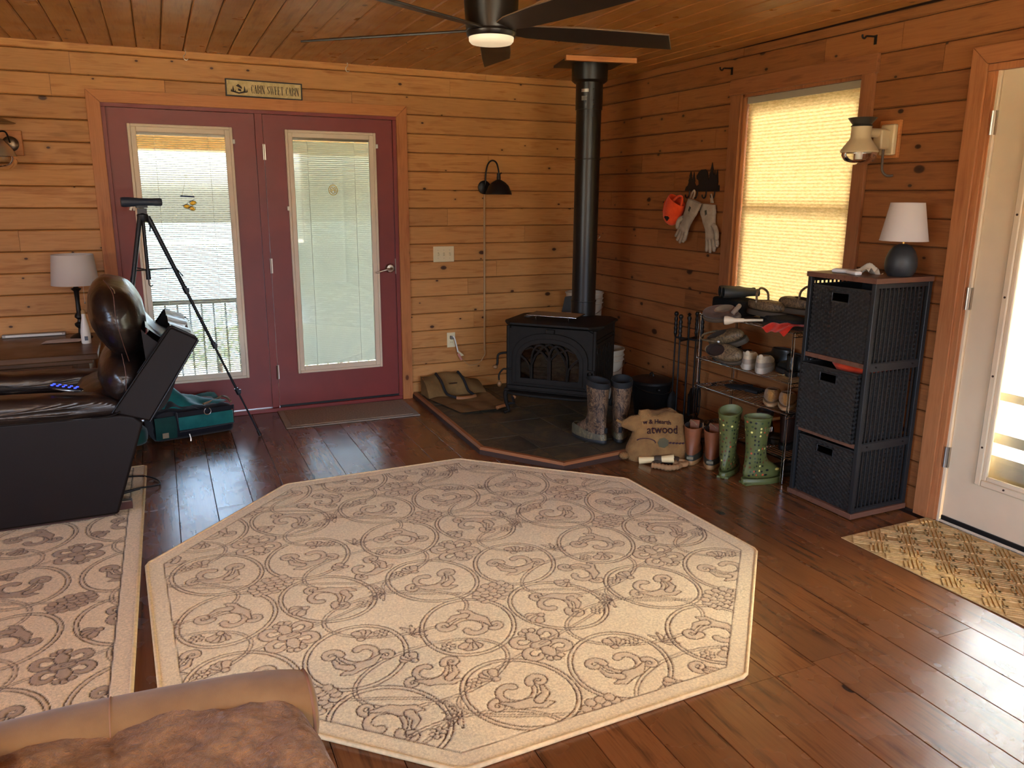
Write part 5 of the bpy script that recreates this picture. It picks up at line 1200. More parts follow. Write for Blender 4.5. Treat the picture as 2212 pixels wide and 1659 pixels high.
MB().tube([(.04, -.02, .33), (.04, -.02, .22)], .001, 4).ell((.04, -.02, .215), (.004, .004, .006), 8, 6).build('pull_chain', NICKEL, ll)
bt = thing('spray_bottle', 'slim white bottle with a printed label on the desk beside the lamp', 'bottle', (-3.70, -.43, .650))
MB().lathe([(.024, 0), (.026, .01), (.026, .06), (.020, .11), (.012, .15), (.011, .175), (.003, .178)], n=22).build('body', WHITE, bt, smooth=50); MB().b2((-.006, -.0275, .02), (.012, -.0245, .045)).build('label_print', mat('label_grey', (90, 92, 100), .6), bt)
MB().lathe([(.012, .175), (.012, .19), (.006, .20)], n=16).build('cap', mat('tan_cap', (180, 140, 90), .5), bt, smooth=40)
pp_ = MB().grid(lambda u, v: (-.11+.2*u+.02*v, -.05+.10*v, .002+.006*math.sin(u*3)*math.sin(v*2)), 10, 6).build('paper_napkin', cloth('napkin', (206, 186, 160), vs=8), smooth=180, loc=(-3.83, -.33, .652)); tag(pp_, 'folded cream paper napkin on the desk', 'paper')
st_ = thing('light_bar', 'slim silver under-cabinet light bar lying at the back of the desk', 'light bar', (-4.0, -.06, .650))
MB().b2((-.17, -.02, 0), (.17, .02, .022)).build('bar_body', mat('silver_bar', (150, 146, 140), .35, metal=.6), st_, bevel=.004); MB().b2((-.15, -.022, .006), (.15, -.019, .018)).build('diffuser', mat('bar_diffuser', (210, 206, 196), .4), st_)
lt = thing('lattice_shelf', 'small blue-grey openwork lattice panel behind the recliner seat', 'lattice', (-3.86, -.80, .0))
q_ = MB()
for k in range(5):
    x = -.10+k*.045
    for s_ in (1, -1): q_.tube(catmull([(x-.022, 0, .505+.014*s_), (x, 0, .505-.0*s_), (x+.022, 0, .505-.014*s_)], 4), .004, 6)
    q_.ell((x, 0, .505), (.009, .004, .008), 8, 6)
q_.build('lattice_edge', mat('lattice_blue_grey', (120, 132, 160), .4), lt, smooth=60); MB().b2((-.13, -.004, .48), (.12, .004, .488)).b2((-.13, -.01, 0), (-.12, .01, .49)).b2((.11, -.01, 0), (.12, .01, .49)).build('lattice_frame', DSK, lt)
ls2 = thing('wall_gaslight', 'glass gaslight with reflector on a square block at the far left wall', 'wall lamp', (-3.995, 0, 1.80))
MB().b2((-.075, -.022, -.075), (.062, 0, .068)).build('wood_block', TRIM, ls2, bevel=.004)
MB().lathe([(.043, -.022), (.043, -.034), (.03, -.042), (.01, -.045)], (-.0, 0, -.01), 26, 'Y').build('mount_disc', mat('antique_nickel', (110, 92, 74), .3, metal=.9), ls2, smooth=45)
MB().tube(catmull([(.0, -.04, -.005), (-.01, -.09, .05), (-.04, -.12, .05), (-.06, -.13, .02)], 6), .005, 8).build('arm', BLACK, ls2, smooth=60)
FG = NT('frosted_globe'); FG.b.inputs['Base Color'].default_value = rgba((170, 164, 150)); FG.set(Roughness=.15, Transmission_Weight=.55)
MB().lathe([(.020, .02), (.05, .0), (.082, -.04), (.098, -.075), (.102, -.085)], (-.065, -.135, 0), 32, cap0=False, cap1=False).build('frosted_glass', FG.m, ls2, smooth=60)
MB().lathe([(.102, -.085), (.104, -.10), (.095, -.13), (.07, -.155), (.05, -.16)], (-.065, -.135, 0), 32, cap0=False, cap1=False).build('clear_globe', CG, ls2, smooth=60)
MB().cyl((-.065, -.135, -.10), (-.065, -.135, -.03), .012, n=12).build('burner', NICKEL, ls2, smooth=50)
MB().lathe([(.004, .112), (.06, .11), (.115, .098), (.117, .10), (.06, .122), (.01, .126)], (-.065, -.135, 0), 36).build('reflector', mat('tin_reflector', (130, 124, 114), .25, metal=.9), ls2, smooth=45)

# ------------------------------------------------------------ tripod with spotting scope
TPM = mat('tripod_dark', (30, 34, 42), .4, metal=.3)
ap = Vector((-3.335, -.63, 1.385))
tp_ = thing('tripod', 'tall thin black tripod standing in front of the left french door', 'tripod', (ap.x, ap.y, 0))
feet = [Vector((-2.772, -.565, .006)), Vector((-3.60, -.14, .006)), Vector((-3.62, -.93, .006))]
for f in feet:
    d = f-ap; lg = MB(); P_ = lambda t: (ap+Vector((d.x*.04, d.y*.04, 0))+d*t)-Vector((ap.x, ap.y, 0))
    P2 = lambda t: tuple(Vector((ap.x+d.x*(.05+.95*t), ap.y+d.y*(.05+.95*t), ap.z+d.z*t))-Vector((ap.x, ap.y, 0)))
    lg.cyl(P2(0), P2(.31), .0135, .012, 10); lg.cyl(P2(.31), P2(.56), .0095, n=8); lg.cyl(P2(.56), P2(.78), .0072, n=8); lg.cyl(P2(.78), P2(.98), .0052, n=8)
    L_ = lg.build('leg', TPM, tp_, smooth=50)
    for t_ in (.31, .56, .78):
        a_ = Vector(P2(t_-.016)); b_ = Vector(P2(t_+.012)); MB().cyl(a_, b_, .016-.004*t_, n=10).box(tuple((a_+b_)/2+Vector((.012, -.006, 0))), (.016, .012, .022)).build('leg_lock', TPM if t_ < .9 else CHROME, L_)
    MB().cyl(P2(.975), P2(1.0), .009, .011, 10).build('rubber_foot', BLACK, L_)
MB().cyl((0, 0, 1.06), (0, 0, 1.40), .010, n=12).cyl((0, 0, 1.03), (0, 0, 1.08), .014, n=12).build('center_column', TPM, tp_, smooth=50)
MB().lathe([(.022, 1.355), (.030, 1.37), (.030, 1.395), (.020, 1.405)], n=18).box((0, 0, 1.415), (.05, .04, .03)).cyl((0, 0, 1.40), (0, 0, 1.432), .014, n=12).build('head', TPM, tp_, smooth=40)
for f in feet:
    d = f-ap; MB().tube([(0, 0, 1.085), (d.x*.27, d.y*.27, 1.09), (d.x*.33, d.y*.33, 1.04)], .004, 6).build('brace', TPM, tp_)
MB().tube(catmull([(0, 0, 1.03), (.0, 0, 1.00), (.012, 0, .99), (.02, 0, 1.0)], 5), .003, 6).tube([(.025, 0, 1.36), (.035, 0, 1.33), (.03, 0, 1.30)], .004, 6).build('weight_hook', TPM, tp_, smooth=60)
sc_ = thing('spotting_scope', 'dark blue-grey spotting scope mounted on the tripod', 'scope', (ap.x, ap.y, 1.465), 0, rot=(0, 0, R(6)))
SCM = mat('scope_rubber', (40, 52, 70), .5, vary=.06)
MB().lathe([(.004, -.106), (.024, -.104), (.027, -.095), (.027, -.06), (.024, -.03), (.022, -.01), (.0205, .06), (.0225, .075), (.0225, .102), (.018, .108), (.004, .109)], n=24, axis='X').build('body', SCM, sc_, smooth=40)
MB().b2((-.03, -.012, -.032), (.03, .012, -.018)).build('mount_foot', TPM, sc_, bevel=.002); MB().cyl((-.06, -.0, -.045), (-.05, 0, -.02), .007, n=10).build('focus_knob', WHITE, sc_)

# ------------------------------------------------------------ unseen fill lamp added on the ceiling behind the camera to warm the room
cl = thing('added_fill_light', 'round fill lamp added on the ceiling behind the camera to warm the room', 'ceiling light', (-4.7, -6.9, H))
MB().lathe([(.17, 0), (.18, -.03), (.165, -.04)], n=32).build('base_ring', FANM, cl, smooth=40)
DIF = NT('fill_light_diffuser'); DIF.b.inputs['Base Color'].default_value = rgba((250, 240, 220)); DIF.b.inputs['Emission Color'].default_value = rgba((255, 214, 160)); DIF.b.inputs['Emission Strength'].default_value = 55
MB().lathe([(.162, -.035), (.15, -.06), (.09, -.078), (.004, -.082)], n=32).build('diffuser', DIF.m, cl, smooth=50)
# ------------------------------------------------------------ footwear builder: local +X = toe, heel at x = 0
def sm(t): t = max(0, min(1, t)); return t*t*(3-2*t)
def outline(L, W, g=0.0, n=30):
    out = []
    for i in range(n):
        t = 2*PI*i/n; x = .5+.5*math.cos(t); w_ = W/2*(.76+.24*math.sin(PI*min(1, max(0, (x-.1)/1.15)))); y = math.copysign(abs(math.sin(t))**.8, math.sin(t))*w_
        out.append((x*L+(g if x > .5 else -g)*abs(math.cos(t)), y*(1+g*2/W)))
    return out
def shoe(par, up_m, sole_m, L=.27, W=.10, sh=.025, toe=.055, heel=.06, op=(.10, .075, .036), oz=(.055, .07), shaft=None, inner=None, heel_step=0, subd=1, sole_g=.003, disp=0, ridge=False):
    n = 30; so_ = outline(L, W, sole_g, n); mb = MB()
    mb.rings([[(x*.985+.004, y*.96, 0) for x, y in so_], [(x, y, .004) for x, y in so_], [(x, y, sh*.5) for x, y in so_], [(x, y, sh) for x, y in so_], [(x*.98+.003, y*.95, sh+.003) for x, y in so_]])
    mb.build('sole', sole_m, par, smooth=50)
    if ridge:
        m2 = MB()
        for k in range(9):
            x = L*.40+k*L*.062; m2.box((x, 0, .006), (.008, W*.78, .012))
        m2.b2((.004, -W*.34, 0), (L*.27, W*.34, .012)); m2.build('tread', sole_m, par)
    o0 = outline(L, W, -.002, n); xo, a, b = op
    def rg(w_, zt, zh, bul=1.0):
        r = []
        for i in range(n):
            t = 2*PI*i/n; ox, oy = xo+a*math.cos(t), b*math.sin(t); x = o0[i][0]*(1-w_)+ox*w_; y = (o0[i][1]*(1-w_)+oy*w_)*bul; r.append((x, y, zh+(zt-zh)*sm(x/L)))
        return r
    rs = [rg(0, sh, sh), rg(.03, sh+(toe-sh)*.5, sh+(heel-sh)*.5, 1.04), rg(.12, sh+(toe-sh)*.86, sh+(heel-sh)*.8, 1.03), rg(.35, toe*1.06, heel*.98), rg(.65, toe*.5+oz[0]*.55, heel*1.02+(oz[1]-heel)*.5)]
    rs.append([(xo+a*math.cos(2*PI*i/n), b*math.sin(2*PI*i/n), oz[0]+(oz[1]-oz[0])*(.5-.5*math.cos(2*PI*i/n))) for i in range(n)])
    if shaft:
        for (cx, a_, b_, z, tilt) in shaft: rs.append([(cx+a_*math.cos(2*PI*i/n), b_*math.sin(2*PI*i/n), z+tilt*math.cos(2*PI*i/n)) for i in range(n)])
    top = rs[-1]; cx = sum(p[0] for p in top)/n
    inn = []
    for s_, dz in ((.93, .002), (.90, -.008), (.86, -.05 if shaft else -.025)): inn.append([(cx+(p[0]-cx)*s_, p[1]*s_, p[2]+dz) for p in top])
    mb = MB(); mb.rings(rs+inn[:1], cap0=True, cap1=False); o = mb.build('upper', up_m, par, smooth=70, sub=subd)
    if disp: displace(o, disp, .06)
    MB().rings(inn[::-1], cap0=True, cap1=False).build('lining', inner or mat('shoe_lining', (40, 30, 24), .9), par, smooth=70)
    return o
# camo material
def camo(name, cols, sc=22):
    t = NT(name); v = t.coord('Object', (1, 1, .55)); f = t.noise(v, sc*.38, 6, .74, 3.2); f2 = t.noise(v, sc*.7, 5, .7, 3.5)
    c = t.ramp(f, [(.30, lin(cols[0])), (.44, lin(cols[1])), (.50, lin(cols[2])), (.58, lin(cols[1])), (.66, lin(cols[3]))], 'LINEAR')
    k = t.ramp(f2, [(.52, (0, 0, 0)), (.56, (1, 1, 1)), (.60, (0, 0, 0))]); c = t.mix(k, c, (*lin(cols[4]), 1)); t.col(c); t.set(Roughness=.6); t.bump(f2, .2, .002); return t.m
CAMO = camo('camo_bark', [(16, 10, 7), (46, 29, 18), (98, 72, 48), (34, 25, 15), (134, 106, 76)])
CAMOG = camo('camo_grey', [(36, 28, 19), (74, 58, 38), (112, 92, 62), (48, 38, 26), (140, 116, 82)], 34)
CAMOF = camo('camo_foot', [(54, 48, 34), (84, 76, 54), (70, 64, 44), (96, 84, 56), (120, 104, 70)], 16)
DKS = mat('dark_rubber', (30, 27, 24), .6)
BLKN = mat('black_neoprene', (14, 13, 13), .8)
BRL = mat('brown_boot_leather', (124, 70, 38), .5, vary=.2, vscale=18, bump=.2, bscale=60)
# camo knee boots on the hearth
for (x, y, rz, lab) in ((-.925, -1.735, 103, 'left tall camouflage rubber boot on the slate hearth'), (-.835, -1.755, 58, 'right tall camouflage rubber boot on the slate hearth')):
    bo = thing('camo_boot', lab, 'boot', (x+.02, y, HT), R(rz), 'camouflage boots on the hearth')
    shoe(bo, CAMO, DKS, L=.285, W=.105, sh=.022, toe=.075, heel=.10, op=(.088, .078, .046), oz=(.125, .12), shaft=[(.080, .066, .050, .17, 0), (.078, .070, .056, .25, 0), (.080, .078, .064, .33, .006), (.080, .080, .066, .362, .010)], inner=BLKN, ridge=False)
    MB().rings([[(.080+s*math.cos(2*PI*i/26), s*.82*math.sin(2*PI*i/26), z+.011*math.cos(2*PI*i/26)) for i in range(26)] for s, z in ((.0805, .352), (.083, .372), (.080, .388), (.074, .386), (.070, .34))], cap0=False, cap1=True).build('neoprene_cuff', BLKN, bo, smooth=60)
    m = MB(); o0 = outline(.287, .108, .002, 30)
    m.rings([[(px, py, .02) for px, py in o0], [(px*.99+.002, py*.99, .05+.022*sm(px/.28)) for px, py in o0], [(px*.93+.006, py*.88, .062+.022*sm(px/.28)) for px, py in o0]], cap0=False, cap1=False).build('foot_guard', CAMOF, bo, smooth=60)
    MB().box((-.001, 0, .085), (.008, .02, .035)).build('pull_tab', BLKN, bo, bevel=.003)
# green dotted rubber boots
t = NT('green_dotted_rubber'); v = t.coord('Object', (1, 1, 1)); sx_ = t.N('SeparateXYZ'); t.L(v, sx_.inputs[0]); sb = t.N('Math', operation='SUBTRACT'); t.L(sx_.outputs[0], sb.inputs[0]); sb.inputs[1].default_value = .077
at_ = t.N('Math', operation='ARCTAN2'); t.L(sx_.outputs[1], at_.inputs[0]); t.L(sb.outputs[0], at_.inputs[1]); ml_ = t.N('Math', operation='MULTIPLY'); t.L(at_.outputs[0], ml_.inputs[0]); ml_.inputs[1].default_value = .066
cb_ = t.N('CombineXYZ'); t.L(ml_.outputs[0], cb_.inputs[0]); t.L(sx_.outputs[2], cb_.inputs[1]); vo = t.N('TexVoronoi', feature='F1', voronoi_dimensions='2D'); vo.inputs['Scale'].default_value = 38; vo.inputs['Randomness'].default_value = .55; t.L(cb_.outputs[0], vo.inputs['Vector'])
dm_ = t.ramp(vo.outputs['Distance'], [(0, (1, 1, 1)), (.22, (1, 1, 1)), (.25, (0, 0, 0))]); sp_c = t.N('SeparateColor'); t.L(vo.outputs['Color'], sp_c.inputs[0])
dc = t.ramp(sp_c.outputs[0], [(0, lin((16, 20, 16))), (.46, lin((96, 50, 28))), (.60, lin((226, 214, 120))), (.74, lin((190, 78, 50))), (.82, lin((50, 66, 38)))], 'CONSTANT')
on = t.ramp(sp_c.outputs[1], [(0, (1, 1, 1)), (.82, (1, 1, 1)), (.83, (0, 0, 0))])
mm = t.N('Math', operation='MULTIPLY'); t.L(dm_, mm.inputs[0]); t.L(on, mm.inputs[1]); t.col(t.mix(mm.outputs[0], rgba((86, 90, 46)), dc)); t.set(Roughness=.38); GRB = t.m
GRS = mat('green_rubber', (88, 92, 48), .42); GRI = mat('green_inner', (104, 108, 66), .6)
for (x, y, rz, lab, tl_) in ((-.570, -2.415, 34, 'left green polka-dot rubber boot standing in front of the shoe rack', .012), (-.530, -2.530, -6, 'right green polka-dot rubber boot with a side buckle in front of the shoe rack', .0)):
    bo = thing('rubber_boot', lab, 'boot', (x, y, .001), R(rz), 'green dotted boots'); bo.scale = (.93, .93, .94)
    shoe(bo, GRB, GRS, L=.275, W=.100, sh=.030, toe=.082, heel=.10, op=(.084, .074, .046), oz=(.135, .125), shaft=[(.078, .062, .049, .175, 0), (.076, .064, .053, .25, 0), (.076, .072, .060, .32, .0), (.076, .080, .065, .375, tl_), (.076, .083, .066, .40, tl_*1.3)], inner=GRI, ridge=True)
    cxs = .076
    MB().rings([[(cxs+s*math.cos(2*PI*i/30), s*.80*math.sin(2*PI*i/30), z+tl_*1.3*math.cos(2*PI*i/30)) for i in range(30)] for s, z in ((.083, .385), (.0855, .392), (.0855, .401), (.079, .402))], cap0=False, cap1=False).build('top_band', GRS, bo, smooth=60)
    MB().tube([(px, py, .033) for px, py in outline(.275, .101, .001)], .004, 6, closed=True).build('foxing_band', GRS, bo, smooth=60)
    if tl_ == 0: MB().box((.10, -.060, .335), (.045, .004, .022), (0, 0, R(14))).build('side_strap', GRS, bo, bevel=.002); MB().tube([(.118, -.062, .322), (.118, -.062, .350), (.130, -.060, .350), (.130, -.060, .322)], .0022, 5, closed=True).build('buckle', NICKEL, bo)
# brown duck boots
for (x, y, rz, lab) in ((-.600, -2.165, 44, 'brown leather duck boot nearest the burlap sack'), (-.545, -2.275, 44, 'brown leather duck boot between its mate and the green boots')):
    bo = thing('duck_boot', lab, 'boot', (x, y, .001), R(rz), 'brown duck boots')
    shoe(bo, BRL, mat('gum_sole', (150, 112, 66), .6), L=.27, W=.10, sh=.026, toe=.07, heel=.085, op=(.082, .070, .042), oz=(.12, .115), shaft=[(.076, .062, .046, .155, 0), (.078, .068, .052, .205, .004), (.080, .072, .055, .222, .006)])
    m = MB(); o0 = outline(.272, .104, .0015, 30); m.rings([[(px, py, .024) for px, py in o0], [(px*.995+.001, py, .048+.012*sm(px/.27)) for px, py in o0], [(px*.97+.003, py*.95, .062+.014*sm(px/.27)) for px, py in o0]], cap0=False, cap1=False).build('rubber_rand', mat('dark_green_rand', (50, 50, 38), .5), bo, smooth=60)
    MB().box((-.0035, 0, .047), (.003, .038, .016)).build('heel_label', mat('heel_label', (112, 104, 78), .6), bo, bevel=.001)
    MB().tube(catmull([(.14, -.03, .15), (.12, -.045, .22), (.10, -.05, .235), (.06, -.055, .215)], 5), .003, 5).tube(catmull([(.14, .03, .15), (.13, .03, .23), (.09, .01, .245), (.05, -.02, .235)], 5), .003, 5).build('laces', mat('lace_tan', (150, 124, 92), .8), bo, smooth=60)
    MB().b2((.115, -.028, .16), (.13, .028, .245)).build('tongue', BRL, bo, bevel=.004)

# ------------------------------------------------------------ chrome shoe rack (two stackable tiers)
rk = thing('shoe_rack', 'chrome wire shoe rack with four shelves between the stove corner and the basket tower', 'rack', (-.34, -2.235, 0))
RW, RD = .385, .285      # half width along y, depth
zsh = (.150, .390, .560, .830)
for z in zsh:
    s_ = MB()
    s_.tube([(0, RW, z), (0, -RW, z), (RD, -RW, z), (RD, RW, z)], .0035, 6, closed=True)
    for k in range(11): x = .012+k*.026; s_.cyl((x, RW, z+.001), (x, -RW, z+.001), .0019, n=5)
    for y in (-.19, 0, .19): s_.cyl((0, y, z-.003), (RD, y, z-.003), .002, n=5)
    s_.build('wire_shelf', CHROME, rk, smooth=60)
    for y in (RW, -RW):
        tr_ = MB(); tr_.cyl((0, y, z-.022), (RD, y, z-.022), .0028, n=6)
        pts = [(RD*k/16, y, z-.002 if k % 2 else z-.021) for k in range(17)]; tr_.tube(pts, .0017, 5); tr_.build('side_truss', CHROME, rk, smooth=60)
for y in (RW, -RW):
    for x in (0, RD):
        sx = 1 if x else -1
        for (za, zb_, dx) in ((.0, .395, .0), (.40, .838, 0)):
            m = MB(); m.tube([(x-.006+0, y, za+.004), (x-.006, y+(.012 if y > 0 else -.012)*0, (za+zb_)/2), (x-.006, y, zb_-.010), (x+.001, y, zb_), (x+.008, y, zb_-.010), (x+.008, y, za+.004)], .0029, 6); m.build('leg', CHROME, rk, smooth=60)
    for z in zsh: MB().box((RD*.5, y*1.012, z-.012), (.04, .012, .022)).build('corner_clip', BLACK, rk, bevel=.003)
# ---- contents
def on_rack(x, y, z): return (x, y, z+.0045)
bc = thing('binocular_case', 'black padded case on the left of the rack top under the binoculars', 'case', (-.20, -1.99, .8345), R(-6))
MB().ell((0, 0, .052), (.085, .13, .052), 26, 12, pw=.28).build('case_body', mat('black_nylon', (15, 13, 12), .85, spec=.2), bc, smooth=60); MB().tube([(.07*math.cos(a), .118*math.sin(a), .066) for a in [2*PI*i/26 for i in range(26)]], .003, 5, closed=True).build('zipper', BLACK, bc)
bn = thing('binoculars', 'black binoculars lying on the padded case, lenses toward the room', 'binoculars', (-.20, -2.02, .941), R(-24))
for s_ in (-.038, .038):
    m = MB(); m.lathe([(.030, -.105), (.033, -.10), (.033, -.06), (.029, -.02), (.030, .01), (.022, .05), (.020, .085), (.023, .095), (.021, .105)], (0, s_, .033), 24, 'X', cap0=False); m.build('barrel', mat('rubber_armour', (46, 48, 44), .55), bn, smooth=45)
    MB().lathe([(.027, -.097), (.002, -.097)], (0, s_, .033), 24, 'X').build('lens', mat('lens_dark', (30, 36, 44), .08, spec=.8), bn); 
MB().box((0, 0, .036), (.06, .04, .02)).build('bridge', BLACK, bn, bevel=.004)
def clog(x, y, z, rz, lab, up=CAMOG, rot=None, strap=False, handle=True, L=.27, cat='clog', grp='camouflage clogs on the rack', sole=None, lining=None):
    c = thing('rubber_clog', lab, cat, (x, y, z), R(rz), grp, rot=rot)
    shoe(c, up, sole or mat('clog_sole', (70, 60, 46), .7), L=L, W=.105, sh=.026, toe=.082, heel=.075, op=(.088, .078, .042), oz=(.088, .072), inner=lining or mat('clog_lining', (56, 42, 30), .9))
    if handle: MB().tube(catmull([(.10, -.048, .078), (.095, -.042, .125), (.085, 0, .150), (.095, .042, .125), (.10, .048, .078)], 6), .0065, 8).build('loop_handle', up, c, smooth=60); MB().ell((.10, -.052, .078), (.007, .004, .007), 10, 6).build('rivet', NICKEL, c)
    if strap: MB().tube(catmull([(.12, -.05, .06), (.06, -.052, .075), (-.01, -.03, .085), (-.02, 0, .088), (-.01, .03, .085), (.06, .052, .075), (.12, .05, .06)], 6), .006, 6).build('heel_strap', up, c, smooth=60); MB().ell((.12, -.054, .06), (.008, .004, .008), 10, 6).build('rivet', WHITE, c)
    return c
clog(-.225, -2.135, .868, -84, 'camouflage rubber clog with loop handle beside the binoculars', )
clog(-.125, -2.570, .900, 98, 'camouflage rubber clog with loop handle next to the basket tower')
bk_ = thing('cap', 'black cap squashed under the camouflage clogs on the rack top', 'cap', (-.20, -2.43, .8345)); o = MB().ell((0, 0, .03), (.10, .12, .030), 22, 10).build('crown', BLKN, bk_, smooth=180); displace(o, .02, .06); MB().ell((-.09, .02, .012), (.05, .07, .006), 16, 6).build('brim', BLKN, bk_, smooth=60)
bk2 = thing('slipper', 'dark slipper lying under the left camouflage clog on the rack top', 'slipper', (-.17, -2.20, .8345), R(-110)); shoe(bk2, BLKN, DKS, L=.25, W=.10, sh=.02, toe=.045, heel=.04, op=(.09, .07, .034), oz=(.045, .05))
rc_ = MB().grid(lambda u, v: (-.375+.26*u, -2.585+.185*v, .845+.012*math.sin(u*6+v*5)**2+.010*math.sin(v*9+u*2)**2-(.035*max(0, .22-u)/.22)), 24, 20).build('red_bandana', cloth('red_orange_cloth', (214, 52, 28), (160, 30, 18), vs=20), smooth=180); tag(rc_, 'crumpled red-orange cloth under the black cap at the right of the rack top', 'cloth')
sl = thing('slipper', 'brown suede slipper hanging over the front edge of the rack top', 'slipper', (-.345, -2.215, .855), rot=(R(-34), R(6), R(100))); shoe(sl, cloth('brown_suede', (96, 70, 54), (66, 46, 34), scale=300), mat('slipper_sole', (90, 74, 58), .8), L=.26, W=.10, sh=.018, toe=.06, heel=.055, op=(.09, .072, .038), oz=(.06, .068), inner=cloth('fleece_tan', (140, 118, 92), scale=200)); MB().tube(catmull([(.005, -.035, .06), (-.004, 0, .066), (.005, .035, .06)], 5), .013, 8).build('fleece_collar', cloth('fleece_grey', (150, 132, 110), scale=200), sl, smooth=60)
hn_ = thing('shoe_horn', 'white plastic shoe horn with a cup end resting on the rack top front', 'shoe horn', (-.375, -2.205, .842), rot=(0, R(-4), R(-48)))
MB().lathe([(.024, -.06), (.026, -.045), (.018, -.015), (.012, .0), (.011, .045), (.008, .05), (.007, .15)], (0, 0, .0), 22, 'X', cap0=False).build('handle', mat('cream_plastic', (222, 204, 172), .4), hn_, smooth=50); MB().tube([(-.06, .0245*math.cos(a), .0245*math.sin(a)) for a in [2*PI*i/24 for i in range(24)]], .002, 5, closed=True).build('cup_rim', DKS, hn_)
# second shelf
clog(-.29, -1.915, .632, 0, 'camouflage clog with heel strap leaning up on the left of the second shelf', rot=(R(30), R(-16), R(-78)), strap=True, handle=False)
for (x, y, rz, lab) in ((-.20, -1.93, -165, 'dark brown shoe at the left end of the second shelf'), (-.22, -2.045, -170, 'dark brown shoe second from the left on the second shelf')):
    s1 = thing('shoe', lab, 'shoe', (x+.13, y, .5645), R(rz), 'dark shoes on the second shelf'); shoe(s1, mat('dark_brown_leather', (62, 42, 30), .5), DKS, L=.26, W=.095, sh=.02, toe=.05, heel=.055, op=(.085, .072, .034), oz=(.055, .062))
clog(-.330, -1.965, .612, 0, 'camouflage clog turned with its lining toward the room beside the white sneakers', rot=(R(62), R(0), R(-80)), handle=False, lining=mat('clog_insole', (44, 28, 20), .9))
SNK = cloth('white_knit', (206, 190, 160), (178, 160, 130), scale=500, vs=30); SNS = mat('sneaker_sole', (176, 166, 150), .6)
for (x, y, rz, lab) in ((-.330, -2.275, 42, 'left white sneaker on the second shelf, heel toward the room'), (-.335, -2.385, 36, 'right white sneaker on the second shelf, heel toward the room')):
    s1 = thing('sneaker', lab, 'sneaker', (x, y, .5645), R(rz), 'white sneakers'); shoe(s1, SNK, SNS, L=.265, W=.095, sh=.032, toe=.06, heel=.085, op=(.080, .070, .033), oz=(.082, .098), inner=mat('sneaker_lining', (120, 92, 62), .9))
    m = MB(); o0 = outline(.266, .097, .0015, 30); m.rings([[(px, py, .03) for px, py in o0], [(px*.99+.002, py*.98, .062-.02*sm(px/.2)) for px, py in o0]], cap0=False, cap1=False).build('heel_counter', mat('sneaker_grey', (150, 138, 122), .7), s1, smooth=60)
    MB().ell((.005, 0, .096), (.005, .013, .016), 12, 8).build('heel_tab', SNK, s1, smooth=60)
for (x, y, z, rz, lab) in ((-.085, -2.38, .5645, 96, 'black leather shoe behind the white sneakers, left one'), (-.125, -2.60, .5645, 100, 'black leather shoe behind the white sneakers, right one'), (-.235, -2.515, .5645, 38, 'black shoe at the right end of the second shelf by the tower')):
    s1 = thing('shoe', lab, 'shoe', (x+.0, y, z), R(rz), 'black shoes on the second shelf'); shoe(s1, mat('black_leather', (28, 27, 24), .35), DKS, L=.26, W=.10, sh=.022, toe=.06, heel=.06, op=(.085, .072, .036), oz=(.08, .08), shaft=[(.082, .068, .038, .11, 0)])
# third shelf
TFS = cloth('tan_fluff', (178, 130, 70), (140, 96, 46), scale=120, bump=.9, bdist=.01, vs=40)
for (x, y, rz, lab) in ((-.315, -2.465, 42, 'tan fluffy slipper on the third shelf left of the chrome leg'), (-.30, -2.565, 42, 'tan fluffy slipper on the third shelf right of the chrome leg')):
    s1 = thing('slipper', lab, 'slipper', (x, y, .3945), R(rz), 'tan slippers'); o = shoe(s1, TFS, mat('pale_sole', (170, 136, 96), .8), L=.25, W=.095, sh=.014, toe=.065, heel=.075, op=(.085, .060, .028), oz=(.07, .09), disp=.008)
gl_ = thing('glove', 'dark knit glove lying flat at the left of the third shelf', 'glove', (-.19, -2.06, .3945), R(20)); o = MB().ell((0, 0, .012), (.055, .09, .012), 18, 8).build('palm', BLKN, gl_, smooth=60)
for k in range(4): MB().tube([(-.036+k*.024, -.07, .012), (-.04+k*.027, -.15, .010)], lambda t: .012-.003*t, 8).build('finger', BLKN, gl_, smooth=60)
MB().tube([(.045, -.01, .012), (.085, -.05, .012)], lambda t: .013-.003*t, 8).build('thumb', BLKN, gl_, smooth=60)
# bottom shelf
for (x, y, rz, lab) in ((-.27, -2.42, 42, 'dark brown work boot with a small emblem on the bottom shelf'), (-.22, -2.53, 30, 'dark brown work boot on the bottom shelf next to the tower')):
    s1 = thing('work_boot', lab, 'boot', (x-.04, y, .1545), R(rz), 'work boots'); shoe(s1, mat('dark_work_leather', (50, 30, 22), .55, vary=.2), DKS, L=.26, W=.105, sh=.028, toe=.07, heel=.09, op=(.084, .070, .042), oz=(.12, .12), shaft=[(.080, .064, .046, .16, 0), (.08, .066, .048, .19, 0)])
    if y > -2.5: MB().box((-.006, .0, .085), (.004, .034, .032)).build('emblem_patch', mat('emblem_tan', (150, 120, 92), .6), s1, bevel=.001); MB().box((-.0085, 0, .085), (.002, .012, .022)).box((-.0085, 0, .085), (.002, .024, .006)).build('emblem_mark', JOINT, s1)
sn2 = thing('sandal', 'dark sandal with a tan strap standing behind the green boots on the bottom shelf', 'sandal', (-.25, -2.27, .1545), R(-60)); shoe(sn2, mat('sandal_dark', (36, 28, 24), .7), DKS, L=.26, W=.10, sh=.026, toe=.05, heel=.04, op=(.09, .075, .036), oz=(.05, .045)); MB().tube(catmull([(.02, -.045, .06), (.10, -.05, .13), (.17, -.045, .16), (.2, 0, .165)], 5), .009, 7).build('strap', mat('strap_tan', (168, 136, 100), .7), sn2, smooth=60)
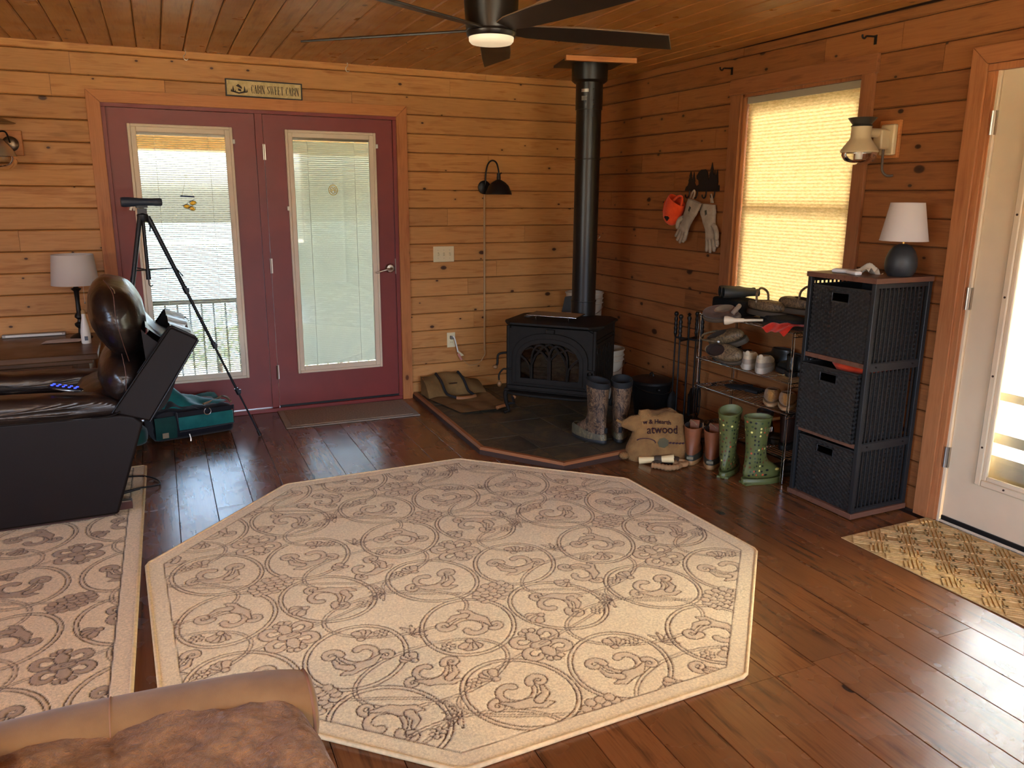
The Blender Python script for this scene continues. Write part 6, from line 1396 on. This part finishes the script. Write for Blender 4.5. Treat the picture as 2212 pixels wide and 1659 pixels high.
bs = thing('shoe', 'dark low shoe on the floor under the rack', 'shoe', (-.30, -2.48, .001), R(-10)); shoe(bs, BLKN, DKS, L=.26, W=.10, sh=.022, toe=.055, heel=.055, op=(.085, .07, .034), oz=(.055, .06))

# ------------------------------------------------------------ corner: buckets, coal hod, tools
PLW = mat('white_bucket_plastic', (188, 176, 154), .5, vary=.1)
def bucket(x, y, z, lab, nest=0, h=.365):
    b = thing('bucket', lab, 'bucket', (x, y, z), group='white plastic buckets behind the stove')
    pr_ = [(.130, 0), (.132, .004), (.142, h-.09), (.150, h-.085), (.150, h-.078), (.143, h-.074), (.1445, h-.055), (.152, h-.052), (.152, h-.045), (.145, h-.041), (.147, h-.012), (.154, h-.010), (.154, h), (.144, h), (.139, h-.1), (.127, .01)]
    MB().lathe(pr_, n=36).build('body', PLW, b, smooth=35)
    MB().tube([(.153*math.cos(a), .153*math.sin(a), h-.06-.10*abs(math.sin(a))**2) for a in [PI+PI*i/20 for i in range(21)]], .0022, 5).build('bail_handle', NICKEL, b, smooth=60)
    return b
bucket(-.175, -.19, .0435, 'white plastic bucket at the bottom of the stack in the corner')
bucket(-.175, -.19, .4095, 'white plastic bucket on top of the corner stack behind the stove pipe')
bucket(-.262, -.655, .0435, 'white plastic bucket standing on the hearth right behind the stove')
du = thing('dustpan', 'grey dustpan resting behind the stove pipe against the buckets', 'dustpan', (-.40, -.45, .0435), rot=(0, R(-6), R(40)))
MB().add([(0, -.09, .62), (0, .09, .62), (0, .06, .74), (0, -.07, .76), (.012, -.09, .62), (.012, .09, .62), (.012, .06, .74), (.012, -.07, .76)], [(3, 2, 1, 0), (4, 5, 6, 7), (0, 1, 5, 4), (1, 2, 6, 5), (2, 3, 7, 6), (3, 0, 4, 7)]).b2((.0, -.012, 0), (.014, .012, .63)).build('pan', mat('grey_steel', (70, 68, 64), .5, metal=.5), du)
hd = thing('ash_bucket', 'black metal ash bucket with a knobbed lid on the hearth right of the stove', 'bucket', (-.275, -1.295, .0435))
MB().lathe([(.100, 0), (.106, .01), (.138, .235), (.143, .24), (.143, .252), (.137, .252)], n=36).build('body', BLACK, hd, smooth=40)
MB().lathe([(.144, .250), (.145, .258), (.11, .270), (.04, .282), (.004, .285)], n=36).build('lid', BLACK, hd, smooth=40)
MB().tube(arc((0, 0, .283), .020, -10, 190, 12, 'YZ'), .006, 7).build('lid_handle', BLACK, hd, smooth=60); MB().ell((-.04, -.145, .215), (.012, .012, .012), 10, 8).build('bail_knob', BLACK, hd, smooth=60); MB().tube([(.145*math.cos(a), .145*math.sin(a), .235-.05*abs(math.sin(a))) for a in [R(180)+PI*i/16 for i in range(17)]], .003, 5).build('bail', BLACK, hd, smooth=60)
to = thing('fire_tool_stand', 'black wrought iron fireplace tool stand beside the shoe rack', 'tool stand', (-.145, -1.50, .0435), R(20))
MB().lathe([(.095, 0), (.095, .012), (.02, .02), (.008, .03)], n=24).cyl((0, 0, .02), (0, 0, .66), .007, n=10).b2((-.10, -.006, .555), (.10, .006, .567)).b2((-.006, -.10, .555), (.006, .10, .567)).build('stand', BLACK, to, smooth=40)
MB().lathe([(.006, .655), (.012, .665), (.008, .68), (.016, .70), (.008, .715), (.013, .725), (.004, .735)], n=16).build('finial', BLACK, to, smooth=50)
def twist_handle(m, x, y, z):
    pr_ = [(.006, 0)]+[(.009+.004*abs(math.sin(k*PI/3)), .012+k*.010) for k in range(12)]+[(.007, .135), (.014, .148), (.015, .158), (.008, .168)]
    m.lathe([(r_, z+q) for r_, q in pr_], (x, y, 0), 14)
for (x, y, nm, lab) in ((-.10, .0, 'poker', 'black fireplace poker hanging on the tool stand, leftmost'), (.095, -.0, 'fire_shovel', 'black fireplace shovel hanging on the tool stand'), (0, .10, 'hearth_brush', 'black hearth brush hanging at the back of the tool stand'), (0, -.10, 'log_tongs', 'black log tongs hanging at the front of the tool stand')):
    q = rot2((x, y), R(20)); tt_ = thing(nm, lab, 'fire tool', (-.145+q[0], -1.50+q[1], .0435), R(20), 'fireplace tools')
    m = MB(); twist_handle(m, 0, 0, .565); m.build('handle', BLACK, tt_, smooth=60)
    m = MB().cyl((0, 0, .12), (0, 0, .57), .0055, n=8)
    if nm == 'poker': m.tube(catmull([(0, 0, .13), (0, 0, .06), (.02, 0, .05), (.03, 0, .07)], 4), .005, 6)
    m.build('shaft', BLACK, tt_, smooth=60)
    if nm == 'fire_shovel':
        MB().add([(-.055, 0, .03), (.055, 0, .03), (.058, -.0, .17), (.03, 0, .215), (-.03, 0, .215), (-.058, 0, .17), (-.055, -.02, .03), (.055, -.02, .03), (.064, -.02, .17), (-.064, -.02, .17)], [(0, 1, 2, 3, 4, 5), (1, 7, 8, 2), (5, 9, 6, 0)]).b2((-.056, -.002, .03), (.056, .002, .18)).build('scoop', BLACK, tt_)
    if nm == 'hearth_brush': MB().ell((0, 0, .10), (.045, .025, .09), 18, 10).build('bristles', BLKN, tt_, smooth=60)
    if nm == 'log_tongs': MB().tube(catmull([(0, 0, .30), (.025, 0, .2), (.02, 0, .08), (-.005, 0, .05)], 5), .005, 6).tube(catmull([(0, 0, .30), (-.025, 0, .2), (-.02, 0, .08), (.005, 0, .05)], 5), .005, 6).build('jaws', BLACK, tt_, smooth=60)
# ------------------------------------------------------------ canvas log carrier on the hearth
CNV = cloth('olive_canvas', (134, 104, 62), (104, 80, 46), scale=600, vs=8, sheen=0); STR = mat('black_strap', (22, 20, 20), .85); LTH = mat('tan_leather', (150, 96, 54), .55)
cv = thing('log_carrier', 'olive canvas log carrier with black straps spread open left of the stove', 'log carrier', (-1.28, -.30, .0435))
MB().grid(lambda u, v: ((-.165+.365*u)*(1-v)+(-.255+.49*u)*v, (-.43-.07*u)*(1-v)+(.08+.07*u)*v, .006+.008*abs(math.sin(u*8)*math.sin(v*6))+(.022*max(0, .14-v)/.14*u)), 24, 24).build('canvas_sheet', CNV, cv, smooth=180)
MB().grid(lambda u, v: (-.245+.46*u, .02+.20*v, .008+.135*math.sin(min(1, v*1.0)*PI*.5)-.07*max(0, u-.62)/.38*v+.010*math.sin(u*9+v*4)), 26, 14).build('folded_side', CNV, cv, smooth=180)
MB().add([(-.245, .02, .006), (-.245, .21, .006), (-.245, .21, .145), (-.245, .10, .10), (-.215, .02, .006), (-.215, .21, .006), (-.215, .21, .14), (-.215, .10, .10)], [(0, 1, 2, 3), (7, 6, 5, 4)]).build('end_panel', CNV, cv)
for x in (-.125, .055):
    MB().tube(catmull([(x, .21, .150), (x+.004, .10, .112), (x+.012, .03, .045), (x+.022, -.02, .03), (x+(.065 if x < 0 else .03), -.07, .02)], 6), .010, 6).build('strap', STR, cv, smooth=60)
MB().tube(catmull([(-.065, -.068, .018), (-.02, -.085, .016), (.04, -.083, .016), (.088, -.066, .018)], 6), .014, 8).build('leather_grip', LTH, cv, smooth=60)
MB().box((-.035, .074, .095), (.062, .003, .016), (R(52), 0, 0)).build('brand_patch', mat('patch_brown', (60, 40, 26), .6), cv)
MB().tube(catmull([(.10, -.42, .02), (.20, -.41, .03), (.26, -.37, .02), (.29, -.30, .02), (.31, -.24, .03)], 6), .010, 6).build('strap', STR, cv, smooth=60)
MB().tube([(.09, -.455, .022), (.18, -.425, .026)], .014, 8).tube([(.315, -.26, .03), (.36, -.20, .04)], .014, 8).build('leather_grip', LTH, cv, smooth=60)
# ------------------------------------------------------------ burlap sack with printing
t = NT('burlap'); v = t.coord('Object', (1, 1, 1)); w1 = t.N('TexWave', bands_direction='Z'); w1.inputs['Scale'].default_value = 75; w1.inputs['Distortion'].default_value = 1.5; w2 = t.N('TexWave', bands_direction='X'); w2.inputs['Scale'].default_value = 75; w2.inputs['Distortion'].default_value = 1.5
t.L(v, w1.inputs[0]); t.L(v, w2.inputs[0]); ad = t.N('Math', operation='ADD'); t.L(w1.outputs[1], ad.inputs[0]); t.L(w2.outputs[1], ad.inputs[1]); f = t.noise(v, 14, 5)
c = t.mix(.35, t.ramp(f, [(.3, lin((124, 86, 44))), (.7, lin((158, 116, 64)))]), t.ramp(ad.outputs[0], [(.2, (.3, .3, .3)), (.9, (1, 1, 1))]), 'MULTIPLY'); t.col(c); t.set(Roughness=.95); t.bump(ad.outputs[0], .7, .0015); BUR = t.m
sk = thing('burlap_sack', 'burlap sack printed with dark lettering standing by the hearth corner', 'sack', (-.695, -1.975, 0), R(-24))
def sackp(a, q):    # a angle, q height 0..1
    w_ = (.178+.012*math.sin(q*5+1))*(1-.20*max(0, q-.55)/.45)*(.93+.07*math.sin(PI*min(1, q*2.2))); d_ = (.078+.018*math.sin(PI*min(1, q*1.3)))*(1-.35*max(0, q-.7)/.3)
    ca, sa = math.cos(a), math.sin(a); x = w_*math.copysign(abs(ca)**.62, ca); y = d_*math.copysign(abs(sa)**.8, sa)
    z = .285*q+.010*math.sin(a*3+q*4)*q+(.012*math.sin(x*40))*max(0, q-.8)*3-.03*max(0, x/.2-.4)*q
    return x+.012*q, y, z
m = MB(); nr = 22; m.rings([[sackp(2*PI*i/56, k/nr) for i in range(56)] for k in range(nr+1)]+[[(p[0]*.6+.004, p[1]*.25, p[2]+.004) for p in [sackp(2*PI*i/56, 1) for i in range(56)]]]); o = m.build('sack_body', BUR, sk, smooth=70); displace(o, .008, .05)
def ear(x, y, z, s_, a):
    m = MB(); m.rings([[(x+(-s_*k*.045)*math.cos(a)+0*i, y+.018*math.cos(2*PI*i/12)*(1-k*.1), z-k*.012*1+(.055*(1-abs(k-1.2)*.25))*math.sin(2*PI*i/12)) for i in range(12)] for k in range(4)]); return m
o = MB().rings([[(-.10-.125*k/5, -.01+.05*(1-(k/5)**2*.8)*math.cos(2*PI*i/14), .215+.018*k/5+(.058*(1-(k/5)**2*.75))*math.sin(2*PI*i/14)-.02*(k/5)**2) for i in range(14)] for k in range(6)]).build('folded_corner', BUR, sk, smooth=60, sub=1); displace(o, .014, .04); MB().tube([(-.215, -.01, .222), (-.25, -.01, .240)], .008, 6).build('tie_end', BUR, sk); MB().ell((-.20, -.03, .028), (.03, .03, .022), 14, 8).build('bottom_corner', BUR, sk, smooth=70)
SINK = mat('sack_ink', (58, 26, 34), .9)
def onsack(cx, cz, bow=0, off=.006):
    def f(co):
        X = cx+co.x; Z = cz+co.y+bow*co.x*co.x*-1
        q = max(0, min(1, Z/.285)); w_ = (.178+.012*math.sin(q*5+1))*(1-.20*max(0, q-.55)/.45)*(.93+.07*math.sin(PI*min(1, q*2.2))); d_ = (.078+.018*math.sin(PI*min(1, q*1.3)))*(1-.35*max(0, q-.7)/.3)
        r_ = min(.999, abs((X-.012*q)/w_)); ca = r_**(1/.62); sa = math.sqrt(max(0, 1-ca*ca)); return (X, -(d_*sa**.8)-off, Z)
    return f
text_obj('w & Hearth', .034, 'print_small', SINK, sk, fn=onsack(-.022, .246, 1.2), offset=.0005)
text_obj('atwood', .064, 'print_large', SINK, sk, fn=onsack(.008, .203, .6), offset=.0002, sx=.92)
def print_mesh(name, polys, m_):
    mb = MB()
    for P in polys: mb.add([onsack(0, 0)(Vector((x, z, 0))) for x, z in P], [tuple(range(len(P)))])
    return mb.build(name, m_, sk)
pl_ = []
for k in range(16):
    a0_, a1_ = PI*k/16*.9+.3, PI*(k+1)/16*.9+.3
    pl_.append([(-.085+.055*-math.cos(a0_), .128+.026*math.sin(a0_)), (-.085+.055*-math.cos(a1_), .128+.026*math.sin(a1_)), (-.085+.051*-math.cos(a1_), .124+.026*math.sin(a1_)), (-.085+.051*-math.cos(a0_), .124+.026*math.sin(a0_))])
for i in range(5): pl_.append([(.04+i*.02, .128-i*.002), (.056+i*.02, .134-i*.002), (.062+i*.02, .128-i*.002), (.052+i*.02, .122-i*.002)])
print_mesh('print_branch', pl_, SINK)
pc_ = [(.012+.030*math.cos(2*PI*i/14)*(1+.12*(i % 2)), .128+.028*math.sin(2*PI*i/14)*(1+.12*(i % 2))) for i in range(14)]
print_mesh('print_pinecone', [[pc_[i], pc_[(i+1) % 14], (.012, .128)] for i in range(14)], mat('print_olive', (84, 76, 50), .9))
# ------------------------------------------------------------ dog toys in front of the sack
rp = thing('rolled_paper', 'rolled cream paper tied with a brown band in front of the sack', 'paper roll', (-.765, -2.07, .032), rot=(0, R(-8), R(-38)))
MB().lathe([(.021, -.10), (.017, 0), (.024, .10)], n=20, axis='X', cap0=False, cap1=False).lathe([(.018, -.10), (.014, 0), (.021, .10)], n=20, axis='X', cap0=False, cap1=False).build('roll', mat('cream_card', (226, 200, 144), .6), rp, smooth=60)
MB().lathe([(.021, -.012), (.023, 0), (.021, .03)], n=16, axis='X').ell((-.0, -.03, -.012), (.03, .022, .016), 12, 8).build('band', mat('brown_band', (70, 54, 36), .8), rp, smooth=60)
an_ = thing('rope_toy', 'tan twisted rope toy ending in a ring on the floor before the sack', 'toy', (-.735, -2.165, .019))
m = MB(); m.tube(catmull([(-.09, .055, 0), (-.06, .02, 0), (-.03, -.02, 0), (.02, -.03, 0), (.06, -.01, .0)], 8), lambda t: .016+.0025*math.sin(t*60), 10); m.build('twisted_rope', mat('rope_tan', (150, 112, 70), .85, bump=.4, bscale=120), an_, smooth=60)
m = MB(); m.tube([(.085+.033*math.cos(a), .018+.033*math.sin(a), 0) for a in [2*PI*i/24 for i in range(24)]], .015, 10, closed=True); m.build('rope_ring', mat('rope_ring_tan', (158, 118, 74), .8), an_, smooth=60)
pk = thing('chew_toy', 'dark brown gnawed chew toy lying behind the rope toy', 'toy', (-.675, -2.10, .024)); o = MB().ell((0, 0, 0), (.055, .03, .022), 18, 10).build('toy_body', mat('toy_brown', (62, 44, 28), .8), pk, smooth=60); displace(o, .012, .02)

# ------------------------------------------------------------ hook rail, cap, gloves (right wall)
def onwall(y, z): return (0, y, z)
hr = thing('hook_rail', 'black iron hook rail with a bear and pine tree silhouette on the right wall', 'hook rail', (0, -1.365, 1.56))
sil = [(-.175, -.005), (-.165, .018), (-.145, .03), (-.135, .055), (-.142, .058), (-.128, .085), (-.134, .088), (-.120, .122), (-.108, .09), (-.112, .088), (-.100, .06), (-.095, .085), (-.085, .115), (-.078, .085), (-.070, .055), (-.075, .05), (-.06, .028), (-.045, .028), (-.03, .035), (-.035, .06), (-.055, .072), (-.058, .09), (-.048, .10), (-.035, .115), (-.01, .128), (.03, .130), (.05, .115), (.062, .085), (.066, .06), (.075, .085), (.070, .088), (.085, .12), (.080, .122), (.095, .17), (.110, .122), (.105, .12), (.118, .09), (.125, .12), (.135, .085), (.142, .10), (.150, .125), (.156, .09), (.162, .05), (.160, .03), (.178, .028), (.180, -.008)]
tri_mesh = MB().prism([(x, z) for x, z in sil], 0.002, .006, Matrix(((0, 0, -1, 0), (-1, 0, 0, 0), (0, 1, 0, 0), (0, 0, 0, 1)))); tri_mesh.build('silhouette_plate', BLACK, hr)
for y in (.125, .040, -.050, -.135): MB().tube(catmull([(-.004, y, .0), (-.006, y, -.035), (-.018, y, -.052), (-.032, y, -.045), (-.036, y, -.03)], 5), .0045, 6).build('hook', BLACK, hr, smooth=60)
OH = cloth('orange_felt', (238, 84, 32), (214, 62, 22), scale=500, vs=20, bump=.2)
cp = thing('cap', 'bright orange baseball cap hanging from the left hook', 'cap', (-.035, -1.215, 1.51), rot=(0, 0, 0))
def capp(u, v):
    a = 2*PI*u; r_ = math.sin(v*PI/2); z = -.155+.0*u; 
    return Vector((.055*math.cos(a)*r_*1.15, .10*math.sin(a)*r_, -.075-.085*math.cos(v*PI/2)))
Mc = Matrix.Translation((-.035, .01, -.005)) @ Matrix.Rotation(R(30), 4, 'X')
m = MB(); m.rings([[Mc @ Vector((.05*math.cos(2*PI*i/28)*rr, .088*math.sin(2*PI*i/28)*rr, zz)) for i in range(28)] for rr, zz in ((.02, -.195), (.45, -.188), (.78, -.165), (.97, -.12), (1.03, -.07), (.98, -.03), (.92, -.01), (.86, -.012), (.88, -.05))], cap1=False); m.build('crown', OH, cp, smooth=60, sub=1)
MB().tube([Mc @ Vector(p) for p in catmull([(-.01, .02, -.03), (-.005, .0, .015), (.0, -.035, .03), (-.005, -.06, .01), (-.01, -.07, -.03)], 6)], .008, 7).build('back_strap', OH, cp, smooth=60)
MB().grid(lambda u, v: Mc @ Vector((.015-.02*v, .10-.02*abs(2*u-1)+.012*v, -.03-.13*u)), 10, 4).build('brim', OH, cp, smooth=180)
MB().ell(Mc @ Vector((-.0, .0, -.196)), (.006, .006, .005), 8, 6).ell(Mc @ Vector((-.045, .07, -.07)), (.004, .006, .006), 8, 6).build('button', JOINT, cp)
MB().box(Mc @ Vector((-.046, -.02, -.135)), (.004, .05, .026), (R(30), R(20), 0)).build('cap_logo', mat('logo_black', (26, 18, 16), .7), cp)
GLV = cloth('grey_suede_glove', (168, 152, 130), (136, 120, 100), scale=500, vs=18, bump=.3)
def gauntlet(lab, y, z, rot_, flip, x0=-.045):
    g_ = thing('welding_glove', lab, 'glove', (x0, y, z), rot=rot_, group='grey leather gauntlets on the hook rail')
    rs = []
    for k in range(14):
        t_ = k/13; zz = -.03-.235*t_; w_ = .072-.030*sm(t_*1.25)+.014*sm((t_-.7)/.3); d_ = .018-.004*t_+.006*math.sin(PI*t_)
        rs.append([(d_*math.copysign(abs(math.cos(2*PI*i/22))**.8, math.cos(2*PI*i/22)), w_*math.sin(2*PI*i/22)+flip*.01*t_, zz-(.022*flip*math.sin(2*PI*i/22) if k == 0 else 0)) for i in range(22)])
    m = MB().rings(rs[::-1], cap1=False); o = m.build('cuff_and_palm', GLV, g_, smooth=60, sub=1); displace(o, .006, .04)
    for j, (yy, ln, an) in enumerate(((-.042, .060, -10), (-.015, .085, -3), (.013, .088, 3), (.040, .075, 9))):
        yy += flip*.01; ln *= .95; d = Vector((0, math.sin(R(an)), -math.cos(R(an)))); p0 = Vector((0, yy*.9, -.250))
        m = MB(); pts = [p0+d*ln*q for q in (-.1, .2, .5, .8, 1.0)]; pts[-1].x -= .006; pts[-2].x -= .002
        m.tube(catmull(pts, 3), lambda t: .0155*(1-.12*t) if t < .9 else .010, 10); m.ell(pts[-1], (.011, .011, .011), 10, 8); m.build('finger', GLV, g_, smooth=60)
    m = MB(); pts = [Vector(p) for p in ((-.004, flip*.040, -.175), (-.012, flip*.064, -.20), (-.014, flip*.072, -.235), (-.012, flip*.066, -.262))]; m.tube(catmull(pts, 4), lambda t: .018-.004*t, 10); m.ell(pts[-1], (.0135, .0135, .0135), 10, 8); m.build('thumb', GLV, g_, smooth=60)
    MB().tube(catmull([(-.002, flip*.055, -.035), (-.004, flip*.052, .005), (0, flip*.044, .022), (.004, flip*.036, .005), (.004, flip*.034, -.03)], 5), .006, 6).build('hanging_loop', GLV, g_, smooth=60)
    MB().b2((-.022, -.012, -.115), (-.0185, .006, -.07)).build('label_patch', mat('patch_dark_olive', (52, 50, 34), .7), g_)
    return g_
gauntlet('grey leather gauntlet glove in front, slanting down to the left from the hook rail', -1.415, 1.515, (R(29), 0, R(-4)), 1, -.080)
gauntlet('grey leather gauntlet glove behind, slanting down to the right from the hook rail', -1.462, 1.50, (R(-13), 0, R(5)), -1, -.034)

# ------------------------------------------------------------ duffel bag behind the recliner
TEAL = cloth('teal_nylon', (30, 116, 112), (20, 92, 90), scale=700, vs=10, bump=.2, rough=.7); TEALD = cloth('dark_teal_nylon', (18, 70, 62), (12, 50, 46), scale=700, rough=.7); BN = cloth('black_nylon_cloth', (26, 26, 34), (16, 16, 22), scale=700, rough=.6)
bg = thing('duffel_bag', 'teal and black duffel bag slumped open on the floor behind the recliner', 'bag', (-3.225, -.33, 0), R(12))
m = MB(); bx0, bx1, by0, by1, bh = -.20, .30, -.16, .17, .20
def body(u, v):
    pass
rs = []
for k in range(17):
    t_ = k/16; x = bx0+(bx1-bx0)*t_; e_ = 1-.10*abs(2*t_-1)**6; hh = bh*(1+.10*math.sin(t_*9)*(1-t_))*e_; w0, w1 = by0*e_, by1*e_
    sec = [(w0*.86, .002), (w1*.86, .002), (w1, .03), (w1*1.02, hh*.55), (w1*.92, hh), (w1*.6, hh+.006), (0, hh-.015), (w0*.6, hh+.006), (w0*.92, hh), (w0*1.03, hh*.55), (w0, .03)]
    rs.append([(x, y, z) for y, z in sec])
o = m.rings(rs).build('bag_body', BN, bg, smooth=50, sub=1)
# front face panels (the long side facing the room)
MB().grid(lambda u, v: (-.055+.335*u, by0*1.035-.006-.010*math.sin(PI*u)*math.sin(PI*v), .078+.082*v), 14, 6).build('teal_panel', TEAL, bg, smooth=180)
MB().grid(lambda u, v: (-.075+.365*u, by0*1.02-.008, .165+.028*v), 14, 3).build('dark_band', BN, bg, smooth=180)
MB().grid(lambda u, v: (-.195+.125*u, by0*1.02-.006-.010*math.sin(PI*v), .035+.14*v), 8, 6).build('side_mesh', TEALD, bg, smooth=180)
MB().tube([(-.065, by0*1.05-.006, .195), (-.055, by0*1.05-.006, .07), (.285, by0*1.05-.004, .075), (.285, by0*1.05, .195)], .004, 6).build('panel_piping', BN, bg, smooth=60)
MB().box((-.14, by0*1.03-.016, .062), (.036, .003, .032)).build('bag_label', mat('bag_label', (150, 130, 100), .6), bg)
MB().tube([(.12+.021*math.cos(a), by0-.022, .178+.021*math.sin(a)) for a in [R(120+300*i/20) for i in range(21)]], .0035, 7).build('d_ring', CHROME, bg, smooth=60)
o = MB().grid(lambda u, v: (-.20+.46*u, -.12+.30*v, .205+.125*math.sin(PI*min(1, v*1.05))*math.exp(-((u-.25)/.30)**2)+.012*math.sin(u*14+v*8)), 30, 20).build('open_flap', TEAL, bg, smooth=180); displace(o, .014, .05)
o = MB().grid(lambda u, v: (-.215+.30*u, -.135+.12*v, .195+.065*math.sin(PI*min(1, u*1.1))*(.4+.6*v)+.008*math.sin(u*17)), 24, 8).build('lining_fold', BN, bg, smooth=180); displace(o, .012, .04)
MB().tube(catmull([(.285, -.13, .205), (.275, -.08, .225), (.26, -.02, .222), (.22, -.04, .212), (.12, -.10, .207)], 6), .007, 6).build('zipper_edge', mat('zip_tan', (130, 108, 80), .6), bg, smooth=60)
MB().tube([(.0, by0-.02, .05), (.005, by0-.026, .02), (.002, by0-.03, .004)], .005, 6).build('strap_clip', NICKEL, bg)
# second soft teal bag edge further left, partly behind the chair
b2_ = thing('tote_bag', 'dark teal soft bag lying flat between the duffel and the recliner', 'bag', (-3.51, -.42, 0), R(8)); o = MB().ell((0, 0, .06), (.085, .12, .06), 22, 10, pw=.7).build('bag_body', TEALD, b2_, smooth=60); displace(o, .02, .07); MB().tube(catmull([(-.05, -.06, .11), (.0, -.09, .15), (.05, -.05, .11)], 6), .006, 6).build('handle', BN, b2_, smooth=60)
